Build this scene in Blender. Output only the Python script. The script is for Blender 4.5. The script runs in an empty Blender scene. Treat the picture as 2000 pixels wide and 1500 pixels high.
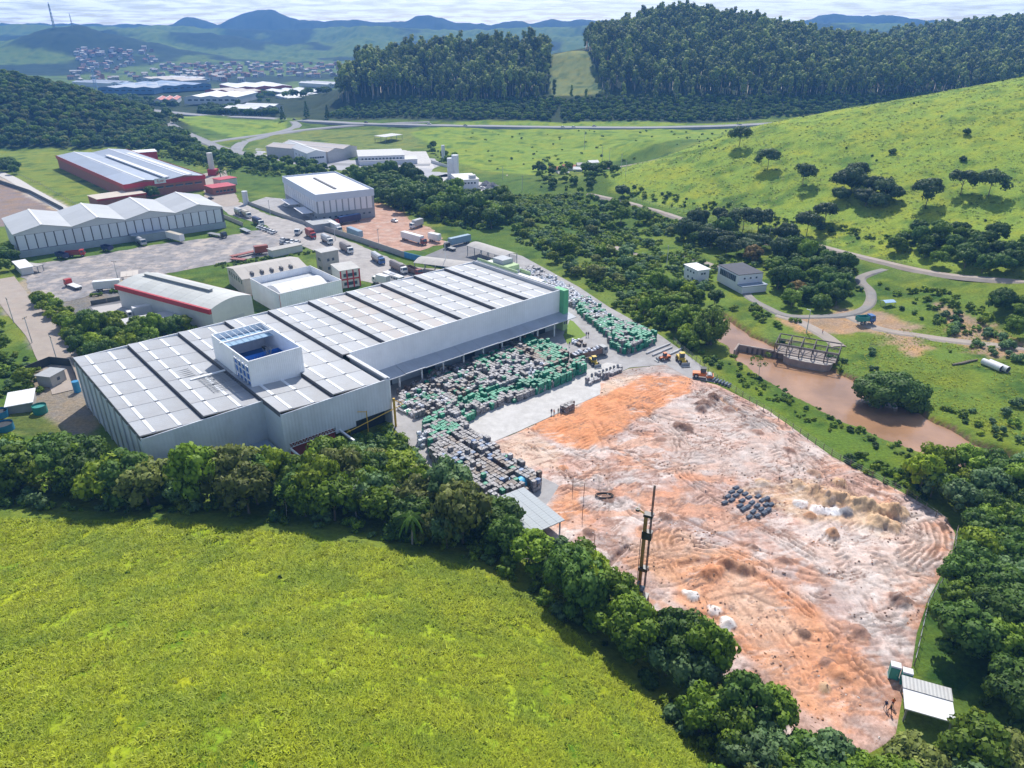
import bpy, math, random
import numpy as np
from mathutils import Vector, Matrix
R_ = math.radians
scene = bpy.context.scene
COL = scene.collection
# ------------------------------------------------------------------ camera, sky, sun, exposure
F, H0, CAMH = 1420.0, 62.0, 90.0
PITCH = math.atan((750 - H0) / F)
cd = bpy.data.cameras.new('camera')
cam = bpy.data.objects.new('camera', cd); COL.objects.link(cam)
cd.sensor_fit = 'HORIZONTAL'; cd.sensor_width = 36.0; cd.lens = 36.0 * F / 2000.0
cd.clip_start = 0.5; cd.clip_end = 30000
cam.location = (0, 0, CAMH); cam.rotation_euler = (math.pi / 2 - PITCH, 0, 0)
scene.camera = cam

SUN_EL, SUN_AZ = 50.0, 6.0          # azimuth measured from +Y towards +X
sd = bpy.data.lights.new('sun', 'SUN'); sun = bpy.data.objects.new('sun', sd); COL.objects.link(sun)
sd.energy = 5.0; sd.angle = R_(0.53); sd.color = (1.0, 0.95, 0.87)
a, e = R_(SUN_AZ), R_(SUN_EL)
sdir = Vector((math.sin(a) * math.cos(e), math.cos(a) * math.cos(e), math.sin(e)))
sun.rotation_euler = sdir.to_track_quat('Z', 'Y').to_euler()

world = bpy.data.worlds.new('World'); scene.world = world; world.use_nodes = True
nt = world.node_tree; nt.nodes.clear()
def N(t, ty, **k):
    n = t.nodes.new(ty)
    for a_, b_ in k.items(): setattr(n, a_, b_)
    return n
def setin(n, **k):
    for a_, b_ in k.items(): n.inputs[a_].default_value = b_
wo = N(nt, 'ShaderNodeOutputWorld'); bg = N(nt, 'ShaderNodeBackground'); sk = N(nt, 'ShaderNodeTexSky')
sk.sky_type = 'NISHITA'; sk.sun_disc = False; sk.sun_elevation = R_(SUN_EL); sk.sun_rotation = R_(SUN_AZ)
sk.altitude = 700; sk.air_density = 1.0; sk.dust_density = 1.0; sk.ozone_density = 1.5
bg.inputs['Strength'].default_value = 0.13
# broken cloud deck, laid on a plane overhead so it flattens towards the horizon the way real cloud does
tc = N(nt, 'ShaderNodeTexCoord'); sx = N(nt, 'ShaderNodeSeparateXYZ'); nt.links.new(tc.outputs['Generated'], sx.inputs[0])
zz = N(nt, 'ShaderNodeMath', operation='ADD'); nt.links.new(sx.outputs['Z'], zz.inputs[0]); zz.inputs[1].default_value = 0.07
zm = N(nt, 'ShaderNodeMath', operation='MAXIMUM'); nt.links.new(zz.outputs[0], zm.inputs[0]); zm.inputs[1].default_value = 0.03
dx = N(nt, 'ShaderNodeMath', operation='DIVIDE'); dy = N(nt, 'ShaderNodeMath', operation='DIVIDE')
nt.links.new(sx.outputs['X'], dx.inputs[0]); nt.links.new(zm.outputs[0], dx.inputs[1])
nt.links.new(sx.outputs['Y'], dy.inputs[0]); nt.links.new(zm.outputs[0], dy.inputs[1])
cb = N(nt, 'ShaderNodeCombineXYZ'); nt.links.new(dx.outputs[0], cb.inputs[0]); nt.links.new(dy.outputs[0], cb.inputs[1])
nz = N(nt, 'ShaderNodeTexNoise'); nt.links.new(cb.outputs[0], nz.inputs['Vector'])
setin(nz, Scale=2.2, Detail=9.0, Roughness=0.6, Distortion=0.25)
hz1 = N(nt, 'ShaderNodeMapRange'); setin(hz1, **{'From Min': 0.0, 'From Max': .35, 'To Min': .06, 'To Max': -.07}); nt.links.new(sx.outputs['Z'], hz1.inputs[0])
cadd = N(nt, 'ShaderNodeMath', operation='ADD'); nt.links.new(nz.outputs['Fac'], cadd.inputs[0]); nt.links.new(hz1.outputs[0], cadd.inputs[1])
cr = N(nt, 'ShaderNodeValToRGB'); nt.links.new(cadd.outputs[0], cr.inputs[0])
cr.color_ramp.elements[0].position = 0.46; cr.color_ramp.elements[1].position = 0.62
mx = N(nt, 'ShaderNodeMix', data_type='RGBA'); nt.links.new(cr.outputs[0], mx.inputs[0])
nt.links.new(sk.outputs[0], mx.inputs[6]); mx.inputs[7].default_value = (12.0, 12.3, 12.8, 1)
nt.links.new(mx.outputs[2], bg.inputs['Color']); nt.links.new(bg.outputs[0], wo.inputs[0])
scene.view_settings.view_transform = 'Standard'; scene.view_settings.look = 'None'
scene.view_settings.exposure = 0.2; scene.view_settings.gamma = 1.0; scene.view_settings.use_curve_mapping = False
cy = scene.cycles
cy.use_denoising = True; cy.max_bounces = 6; cy.diffuse_bounces = 3; cy.glossy_bounces = 3; cy.transmission_bounces = 3
cy.volume_bounces = 1; cy.transparent_max_bounces = 6; cy.caustics_reflective = False; cy.caustics_refractive = False

# ------------------------------------------------------------------ measuring helpers (photo pixel -> place on the ground)
CP, SP = math.cos(PITCH), math.sin(PITCH)
def ray(px, py):
    u = (px - 1000) / F; v = (750 - py) / F
    return np.array([u, v * SP + CP, v * CP - SP])
def PW(px, py, z=0.0):
    d = ray(px, py); t = (z - CAMH) / d[2]
    return (d[0] * t, d[1] * t, z)
def PY(px, py, Y):
    d = ray(px, py); t = Y / d[1]
    return (d[0] * t, Y, CAMH + d[2] * t)
def PX(px, Y, z): return ((px - 1000) / 1420 / 1.11 * Y, Y, z)
def sstep(a, b, x):
    t = np.clip((x - a) / (b - a), 0, 1); return t * t * (3 - 2 * t)

def inpoly(x, y, poly):
    x = np.asarray(x, float); y = np.asarray(y, float); r = np.zeros(x.shape, bool); n = len(poly)
    for i in range(n):
        x1, y1 = poly[i][:2]; x2, y2 = poly[(i + 1) % n][:2]
        if y1 == y2: continue
        c = ((y1 > y) != (y2 > y)) & (x < (x2 - x1) * (y - y1) / (y2 - y1) + x1)
        r ^= c
    return r
def polydist(x, y, pts, closed=False):
    x = np.asarray(x, float); y = np.asarray(y, float); best = np.full(x.shape, 1e9); n = len(pts)
    for i in range(n if closed else n - 1):
        x1, y1 = pts[i][:2]; x2, y2 = pts[(i + 1) % n][:2]
        ex, ey = x2 - x1, y2 - y1; t = np.clip(((x - x1) * ex + (y - y1) * ey) / (ex * ex + ey * ey + 1e-9), 0, 1)
        best = np.minimum(best, np.hypot(x - x1 - t * ex, y - y1 - t * ey))
    return best
def sdist(x, y, poly):                       # >0 inside
    d = polydist(x, y, poly, True); return np.where(inpoly(x, y, poly), d, -d)

def _hash(ix, iy, s):
    h = (ix * 374761393 + iy * 668265263 + s * 974711) & 0x7fffffff
    h = ((h ^ (h >> 13)) * 1274126177) & 0x7fffffff
    return ((h ^ (h >> 16)) & 0xffff) / 65535.0
def vnoise(x, y, s=0):
    x = np.asarray(x, float); y = np.asarray(y, float)
    ix = np.floor(x).astype(np.int64); iy = np.floor(y).astype(np.int64); fx = x - ix; fy = y - iy
    fx = fx * fx * (3 - 2 * fx); fy = fy * fy * (3 - 2 * fy)
    a = _hash(ix, iy, s); b = _hash(ix + 1, iy, s); c = _hash(ix, iy + 1, s); d = _hash(ix + 1, iy + 1, s)
    return (a * (1 - fx) + b * fx) * (1 - fy) + (c * (1 - fx) + d * fx) * fy
def fbm(x, y, s=0, o=4):
    r = 0; a = 1.0; t = 0
    for k in range(o):
        r = r + a * vnoise(x * 2 ** k + 17.3 * k, y * 2 ** k - 9.1 * k, s + k); t += a; a *= 0.5
    return r / t

# ------------------------------------------------------------------ terrain height
ctrl = []
for px, py in [(300,600),(700,600),(1000,800),(1300,900),(1600,1100),(900,650),(500,480),(200,420),(800,420),(1100,600),(150,340),
               (600,330),(900,400),(1200,500),(60,480),(1000,330),(1250,330),(300,760),(700,860),(1500,950),(1650,1300),(1450,620),
               (1250,560),(1350,520),(1550,580),(400,400),(400,300),(700,300),(850,300),(1150,290),(0,600),(1700,650),(1750,1400),(100,900)]:
    ctrl.append(PW(px, py, 0))
for t in [(0,1500,23),(350,1500,26),(700,1500,24),(1050,1500,16),(1300,1500,7),(0,1250,15),(400,1250,16.5),(800,1250,11),(1050,1300,7),
          (0,1060,5),(300,1050,5),(600,1075,5),(850,1110,4),(1050,1200,3),(1250,1350,2),(1400,1480,1),(200,950,1),(600,950,0.5),
          (900,1050,0.5),(1300,1250,0),(1900,1000,0),(2000,1300,0),(1900,1450,0),(1900,800,0.5),(2000,900,1),(1950,650,2),(0,780,2),(0,700,2),
          (1190,390,1),(1300,420,1),(1450,450,2),(1600,490,3),(1750,530,4),(1900,565,5),(2000,590,6),
          (600,243,3),(800,245,3),(1000,250,3),(1200,251,3),(1400,248,3),(400,225,4),(280,215,5),(1100,270,2),(900,275,2),
          (0,292,0),(120,292,0),(250,292,0),(340,282,1)]:
    ctrl.append(PW(*t))
ctrl += [(0,0,32),(-60,0,34),(60,0,15),(-150,60,30),(-150,0,35),(110,30,3),(-250,100,25),(-300,200,20),(200,60,2),(300,120,6),(-200,180,3)]
for t in [(1190,335,480),(1300,305,490),(1400,268,495),(1500,241,500),(1600,222,505),(1700,205,510),(1800,189,515),(1900,171,520),
          (2000,155,525),(2200,122,540),(2500,80,560)]:
    ctrl.append(PY(*t))
for X in (100, 200, 300, 400, 520): ctrl += [(X, 610, 9 + X * .02), (X, 700, 5)]
def PYm(px, py, Y, m):                       # crown tops seen at (px, py) stand m metres above the ground at distance Y
    X, Y, z = PY(px, py, Y); return (X, Y, max(z - m, 0))
for t in [(700,105,960,26),(800,85,980,28),(900,78,1000,28),(1000,75,1000,28),(1060,85,1000,26),(1110,104,1010,0),(1165,60,1080,26),(1250,25,1120,26),
          (1340,8,1150,26),(1450,22,1150,26),(1530,42,1150,26),(1620,60,1150,26),(1720,75,1150,26),(1850,45,1350,26),(2000,30,1350,26),(2300,10,1350,26)]: ctrl.append(PYm(*t))
for t in [(700,890,13),(900,890,17),(1060,890,22),(1110,890,22),(1200,890,24),(1350,890,24),(1500,890,24),(1800,890,28),(2100,890,32),
          (600,960,4),(1200,1350,60),(1000,1300,25),(800,1300,8),(600,1250,0),(400,1000,0),(300,880,0),
          (700,850,8),(900,850,14),(1100,850,15),(1300,850,15),(1500,850,15),(1800,850,15),
          (0,820,46),(-150,840,62),(100,810,35),(180,790,23),(260,760,9),(0,1000,10),(150,1000,4),(330,1000,0),(500,1400,0),(200,1400,0),
          (0,1400,0),(800,1450,0),(1000,1450,5),(1400,1500,40),(1800,1550,50)]:
    ctrl.append(PX(*t))
C_ = np.array(ctrl); _c = 14.0
_K = np.sqrt(((C_[:, None, :2] - C_[None, :, :2]) ** 2).sum(-1) + _c * _c) + np.eye(len(C_)) * -0.02
_w = np.linalg.solve(_K, C_[:, 2])
FLAT = [PW(*p) for p in [(-60,640),(-60,500),(-200,470),(-60,330),(90,300),(420,292),(700,330),(900,345),(1040,400),(1180,560),(1330,650),(1440,700),
        (1560,800),(1650,880),(1780,950),(1890,1040),(1880,1100),(1830,1190),(1800,1300),(1960,1420),(1900,1500),(1700,1500),(1560,1420),(1400,1300),(1180,1140),
        (1050,1060),(950,1000),(820,930),(560,920),(300,930),(150,880),(90,830),(100,720),(20,680)]]
RIVER = [PW(*p, -1.5) for p in [(1395,625),(1440,665),(1500,703),(1600,757),(1700,808),(1790,848),(1870,885),(2000,925)]]
RIVW = [4, 6, 9.5, 11.5, 11, 9.5, 7, 6]
WATER_Z = -1.5
RIDGES = [  # skyline of each distant range: distance, breadth, outline
 (2300, 280, [(-400,100),(-200,95),(0,80),(50,63),(90,53),(125,51),(150,58),(190,66),(215,72),(260,84),(320,99),(380,107),(430,116),(520,124),(700,128),(2600,128)]),
 (2950, 300, [(-400,60),(0,72),(200,63),(260,57),(330,60),(400,66),(480,78),(560,90),(640,82),(700,74),(760,84),(850,76),(950,84),(1050,74),(1150,72),(1300,62),(2600,60)]),
 (3550, 320, [(-400,50),(0,53),(60,49),(150,52),(250,55),(350,51),(450,58),(560,60),(640,54),(720,51),(800,57),(900,60),(1000,56),(1100,53),(1200,50),(1600,47),(2600,47)]),
 (4350, 340, [(-400,44),(0,46),(350,49),(372,41),(393,34),(412,39),(434,48),(455,39),(475,28),(500,22),(525,19),(548,22),(570,32),(590,40),(640,42),(700,40),(735,45),(790,42),(810,32),(835,30),(860,36),(890,45),(960,47),
   (1010,42),(1040,45),(1080,38),(1100,43),(1145,38),(1200,42),(1560,43),(1600,33),(1640,26),(1690,31),(1730,28),(1790,40),(1900,45),(2600,42)])]
def far_h(x, y):
    r = np.zeros(np.shape(x)); rd = 1 - np.abs(2 * fbm(x / 300, y / 300, 31, 5) - 1); rd2 = 1 - np.abs(2 * fbm(x / 110, y / 110, 35, 3) - 1)
    for q, (Yk, sy_, pts) in enumerate(RIDGES):
        kx = 1 / 1420 / 1.11 * Yk; px_ = np.array([(p[0] - 1000) * kx for p in pts]); pz = np.array([PY(p[0], p[1], Yk)[2] for p in pts])
        yc = Yk + (fbm(x / 300, x * 0 + q * 9, 51 + q, 4) - .5) * sy_ * 1.5; g = np.exp(-np.abs((y - yc) / sy_) ** 1.7)
        r = np.maximum(r, np.interp(x, px_, pz) * g * (.62 + .38 * np.maximum(g ** 2, rd)))
    return r + (rd2 - .6) * 15 * sstep(2000, 2500, y)
def hgt(x, y):
    x = np.asarray(x, float); y = np.asarray(y, float); shp = x.shape; x = x.ravel(); y = y.ravel()
    z = np.zeros(x.shape)
    m = y < 1900
    for s in range(0, len(x), 60000):
        sl = slice(s, s + 60000)
        k = np.sqrt((x[sl, None] - C_[None, :, 0]) ** 2 + (y[sl, None] - C_[None, :, 1]) ** 2 + _c * _c)
        z[sl] = k @ _w
    z = np.clip(z, -2, 130)
    far = far_h(x, y); s = sstep(1450, 1850, y); z = z * (1 - s) + far * s
    fm = sstep(-2, 22, -sdist(x, y, FLAT))
    n = (fbm(x / 22, y / 22, 3, 4) - .5) * 2.0 + (fbm(x / 60, y / 60, 9, 2) - .5) * 2.2
    z = (z + n * sstep(0, 400, y + 200) * np.where(y > 560, 1.2, .75)) * fm
    d = np.full(x.shape, 1e9)
    for i in range(len(RIVER) - 1):
        x1, y1 = RIVER[i][:2]; x2, y2 = RIVER[i + 1][:2]
        ex, ey = x2 - x1, y2 - y1; t = np.clip(((x - x1) * ex + (y - y1) * ey) / (ex * ex + ey * ey), 0, 1)
        w = RIVW[i] + (RIVW[i + 1] - RIVW[i]) * t
        d = np.minimum(d, np.hypot(x - x1 - t * ex, y - y1 - t * ey) - w)
    d = d + (fbm(x / 5, y / 5, 12, 3) - .5) * 3
    s = sstep(-2.0, 2.0, d); z = z * s + (-3.4) * (1 - s)
    return z.reshape(shp)
def hz(x, y): return float(hgt(np.array([x]), np.array([y]))[0])
def T(px, py):                               # where the line of sight through a photo pixel meets the ground
    d = ray(px, py); t = np.concatenate([np.linspace(40, 1200, 900), np.linspace(1205, 8000, 700)])
    z = CAMH + d[2] * t; g = hgt(d[0] * t, d[1] * t); k = np.nonzero(z < g)[0]
    if len(k) == 0: return PW(px, max(py, 80), 0)
    k = k[0]; t0, t1 = t[max(k - 1, 0)], t[k]
    for _ in range(12):
        tm = (t0 + t1) / 2
        if CAMH + d[2] * tm < hz(d[0] * tm, d[1] * tm): t1 = tm
        else: t0 = tm
    return (d[0] * t1, d[1] * t1, hz(d[0] * t1, d[1] * t1))

# ------------------------------------------------------------------ mesh, material, tagging helpers
def link(o, parent=None):
    COL.objects.link(o)
    if parent is not None: o.parent = parent
    return o
class MB:
    def __init__(s): s.v = []; s.f = []; s.m = []
    def add(s, vs, fs, m=0):
        b = len(s.v); s.v += [tuple(p) for p in vs]; s.f += [tuple(i + b for i in f) for f in fs]; s.m += [m] * len(fs); return s
    def box(s, x0, x1, y0, y1, z0, z1, m=0):
        return s.add([(x0,y0,z0),(x1,y0,z0),(x1,y1,z0),(x0,y1,z0),(x0,y0,z1),(x1,y0,z1),(x1,y1,z1),(x0,y1,z1)],
                     [(3,2,1,0),(4,5,6,7),(0,1,5,4),(1,2,6,5),(2,3,7,6),(3,0,4,7)], m)
    def prism(s, pts, z0, z1, m=0, mt=None):
        n = len(pts); vs = [(p[0], p[1], z0) for p in pts] + [(p[0], p[1], z1) for p in pts]
        s.add(vs, [(i, (i + 1) % n, n + (i + 1) % n, n + i) for i in range(n)] + [tuple(range(n - 1, -1, -1))], m)
        return s.add([(p[0], p[1], z1) for p in pts], [tuple(range(n))], m if mt is None else mt)
    def sweep(s, prof, x0, x1, m=0, axis='x'):   # profile in (y,z) swept along x (closed solid)
        n = len(prof)
        if axis == 'x': vs = [(x0, p[0], p[1]) for p in prof] + [(x1, p[0], p[1]) for p in prof]
        else: vs = [(p[0], x0, p[1]) for p in prof] + [(p[0], x1, p[1]) for p in prof]
        return s.add(vs, [(i, (i + 1) % n, n + (i + 1) % n, n + i) for i in range(n)] + [tuple(range(n - 1, -1, -1)), tuple(range(n, 2 * n))], m)
    def tube(s, pts, r, n=6, m=0, cap=True):
        pts = [Vector(p) for p in pts]; rs = r if isinstance(r, (list, tuple)) else [r] * len(pts); rings = []
        for i, p in enumerate(pts):
            d = (pts[min(i + 1, len(pts) - 1)] - pts[max(i - 1, 0)]).normalized()
            a = d.cross(Vector((0, 0, 1)) if abs(d.z) < .9 else Vector((1, 0, 0))).normalized(); b = d.cross(a)
            rings.append([p + (a * math.cos(2 * math.pi * k / n) + b * math.sin(2 * math.pi * k / n)) * rs[i] for k in range(n)])
        vs = [q for r_ in rings for q in r_]; fs = []
        for i in range(len(pts) - 1):
            for k in range(n): fs.append((i * n + k, i * n + (k + 1) % n, (i + 1) * n + (k + 1) % n, (i + 1) * n + k))
        if cap: fs += [tuple(range(n - 1, -1, -1)), tuple(range((len(pts) - 1) * n, len(pts) * n))]
        return s.add(vs, fs, m)
    def bar(s, p, q, w, m=0): return s.tube([p, q], w * .7, 4, m)
    def mesh(s, name, mats, smooth=False):
        me = bpy.data.meshes.new(name); me.from_pydata(s.v, [], s.f)
        for mt in (mats if isinstance(mats, (list, tuple)) else [mats]): me.materials.append(mt)
        if len(me.materials) > 1: me.polygons.foreach_set('material_index', s.m)
        if smooth: me.polygons.foreach_set('use_smooth', [True] * len(me.polygons))
        me.update(); return me
    def build(s, name, mats, parent=None, loc=None, rz=0, smooth=False, label=None, kind=None):
        o = bpy.data.objects.new(name, s.mesh(name, mats, smooth))
        if loc is not None: o.location = loc
        o.rotation_euler[2] = rz
        if label: o['label'] = label
        if kind: o['kind'] = kind
        return link(o, parent)
def tag(o, label=None, cat=None, group=None, kind=None):
    if label: o['label'] = label
    if cat: o['category'] = cat
    if group: o['group'] = group
    if kind: o['kind'] = kind
    return o
def thing(name, label, cat, loc=(0, 0, 0), rz=0, group=None):
    o = bpy.data.objects.new(name, None); o.empty_display_size = .5; link(o)
    o.location = loc; o.rotation_euler = (0, 0, rz); return tag(o, label, cat, group)
def kids(o): return KID.get(o.name, [])
KID = {}
def register(root):                          # remember the tree of a thing so that it can be copied
    def rec(o):
        KID[o.name] = [c for c in bpy.data.objects if c.parent == o]
        for c in KID[o.name]: rec(c)
    rec(root); return root
def copy_tree(o, parent=None):
    c = o.copy(); COL.objects.link(c); c.parent = parent
    for ch in kids(o): copy_tree(ch, c)
    return c
def put(proto, loc, rz=0, sc=1.0, label=None, group=None):
    c = copy_tree(proto); c.location = loc; c.rotation_euler = (0, 0, rz)
    c.scale = (sc, sc, sc) if not isinstance(sc, tuple) else sc
    if label: c['label'] = label
    if group: c['group'] = group
    return c

MATS = {}
def M(name, col=(.5, .5, .5), rough=.7, var=.12, scale=.6, metal=0.0, rib=0.0, ribw=1.0, ribaxis='X', dirt=0.0, dirtcol=(.2, .17, .13), bumpd=0.0, spec=.5, objvar=0.0, dr=(.48, .8)):
    if name in MATS: return MATS[name]
    m = bpy.data.materials.new(name); m.use_nodes = True; t = m.node_tree; b = t.nodes['Principled BSDF']
    setin(b, Roughness=rough, Metallic=metal); b.inputs['Specular IOR Level'].default_value = spec
    tcn = N(t, 'ShaderNodeTexCoord'); n1 = N(t, 'ShaderNodeTexNoise'); setin(n1, Scale=scale, Detail=5.0, Roughness=.65)
    t.links.new(tcn.outputs['Object'], n1.inputs['Vector'])
    mr = N(t, 'ShaderNodeMapRange'); setin(mr, **{'From Min': .25, 'From Max': .75, 'To Min': 1 - var, 'To Max': 1 + var}); t.links.new(n1.outputs['Fac'], mr.inputs[0])
    hs = N(t, 'ShaderNodeMix', data_type='RGBA', blend_type='MULTIPLY'); hs.inputs[0].default_value = 1; hs.inputs[6].default_value = (*col, 1)
    t.links.new(mr.outputs[0], hs.inputs[7]); out = hs.outputs[2]
    if dirt > 0:
        n2 = N(t, 'ShaderNodeTexNoise'); setin(n2, Scale=scale * .5, Detail=7.0, Roughness=.75)
        mp = N(t, 'ShaderNodeMapping'); mp.inputs['Scale'].default_value = (1, 1, .18) ; mp.inputs['Location'].default_value = (7, 3, 1)
        t.links.new(tcn.outputs['Object'], mp.inputs[0]); t.links.new(mp.outputs[0], n2.inputs['Vector'])
        r2 = N(t, 'ShaderNodeMapRange'); setin(r2, **{'From Min': dr[0], 'From Max': dr[1], 'To Min': 0, 'To Max': dirt}); t.links.new(n2.outputs['Fac'], r2.inputs[0])
        mm = N(t, 'ShaderNodeMix', data_type='RGBA'); t.links.new(r2.outputs[0], mm.inputs[0]); t.links.new(out, mm.inputs[6]); mm.inputs[7].default_value = (*dirtcol, 1); out = mm.outputs[2]
    if objvar > 0:
        oi = N(t, 'ShaderNodeObjectInfo'); r3 = N(t, 'ShaderNodeMapRange'); setin(r3, **{'To Min': 1 - objvar, 'To Max': 1 + objvar}); t.links.new(oi.outputs['Random'], r3.inputs[0])
        m3 = N(t, 'ShaderNodeMix', data_type='RGBA', blend_type='MULTIPLY'); m3.inputs[0].default_value = 1; t.links.new(out, m3.inputs[6]); t.links.new(r3.outputs[0], m3.inputs[7]); out = m3.outputs[2]
    t.links.new(out, b.inputs['Base Color'])
    if rib > 0 or bumpd > 0:
        bp = N(t, 'ShaderNodeBump'); setin(bp, Strength=.6, Distance=max(rib, bumpd))
        if rib > 0:
            wv = N(t, 'ShaderNodeTexWave', bands_direction=ribaxis); setin(wv, Scale=0.314 / ribw, Distortion=0.0)
            t.links.new(tcn.outputs['Object'], wv.inputs[0]); t.links.new(wv.outputs['Fac'], bp.inputs['Height'])
        else: t.links.new(n1.outputs['Fac'], bp.inputs['Height'])
        t.links.new(bp.outputs[0], b.inputs['Normal'])
    MATS[name] = m; return m
# ------------------------------------------------------------------ ground materials
def ground_mat(name, f1=1.2, f2=.12, amt=.35, bump=.35, rough=.95, hue=(1.25, 1.05, .7)):
    m = bpy.data.materials.new(name); m.use_nodes = True; t = m.node_tree; b = t.nodes['Principled BSDF']
    setin(b, Roughness=rough); b.inputs['Specular IOR Level'].default_value = .15
    at = N(t, 'ShaderNodeAttribute', attribute_name='Col'); tcn = N(t, 'ShaderNodeTexCoord')
    n1 = N(t, 'ShaderNodeTexNoise'); setin(n1, Scale=f1, Detail=6.0, Roughness=.7); t.links.new(tcn.outputs['Object'], n1.inputs[0])
    n2 = N(t, 'ShaderNodeTexNoise'); setin(n2, Scale=f2, Detail=5.0, Roughness=.6); t.links.new(tcn.outputs['Object'], n2.inputs[0])
    r1 = N(t, 'ShaderNodeMapRange'); setin(r1, **{'From Min': .3, 'From Max': .7, 'To Min': 1 - amt, 'To Max': 1 + amt}); t.links.new(n1.outputs['Fac'], r1.inputs[0])
    m1 = N(t, 'ShaderNodeMix', data_type='RGBA', blend_type='MULTIPLY'); m1.inputs[0].default_value = 1
    t.links.new(at.outputs['Color'], m1.inputs[6]); t.links.new(r1.outputs[0], m1.inputs[7])
    r2 = N(t, 'ShaderNodeMapRange'); setin(r2, **{'From Min': .42, 'From Max': .68}); t.links.new(n2.outputs['Fac'], r2.inputs[0])
    m2 = N(t, 'ShaderNodeMix', data_type='RGBA', blend_type='MULTIPLY'); t.links.new(r2.outputs[0], m2.inputs[0])
    t.links.new(m1.outputs[2], m2.inputs[6]); m2.inputs[7].default_value = (*hue, 1)
    t.links.new(m2.outputs[2], b.inputs['Base Color'])
    bp = N(t, 'ShaderNodeBump'); setin(bp, Strength=.8, Distance=bump); t.links.new(n1.outputs['Fac'], bp.inputs['Height']); t.links.new(bp.outputs[0], b.inputs['Normal'])
    return m
def grid_mesh(name, X, Y, Z, C, mat, keep=None):
    r, c = X.shape; v = np.stack([X, Y, Z], -1).reshape(-1, 3); idx = np.arange(r * c).reshape(r, c)
    q = np.stack([idx[:-1, :-1], idx[:-1, 1:], idx[1:, 1:], idx[1:, :-1]], -1).reshape(-1, 4)
    if keep is not None:
        k = keep.ravel(); q = q[k[q].all(1)]
        used = np.unique(q); mp = np.full(len(v), -1); mp[used] = np.arange(len(used)); v = v[used]; q = mp[q]; C = C.reshape(-1, 3)[used]
    me = bpy.data.meshes.new(name); me.vertices.add(len(v)); me.vertices.foreach_set('co', v.ravel().astype(np.float32))
    me.loops.add(len(q) * 4); me.loops.foreach_set('vertex_index', q.ravel().astype(np.int32))
    me.polygons.add(len(q)); me.polygons.foreach_set('loop_start', np.arange(0, len(q) * 4, 4, dtype=np.int32))
    me.update(calc_edges=True); me.validate()
    at = me.color_attributes.new('Col', 'FLOAT_COLOR', 'POINT'); cc = np.ones((len(v), 4), np.float32); cc[:, :3] = C.reshape(-1, 3)
    at.data.foreach_set('color', cc.ravel()); me.polygons.foreach_set('use_smooth', np.ones(len(q), bool)); me.materials.append(mat)
    o = bpy.data.objects.new(name, me); return link(o)

# the building site: outline on the ground
SITE = [PW(*p) for p in [(952,868),(1000,850),(1035,834),(1172,770),(1172,745),(1230,720),(1300,712),(1345,738),(1400,752),(1500,802),(1625,892),(1762,962),(1846,1010),(1864,1042),(1856,1085),
        (1812,1165),(1788,1235),(1778,1300),(1764,1335),(1745,1440),(1640,1500),(1560,1450),(1420,1330),(1300,1235),(1180,1130),(1080,1060),(1050,1010),(1090,948),(1040,925)]]
# ------------------------------------------------------------------ terrain colours
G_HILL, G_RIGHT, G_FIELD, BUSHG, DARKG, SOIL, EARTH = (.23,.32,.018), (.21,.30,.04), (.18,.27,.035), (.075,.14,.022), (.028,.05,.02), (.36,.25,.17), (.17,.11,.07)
regions = []
def region(poly, col, feather=6, nz=4): regions.append((poly, np.array(col), feather, nz))
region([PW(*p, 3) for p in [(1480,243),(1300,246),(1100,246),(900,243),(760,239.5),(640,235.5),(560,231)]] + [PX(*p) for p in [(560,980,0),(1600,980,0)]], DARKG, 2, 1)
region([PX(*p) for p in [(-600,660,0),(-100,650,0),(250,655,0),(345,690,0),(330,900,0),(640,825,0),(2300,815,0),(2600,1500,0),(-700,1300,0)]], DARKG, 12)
region([PX(*p) for p in [(1078,895,0),(1190,895,0),(1165,960,0),(1145,1040,0),(1080,1040,0),(1076,950,0)]], (.19,.23,.09), 5)
region([PW(*p) for p in [(-300,300),(0,292),(250,288),(250,310),(400,350),(240,400),(-100,420)]], (.16,.22,.035), 4)
region([PW(*p) for p in [(330,232),(560,245),(560,262),(460,275),(420,262),(340,250)]], G_FIELD, 4)
region([PW(*p) for p in [(480,290),(560,255),(820,255),(820,290),(640,300),(520,310)]], (.15,.2,.045), 4)
region([PW(*p) for p in [(800,262),(900,249),(1450,251),(1460,290),(1200,318),(1160,335),(1060,345),(960,335),(880,312)]], G_FIELD, 5)
region([PW(*p) for p in [(1190,385),(1160,330)]] + [(60,480),(110,500),(300,515),(520,545),(700,560),(700,200)] + [PW(*p) for p in [(2100,600),(1900,570),(1750,535),(1600,495),(1430,450),(1300,415)]], G_RIGHT, 8)
region([PW(*p) for p in [(1280,480),(1340,500),(1320,545),(1230,500)]], (.13,.2,.03), 4)
region([PW(*p) for p in [(1420,420),(1250,440),(1200,480),(1300,560),(1420,610),(1600,680),(1800,800),(1900,870),(2150,980),(2150,600),(1950,590),(1750,560),(1560,520)]], (.12,.19,.026), 5)
region([PW(*p) for p in [(1400,745),(1440,720),(1650,840),(1800,905),(1760,950),(1600,870)]], (.1,.17,.02), 3)
region([PW(*p) for p in [(1520,622),(1650,600),(1720,615),(1800,640),(1860,690),(1780,690),(1690,650),(1560,660)]], SOIL, 4, 6)
region([PW(*p) for p in [(1830,610),(1900,640),(2000,680),(2050,700),(1950,700),(1870,670)]], SOIL, 3, 5)
region([PW(*p) for p in [(1960,890),(2060,900),(2060,930),(1980,925)]], SOIL, 2, 5)
region([PW(*p) for p in [(690,405),(765,405),(830,440),(850,480),(760,490),(680,445)]], (.4,.24,.17), 3, 4)
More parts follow.
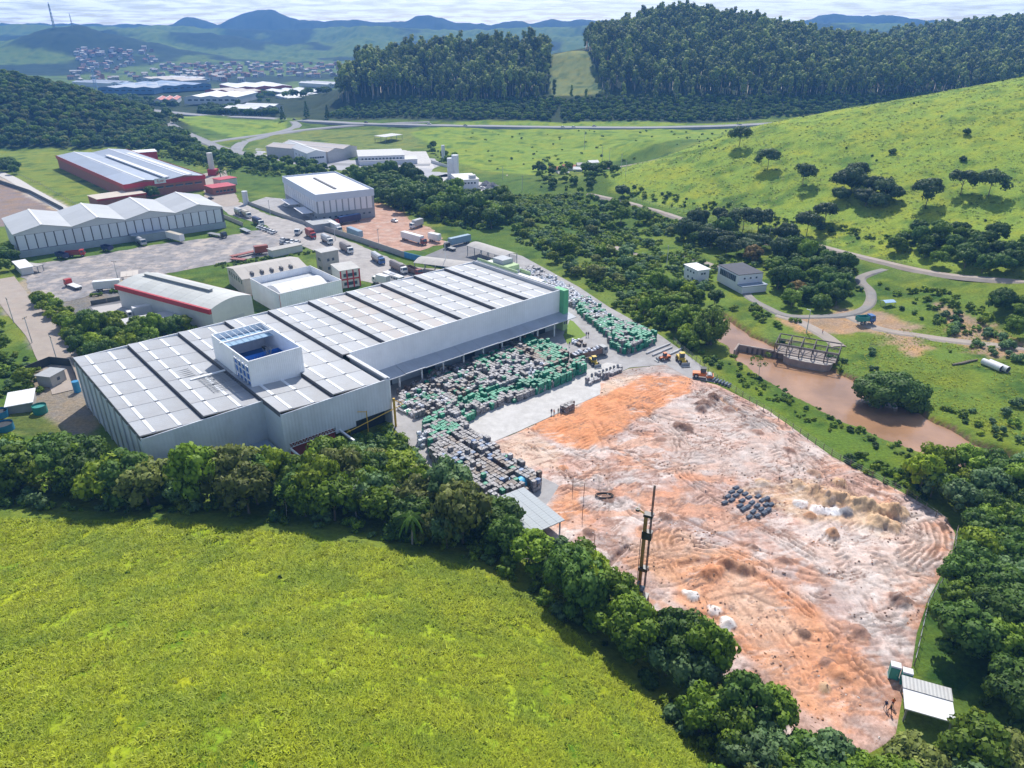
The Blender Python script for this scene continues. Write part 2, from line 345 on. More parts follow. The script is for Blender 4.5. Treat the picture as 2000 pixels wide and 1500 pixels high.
region([PW(*p) for p in [(650,405),(740,395),(800,440),(780,480),(700,470),(640,430)]], (.42,.26,.19), 3, 4)
region([PW(*p) for p in [(0,560),(60,540),(120,600),(140,700),(150,740),(90,720),(40,640),(0,600)]], (.3,.27,.23), 3, 3)
region([PW(*p) for p in [(80,690),(170,740),(200,800),(190,850),(120,845),(60,800)]], (.23,.2,.17), 3, 3)
region([PW(*p) for p in [(0,800),(60,795),(120,845),(0,850)]], (.16,.19,.05), 3, 2)
region([PW(*p) for p in [(-200,335),(0,335),(60,365),(150,410),(130,430),(0,360),(-200,360)]], (.42,.38,.35), 1.5, 1)
region([PW(*p) for p in [(-200,355),(0,352),(120,420),(60,440),(-200,450)]], (.24,.19,.18), 2, 2)
region([PW(*p) for p in [(120,555),(300,535),(330,560),(420,640),(200,680),(130,620)]], (.2,.19,.19), 3, 3)
region([PW(*p, 4) for p in [(-900,985),(0,1010),(300,1022),(600,1052),(860,1096),(960,1115),(1100,1205),(1200,1290),(1320,1400)]] + [(46,62),(40,0),(30,-120),(-500,-120),(-400,140)], G_HILL, 2.5, 2)
SITE_C = SITE
def ground_colour(x, y, z):
    n1 = fbm(x / 9, y / 9, 41, 4); n2 = fbm(x / 45, y / 45, 43, 4); n3 = fbm(x / 3, y / 3, 47, 3)
    c = np.array(BUSHG) * (1 - .0) + 0 * x[..., None]
    g = sstep(.45, .6, n2)[..., None]; c = c * (1 - g) + np.array((.13, .19, .032)) * g
    for poly, col, fe, nz_ in regions:
        d = sdist(x, y, poly) + (n1 - .5) * nz_ * 3
        w = sstep(-fe * .5, fe * .5, d)[..., None]; c = c * (1 - w) + col * w
    # distant pasture with woods in the folds
    fz = sstep(1250, 1600, y)[..., None]
    wood = sstep(.48, .56, fbm(x / 260, y / 260, 61, 5) + .10 * (fbm(x / 60, y / 60, 62, 3) - .5))[..., None]
    fc = np.array((.10, .165, .035)) * (1 - wood) + np.array((.022, .045, .025)) * wood
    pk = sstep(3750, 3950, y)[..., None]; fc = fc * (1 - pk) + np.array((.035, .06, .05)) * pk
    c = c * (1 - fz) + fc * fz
    rv = polydist(x, y, RIVER); dn = sstep(18, 12.5, rv + (n1 - .5) * 6)[..., None] * (z < -.6)[..., None]
    c = c * (1 - dn) + np.array(EARTH) * dn
    grassy = sstep(.16, .19, c[..., 0]) * sstep(1250, 1000, y)
    dk = (sstep(.56, .70, n1) * .45 + sstep(.5, .7, n3) * .25) * np.where(c[..., 1] > c[..., 0], 1, .3)
    c = c * (1 - dk[..., None] * np.array((1, .75, .7)))
    ye = (sstep(.5, .64, fbm(x / 16, y / 16, 77, 3)) * .35 * (c[..., 1] > c[..., 0]))[..., None]
    return np.clip(c * (1 + ye * np.array((.45, .12, -.2))), .004, 1)
ys = [-130.0]
while ys[-1] < 4900: ys.append(ys[-1] + max(.85, .0058 * max(0, ys[-1])) + (max(0, ys[-1] - 1300) * .006) + (3 if ys[-1] < 20 else 0))
ys = np.array(ys); us = np.linspace(-1, 1, 430); us = us * .75 + .25 * us ** 3
YY = np.repeat(ys[:, None], len(us), 1); XX = us[None, :] * (130 + .98 * np.maximum(ys, 0))[:, None]
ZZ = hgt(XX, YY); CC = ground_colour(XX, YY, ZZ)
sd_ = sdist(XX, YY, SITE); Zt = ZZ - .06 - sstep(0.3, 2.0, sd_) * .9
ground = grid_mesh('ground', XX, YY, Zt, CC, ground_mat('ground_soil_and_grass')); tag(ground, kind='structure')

# ------------------------------------------------------------------ the building site: rutted soil
x0, y0 = np.min([p[0] for p in SITE]) - 2, np.min([p[1] for p in SITE]) - 2; x1, y1 = np.max([p[0] for p in SITE]) + 2, np.max([p[1] for p in SITE]) + 2
sx_, sy_ = np.meshgrid(np.arange(x0, x1, .3), np.arange(y0, y1, .3))
inside = sdist(sx_, sy_, SITE)
wx = sx_ + (fbm(sx_ / 5, sy_ / 5, 101, 4) - .5) * 5; wy = sy_ + (fbm(sx_ / 5, sy_ / 5, 111, 4) - .5) * 5
h = (fbm(sx_ / 6, sy_ / 6, 121, 5) - .5) * .7 + (fbm(sx_ / 1.3, sy_ / 1.3, 131, 3) - .5) * .16
rut = np.zeros_like(h)
def wpx(l): return [PW(*p) for p in l]
def smooth_line(pts, n=6):
    P_ = [np.array(p[:2]) for p in pts]; out = []
    for i in range(len(P_) - 1):
        a, b, c, d = P_[max(i - 1, 0)], P_[i], P_[i + 1], P_[min(i + 2, len(P_) - 1)]
        for k in range(n):
            t = k / n; out.append(.5 * ((2 * b) + (-a + c) * t + (2 * a - 5 * b + 4 * c - d) * t * t + (-a + 3 * b - 3 * c + d) * t ** 3))
    out.append(P_[-1]); return out
trk = [([(1370,765),(1480,805),(1620,898),(1740,968),(1812,1018),(1832,1065),(1790,1110)], 5.5, 1.0), ([(1390,790),(1500,850),(1600,930),(1720,1000),(1790,1050)], 3, .8),
       ([(1035,870),(1080,905),(1110,945),(1180,960),(1260,1010)], 3, .9), ([(1090,960),(1150,930),(1180,950),(1150,985),(1100,1010)], 2.5, .8),
       ([(1250,800),(1330,860),(1340,930),(1480,1020),(1620,1110),(1700,1210)], 3.5, .8), ([(1150,1010),(1250,930),(1400,900),(1560,960),(1650,1050)], 4, .6),
       ([(1330,1060),(1450,1090),(1560,1170),(1660,1270),(1740,1360)], 3, 1.0), ([(1590,1130),(1680,1080),(1780,1110)], 3.5, .9), ([(1600,1160),(1700,1110),(1790,1060)], 3, .9),
       ([(1200,1080),(1300,1020),(1360,1000),(1450,1060)], 3, .7), ([(1060,840),(1180,800),(1300,760)], 5, .45), ([(1090,900),(1200,840),(1330,770)], 5, .45),
       ([(1230,1100),(1330,1090),(1420,1150),(1500,1240),(1560,1330)], 4, .5), ([(1400,960),(1330,1000),(1290,1060),(1330,1130)], 2.5, .7), ([(1480,900),(1560,880),(1640,940),(1680,1010),(1620,1060)], 3, .7)]
rr = random.Random(4)
PAIRS = []
for k in range(60):
    px, py = rr.uniform(1080, 1780), rr.uniform(790, 1330); an = rr.uniform(-.6, 1.2); pts = [(px, py)]
    for j in range(4): px += math.cos(an) * rr.uniform(30, 60); py += math.sin(an) * rr.uniform(20, 40); an += rr.uniform(-.6, .6); pts.append((px, py))
    PAIRS.append((pts, rr.uniform(.8, 1.1), rr.uniform(.4, .9)))
for pts, w, s in trk:
    l = smooth_line(wpx(pts), 5); bx = [p[0] for p in l]; by = [p[1] for p in l]
    m = (sx_ > min(bx) - w - 2) & (sx_ < max(bx) + w + 2) & (sy_ > min(by) - w - 2) & (sy_ < max(by) + w + 2)
    d = polydist(sx_[m], sy_[m], l) + (fbm(sx_[m] / 3, sy_[m] / 3, 140, 3) - .5) * 1.8
    ph = fbm(sx_[m] / 6, sy_[m] / 6, 144, 2) * 5
    st = np.clip(np.sin(d * 2 * math.pi / 1.15 + ph) * 1.5 - .3, -1, .7) * sstep(w, w * .5, d) * s * sstep(.38, .6, fbm(sx_[m] / 3, sy_[m] / 3, 142, 3))
    rut[m] = np.where(np.abs(st) > np.abs(rut[m]), st, rut[m])
for pts, w, s in PAIRS:
    l = smooth_line(wpx(pts), 5); bx = [p[0] for p in l]; by = [p[1] for p in l]
    m = (sx_ > min(bx) - 3) & (sx_ < max(bx) + 3) & (sy_ > min(by) - 3) & (sy_ < max(by) + 3)
    d = polydist(sx_[m], sy_[m], l); st = -sstep(.42, .12, np.abs(d - w)) * s * sstep(.3, .5, fbm(sx_[m] / 2, sy_[m] / 2, 145, 3)); rut[m] = np.where(np.abs(st) > np.abs(rut[m]), st, rut[m])
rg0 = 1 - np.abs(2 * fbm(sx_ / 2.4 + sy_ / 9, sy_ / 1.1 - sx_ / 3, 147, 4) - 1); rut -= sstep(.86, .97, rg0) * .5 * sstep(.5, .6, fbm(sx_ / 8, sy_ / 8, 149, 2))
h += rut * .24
PINK, WHITE, ORANGE, BROWN, GREY, SAND = map(np.array, ((.50,.335,.275), (.63,.56,.525), (.56,.27,.145), (.17,.105,.08), (.40,.35,.34), (.56,.39,.24)))
def blend(c, col, w): w = np.clip(w, 0, 1)[..., None]; return c * (1 - w) + col * w
c = np.zeros(h.shape + (3,)) + PINK
c = blend(c, GREY, sstep(.48, .60, fbm(wx / 8, wy / 8, 151, 6)) * .65)
c = blend(c, WHITE, sstep(.49, .60, fbm(wx / 6, wy / 5, 161, 6)) * .68)
c = blend(c, ORANGE, sstep(.57, .64, fbm(wx / 7, wy / 4, 171, 6)) * .6)
c = blend(c, BROWN * 1.8, sstep(.60, .68, fbm(wx / 3, wy / 2.5, 181, 5)) * .6)
def zone(pts, col, fe=2.0, k=1.0, nz_=7):
    global c
    d = sdist(sx_, sy_, wpx(pts)) + (fbm(sx_ / 4, sy_ / 4, 191, 4) - .5) * nz_; c = blend(c, np.array(col), sstep(-fe, fe, d) * k)
zone([(1380,760),(1640,900),(1500,960),(1300,900),(1280,800)], (.52,.44,.40), 3, .65)
zone([(1590,960),(1800,1020),(1830,1090),(1700,1200),(1560,1080)], (.62,.56,.52), 3, .6)
zone([(1033,836),(1150,780),(1262,732),(1345,738),(1345,765),(1235,825),(1150,880),(1100,870)], (.60,.27,.13), .8, .93, 3.5)
zone([(1172,775),(1255,735),(1230,722),(1180,750)], (.62,.47,.36), .6, .85, 1)
zone([(960,868),(1030,840),(1090,880),(1090,920),(1010,905)], (.60,.44,.33), .8, .7, 3)
zone([(1330,1090),(1450,1070),(1600,1200),(1700,1330),(1640,1420),(1500,1330),(1380,1230),(1300,1170)], (.58,.29,.16), 2, .88, 5)
zone([(1420,1120),(1480,1130),(1580,1240),(1500,1260),(1400,1180)], (.60,.42,.31), 3, .75)
zone([(1230,1040),(1330,1030),(1390,1080),(1300,1160),(1230,1110)], (.56,.33,.2), 2, .6)
zone([(1060,985),(1130,960),(1145,1000),(1090,1030)], (.58,.26,.12), 1, .8, 4)
zone([(1440,960),(1560,940),(1700,980),(1770,1010),(1720,1040),(1560,1010)], SAND, 2, .7, 6)
zone([(1480,1120),(1560,1150),(1680,1260),(1640,1290),(1540,1210)], ORANGE, 2, .6, 6)
zone([(1180,735),(1230,715),(1330,705),(1370,735),(1290,730)], (.34,.32,.31), 1, .85, 3)
zone([(1400,760),(1520,830),(1480,850),(1380,790)], (.38,.34,.32), 2, .7, 4)
ln = 1 - np.abs(2 * fbm(wx / 3.2 + wy / 8, wy / 1.6 - wx / 5, 237, 5) - 1); c = blend(c, BROWN * 1.5, sstep(.90, .97, ln) * sstep(.45, .6, fbm(sx_ / 9, sy_ / 9, 238, 3)) * .8)
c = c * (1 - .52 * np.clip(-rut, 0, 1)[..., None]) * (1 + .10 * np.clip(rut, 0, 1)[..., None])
for px, py, r_, hh, col in [(1610,975,3,1.3,SAND),(1640,980,3,1.5,SAND),(1672,990,3,1.6,SAND),(1700,995,3,1.5,SAND),(1730,1000,2.6,1.6,SAND),(1755,1005,2.4,1.5,SAND),(1590,960,2.5,1.0,SAND),(1560,950,2.2,.9,SAND),
      (1712,1022,2.6,1.4,SAND),(1742,1030,2.4,1.4,SAND),(1640,945,2.2,1,SAND),(1490,945,2,.7,SAND),(1580,1010,1.6,1.0,(.5,.28,.16)),(1625,1045,1.7,1.1,(.5,.28,.16)),(1760,1175,2.2,1.2,BROWN*1.4),(1680,1235,2,.8,BROWN*1.6),
      (1375,790,2.8,1.0,BROWN),(1395,778,2.4,.9,BROWN),(1370,800,2.2,1,BROWN),(1425,800,2,.6,BROWN*1.3),(1480,845,1.8,.5,BROWN*1.5),(1540,880,1.6,.5,BROWN*1.4),(1590,925,2,.6,(.36,.24,.17)),(1700,960,1.6,.5,BROWN*1.4),(1300,1010,1.8,.5,BROWN*1.3),(1290,860,1.6,.4,BROWN*1.4),(1150,1040,1.5,.5,BROWN*1.3),(1470,1070,1.6,.5,BROWN*1.3),(1530,1095,2,.6,BROWN*1.5),(1620,1300,1.8,.6,BROWN*1.4),(1340,838,2.6,.7,BROWN),(1325,832,2,.6,BROWN),(1845,1030,1.3,.8,BROWN),(1390,1120,2.4,1.0,ORANGE),(1420,1105,2.4,1.3,(.42,.23,.14)),(1450,1112,2.2,1.4,(.42,.23,.14)),
      (1600,998,2.3,.6,(.66,.66,.68)),(1570,1240,1.4,.5,BROWN),(1640,1320,2,.7,ORANGE),(1610,1345,1.2,.6,SAND),(1350,1165,1.8,.9,(.72,.7,.68)),(1420,1222,2,.8,(.72,.7,.68)),(1395,1195,1.7,.5,(.7,.66,.64)),
      (1185,975,2,.4,BROWN*1.3),(1100,915,1.4,.4,ORANGE),(1630,1000,2.2,.5,(.66,.66,.68)),(1650,1002,1.8,.9,(.2,.2,.22)),(1560,985,2,.5,(.62,.62,.64)),(1240,800,1.2,.3,BROWN*2)]:
    X_, Y_, _ = PW(px, py); d = np.hypot((sx_ - X_) * (.9 + .3 * rr.random()), sy_ - Y_) + (fbm(sx_ / 1.6, sy_ / 1.6, 201 + int(px), 4) - .5) * r_ * .9
    w = np.clip(1 - d / r_, 0, 1); h += hh * 1.5 * w ** .9; c = blend(c, np.array(col), sstep(.05, .3, w) * .9)
# trench and foundation strips
for pts, wd, dp, col in [([(1480,965),(1500,980)], .8, .6, BROWN), ([(1190,1100),(1225,1065)], .7, .7, BROWN), ([(1440,800),(1405,775)], 1.0, .9, (.5,.3,.18)), ([(1640,1130),(1450,1065),(1330,1010)], .5, .3, BROWN * 1.6),
                         ([(1330,1105),(1380,1095),(1430,1100),(1490,1130)], 1.0, .5, (.4,.24,.16))]:
    d = polydist(sx_, sy_, wpx(pts)) + (fbm(sx_ / 1, sy_ / 1, 221, 3) - .5) * .6; w = sstep(wd, wd * .4, d); h -= dp * w; c = blend(c, np.array(col), w * .7)
st2 = fbm(sx_ / 4 + sy_ / 2.2, sy_ / .7 - sx_ / 2.6, 233, 4); mk = sstep(.45, .6, fbm(sx_ / 11, sy_ / 11, 235, 3)); c = blend(c, WHITE, sstep(.56, .66, st2) * .4 * mk); c = blend(c, np.array((.30,.20,.16)), sstep(.42, .34, st2) * .45 * mk)
c = np.clip(c * (1 + (fbm(sx_ / .9, sy_ / .9, 231, 3) - .5)[..., None] * .5), .01, .9)
h = h * sstep(0, 2.5, inside) + .12 * sstep(0, 1, inside) - .7 * sstep(0, -1.3, inside)
SITE_H, SX0, SY0 = h, x0, y0
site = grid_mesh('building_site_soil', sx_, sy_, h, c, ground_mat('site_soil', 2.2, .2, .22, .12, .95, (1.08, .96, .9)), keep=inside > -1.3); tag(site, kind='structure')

# ------------------------------------------------------------------ water
def water_mat(name, col, rough=.08, bump=.05, sc=1.6):
    m = bpy.data.materials.new(name); m.use_nodes = True; t = m.node_tree; b = t.nodes['Principled BSDF']
    setin(b, Roughness=rough); b.inputs['Base Color'].default_value = (*col, 1); b.inputs['Specular IOR Level'].default_value = .5
    tcn = N(t, 'ShaderNodeTexCoord'); n1 = N(t, 'ShaderNodeTexNoise'); setin(n1, Scale=sc, Detail=4.0, Roughness=.65); t.links.new(tcn.outputs['Object'], n1.inputs[0])
    n2 = N(t, 'ShaderNodeTexNoise'); setin(n2, Scale=.09, Detail=4.0); t.links.new(tcn.outputs['Object'], n2.inputs[0])
    r = N(t, 'ShaderNodeMapRange'); setin(r, **{'From Min': .35, 'From Max': .7, 'To Min': .8, 'To Max': 1.25}); t.links.new(n2.outputs['Fac'], r.inputs[0])
    m1 = N(t, 'ShaderNodeMix', data_type='RGBA', blend_type='MULTIPLY'); m1.inputs[0].default_value = 1; m1.inputs[6].default_value = (*col, 1); t.links.new(r.outputs[0], m1.inputs[7]); t.links.new(m1.outputs[2], b.inputs['Base Color'])
    bp = N(t, 'ShaderNodeBump'); setin(bp, Strength=.5, Distance=bump); t.links.new(n1.outputs['Fac'], bp.inputs['Height']); t.links.new(bp.outputs[0], b.inputs['Normal'])
    return m
def strip(name, pts, w, mat, z=None, dz=.0, kind='structure', n=8, label=None, drape=False, skirt=0):
    l = smooth_line(pts, n); mb = MB(); vs = []; ws = w if isinstance(w, (list, tuple)) else [w] * len(pts)
    cz = hgt(np.array([p[0] for p in l]), np.array([p[1] for p in l])) if z is None else None
    if cz is not None:
        kk = 7; cz = np.convolve(np.pad(cz, kk, mode='edge'), np.ones(2 * kk + 1) / (2 * kk + 1), 'valid') if not drape else cz
    nn = len(l)
    for i, p in enumerate(l):
        q0, q1 = l[max(i - 1, 0)], l[min(i + 1, nn - 1)]; d = (q1 - q0); d = d / (np.linalg.norm(d) + 1e-9); nr = np.array([-d[1], d[0]])
        t = i / (nn - 1) * (len(ws) - 1); k = min(int(t), len(ws) - 2) if len(ws) > 1 else 0; wd = ws[k] + (ws[min(k + 1, len(ws) - 1)] - ws[k]) * (t - k)
        zz_ = (z if z is not None else cz[i]) + dz
        a, b = p + nr * wd, p - nr * wd; vs += [(a[0], a[1], zz_), (b[0], b[1], zz_)]
        if skirt: vs += [(a[0] + nr[0] * 1.5, a[1] + nr[1] * 1.5, zz_ - skirt), (b[0] - nr[0] * 1.5, b[1] - nr[1] * 1.5, zz_ - skirt)]
    s = 4 if skirt else 2; fs = []
    for i in range(nn - 1):
        o = i * s; fs.append((o, o + 1, o + s + 1, o + s))
        if skirt: fs += [(o + 2, o, o + s, o + s + 2), (o + 1, o + 3, o + s + 3, o + s + 1)]
    mb.add(vs, fs); o = mb.build(name, mat); return tag(o, label, kind=kind)
strip('river_water', RIVER[:1] + RIVER, [w + 5 for w in RIVW[:1] + RIVW], water_mat('muddy_water', (.34,.195,.11), .10, .16, 1.0), z=WATER_Z)

ASPH = M('asphalt', (.17,.17,.18), .9, .22, .25, dirt=.5, dirtcol=(.3,.27,.24)); CONC = M('white_concrete', (.50,.485,.47), .85, .15, .5, dirt=.5, dirtcol=(.36,.345,.33), dr=(.45, .62))
YARD = M('grey_yard_paving', (.33,.32,.32), .9, .2, .3, dirt=.6, dirtcol=(.21,.19,.18), dr=(.5, .68)); DIRTROAD = M('dirt_road', (.34,.29,.25), .95, .15, .2, dirt=.4, dirtcol=(.34,.22,.15))
ROAD = M('road_asphalt', (.25,.25,.26), .9, .12, .1); LAWN = M('lawn', (.15,.23,.03), .95, .2, 1.5, bumpd=.2); REDDIRT = M('red_dirt', (.40,.23,.165), .95, .35, .3, dirt=.7, dirtcol=(.52,.42,.36), dr=(.48, .66))
def sheet(name, pts, mat, z, wob=0.0):
    P_ = [PW(*p) for p in pts]
    if wob:
        Q = []; r = random.Random(len(pts))
        for i in range(len(P_)):
            a, b = np.array(P_[i][:2]), np.array(P_[(i + 1) % len(P_)][:2]); L = np.linalg.norm(b - a); n = max(1, int(L / 3)); nr = np.array([-(b - a)[1], (b - a)[0]]) / (L + 1e-6)
            for k in range(n): Q.append(a + (b - a) * k / n + nr * (r.uniform(-wob, wob) if k else 0))
        P_ = Q
    o = MB().add([(p[0], p[1], z) for p in P_], [tuple(range(len(P_)))]).build(name, mat); return tag(o, kind='structure')
sheet('paved_yard', [(700,760),(800,870),(850,930),(930,965),(1000,985),(1045,1015),(1094,950),(1066,932),(1055,925),(952,869),(1172,771),(1172,746),(1230,718),(1300,712),(1345,738),(1400,748),(1375,718),(1325,680),(1290,655),(1190,600),(1130,560),(1020,500),(950,480),(900,520),(1000,560),(1080,600)], YARD, .02)
sheet('concrete_apron', [(888,822),(1148,722),(1185,708),(1215,712),(1172,745),(1172,770),(1035,832),(955,868),(918,836)], CONC, .045, .25)
sheet('lawn_patch', [(1100,655),(1113,625),(1120,628),(1145,655),(1128,664),(1108,672)], LAWN, .05)
# industrial yards and streets
puddle = M('puddled_yard', (.20,.19,.195), .75, .55, .25, dirt=.8, dirtcol=(.44,.37,.32), dr=(.49, .60))
sheet('truck_yard', [(40,530),(70,515),(150,505),(300,478),(430,462),(560,440),(600,452),(570,485),(520,500),(400,520),(300,540),(240,565),(120,590),(60,575)], puddle, .02, 1.0)
sheet('street', [(420,400),(470,395),(520,418),(600,440),(700,478),(800,520),(900,530),(900,560),(760,560),(690,545),(640,500),(560,470),(520,440),(450,420)], M('dusty_street', (.36,.335,.32), .9, .25, .3, dirt=.7, dirtcol=(.22,.2,.19), dr=(.5, .65)), .03, .5)
sheet('street_access', [(395,340),(440,330),(450,360),(470,400),(430,405),(400,385)], DIRTROAD, .04, .5)
sheet('red_dirt_lot', [(640,420),(725,402),(765,410),(800,430),(850,450),(870,475),(820,490),(740,490),(690,462)], REDDIRT, .02, 1.5)
sheet('loading_court', [(480,398),(590,440),(640,436),(730,405),(620,395),(520,385)], YARD, .05)
sheet('depot_court', [(170,600),(300,570),(400,590),(440,640),(240,660)], M('dark_court', (.15,.15,.16), .9, .2, .3), .03)
sheet('concrete_slab', [(178,601),(300,583),(322,598),(206,624)], M('court_slab', (.42,.40,.39), .9, .1, .3), .06)
sheet('carport_paving', [(830,500),(900,470),(1010,500),(1000,530),(900,540)], ASPH, .06)
sheet('silo_yard', [(800,355),(870,340),(940,340),(1000,360),(1010,385),(960,390),(880,370),(830,370)], M('silo_paving', (.46,.44,.43), .9, .1, .2), .02, 1)
sheet('far_yard', [(940,340),(1060,340),(1060,350),(1010,372),(960,352)], DIRTROAD, .02, 1)
sheet('warehouse_court', [(500,290),(720,300),(850,310),(880,345),(820,350),(640,330),(500,310)], M('court_paving', (.36,.36,.38), .9, .12, .1), .02, 1)
sheet('east_court', [(690,285),(830,292),(850,330),(700,320)], CONC, .04)
# roads
MARK = M('road_paint', (.75,.75,.72), .7, .05)
hw = [PW(*p, 3) for p in [(240,213),(300,216),(400,224),(520,233),(640,240),(760,244),(900,247.5),(1100,250.5),(1300,251),(1500,248),(1700,240)]]
def seg_fix(o, dz): o.location[2] = dz; return o
strip('highway', hw, 7, ROAD, dz=.9, skirt=2)
for off in (-4.2, 4.2): pass
strip('access_road', [PW(*p) for p in [(308,232),(318,248),(345,262),(400,280),(440,292),(520,308),(600,318),(720,322),(840,322)]], 4.5, ROAD, dz=.35, skirt=1)
strip('slip_road', [PW(*p) for p in [(460,297),(470,282),(520,268),(600,256),(720,249),(840,248)]], 4.0, ROAD, dz=.5, skirt=1)
strip('slip_road', [PW(*p) for p in [(400,283),(470,272),(540,262),(580,250),(560,240)]], 3.5, ROAD, dz=.45, skirt=1)
strip('dirt_lane', [PW(*p) for p in [(0,545),(40,600),(85,650),(110,690),(130,715),(150,760)]], [5,5,5,5.5,6,6], DIRTROAD, dz=.1, drape=True)
strip('foot_road', [PW(*p) for p in [(1150,385),(1240,405),(1320,428),(1400,455),(1500,480),(1570,488),(1640,508),(1720,530),(1800,552),(1900,575),(2050,600)]], 1.6, DIRTROAD, dz=.35, skirt=1)
strip('loop_road', [PW(*p) for p in [(1730,540),(1680,552),(1700,575),(1696,598),(1660,612),(1600,617),(1540,615),(1500,600),(1470,585),(1455,570)]], 1.35, M('worn_lane', (.22,.21,.20), .9, .2, .3, dirt=.6, dirtcol=(.33,.27,.22), dr=(.45, .65)), dz=.3, skirt=1)
strip('dirt_track', [PW(*p) for p in [(1520,612),(1560,625),(1610,650),(1640,672)]], 1.8, DIRTROAD, dz=.2, skirt=.6)
strip('dirt_track', [PW(*p) for p in [(1650,612),(1720,640),(1800,655),(1880,670),(2010,690)]], 1.6, DIRTROAD, dz=.2, skirt=.6)
strip('dirt_track', [PW(*p) for p in [(1200,480),(1260,500),(1330,500),(1400,520),(1440,545)]], 1.6, DIRTROAD, dz=.2, skirt=.6)
strip('ridge_track', [(X, 521 + (X - 100) * .05, 0) for X in range(60, 420, 40)], 1.5, DIRTROAD, dz=.15, skirt=.5)
strip('field_road', [PW(*p) for p in [(-100,325),(0,340),(60,372),(100,395),(140,418)]], 3.4, M('pale_road', (.5,.47,.44), .9, .1), dz=.1)
# ------------------------------------------------------------------ buildings
def fr(A, B, C, z, zb=0.0):                 # roof corners in the photo -> origin, turn, length, depth
    a, b, c = [np.array(PW(*p, z)[:2]) for p in (A, B, C)]; u = b - a; L = np.linalg.norm(u); u /= L; w = np.array([-u[1], u[0]]); d = (c - a) @ w
    if d < 0: a, u = b, -u; w = -w; d = -d
    return (a[0], a[1], zb), math.atan2(u[1], u[0]), L, d
WH = M('white_sheet_metal', (.80,.82,.86), .45, .06, .4, rib=.04, ribw=.5, dirt=.25, dirtcol=(.4,.4,.4))
WHX = M('white_ribbed_wall', (.80,.82,.86), .5, .06, .3, rib=.05, ribw=.8, dirt=.3, dirtcol=(.42,.42,.43))
WGREY = M('weathered_wall_sheet', (.60,.64,.71), .6, .10, .25, rib=.05, ribw=.8, dirt=.55, dirtcol=(.33,.34,.36))
ROOFG = M('grey_roof_sheet', (.325,.34,.365), .6, .12, .15, rib=.03, ribw=1.0, ribaxis='Y', dirt=.7, dirtcol=(.26,.245,.24), objvar=.08)
ROOFR = M('rusty_roof_sheet', (.34,.33,.33), .65, .12, .15, rib=.03, ribw=1.0, ribaxis='Y', dirt=.6, dirtcol=(.44,.32,.25), objvar=.07)
SKYL = M('white_skylight_sheet', (.70,.72,.75), .4, .03, .5); GUT = M('dark_gutter', (.10,.10,.11), .7, .15, .5); TRIM = M('pale_flashing', (.50,.50,.51), .7, .06, .3)
STEELW = M('white_steel', (.72,.73,.75), .5, .05); DARK = M('dark_opening', (.03,.035,.04), .8, .1); BLUEP = M('blue_tarp_lining', (.03,.16,.50), .5, .15, .5)
GREENW = M('green_wall_paint', (.10,.42,.20), .6, .15, .5, rib=.03, ribw=.8, dirt=.4, dirtcol=(.2,.35,.15)); LGREEN = M('pale_green_plaster', (.42,.55,.30), .8, .1, .5, dirt=.3)
GLASS = M('dark_window_glass', (.05,.08,.11), .12, .1); PLAST = M('white_plaster', (.62,.61,.59), .8, .08, .4, dirt=.35, dirtcol=(.42,.40,.37)); BLOCK = M('grey_block_wall', (.36,.35,.34), .9, .12, .5, dirt=.4, dirtcol=(.25,.24,.22))
REDP = M('red_painted_metal', (.45,.03,.045), .5, .10, .3); STEELG = M('grey_steel', (.25,.27,.29), .5, .1); YEL = M('yellow_paint', (.60,.36,.03), .5, .1, dirt=.3, dirtcol=(.25,.16,.07)); RUST = M('rusty_steel', (.20,.09,.05), .8, .25, 1)
FIBRE = M('fibre_cement_roof', (.40,.38,.36), .8, .12, .2, rib=.03, ribw=1.1, dirt=.45, dirtcol=(.27,.25,.23)); BRICKR = M('red_brick_wall', (.34,.13,.09), .85, .15, .8, dirt=.3, dirtcol=(.3,.2,.16))
WHROOF = M('white_coated_roof', (.66,.66,.67), .7, .04, .2, dirt=.2, dirtcol=(.6,.58,.55)); DKROOF = M('dark_bitumen_roof', (.045,.05,.07), .8, .2, .3); TILE = M('clay_tile_roof', (.34,.12,.06), .85, .2, .6)

# --- the main hall --------------------------------------------------------------
ZT = 13.0
A_, D_ = np.array(PW(143,703,ZT)[:2]), np.array(PW(925,513,ZT)[:2]); hu = (D_ - A_) / np.linalg.norm(D_ - A_); HRZ = math.atan2(hu[1], hu[0])
hall = thing('recycling_hall', 'huge hall with stepped grey roof, skylight strips and white side walls', 'warehouse', (A_[0], A_[1], 0), HRZ)
def HL(x, v, z=0):                           # hall frame -> world
    c_, s_ = math.cos(HRZ), math.sin(HRZ); return (A_[0] + x * c_ + v * s_, A_[1] + x * s_ - v * c_, z)
BAY = 13.35; NB = 10; V1, V2, V3 = 55.4, 64.7, 45.6; LX = BAY * NB + 2.2
def vend(i): return V1 if i < 2 else (V2 if i < 4 else V3)
# walls (outer shell)
w = MB(); w.box(0, .25, -V1, 0, 0, ZT + .35)
w.build('end_wall', WGREY, hall)
for k in range(10):                          # seams and buttress strips on the end wall
    y = -V1 * (k + .5) / 10; MB().box(-.28, 0, y - .22, y + .22, 0, ZT + .2).build('wall_rib', TRIM, hall)
MB().box(.25, 2 * BAY, -V1, -V1 + .25, 0, ZT + .2).build('front_wall', WGREY, hall)
MB().box(2 * BAY, 2 * BAY + .25, -V2, -V1, 0, ZT + .25).build('return_wall', WGREY, hall)
w = MB(); xa, xb = 2 * BAY + .25, 4 * BAY + 1.7
w.box(xa, xa + .8, -V2, -V2 + .25, 0, ZT + .2); w.box(xa + .8, xa + 12.5, -V2, -V2 + .25, 5.6, ZT + .2); w.box(xa + 12.5, xa + 18, -V2, -V2 + .25, 3.6, ZT + .2); w.box(xa + 18, xb, -V2, -V2 + .25, 5.0, ZT + .2)
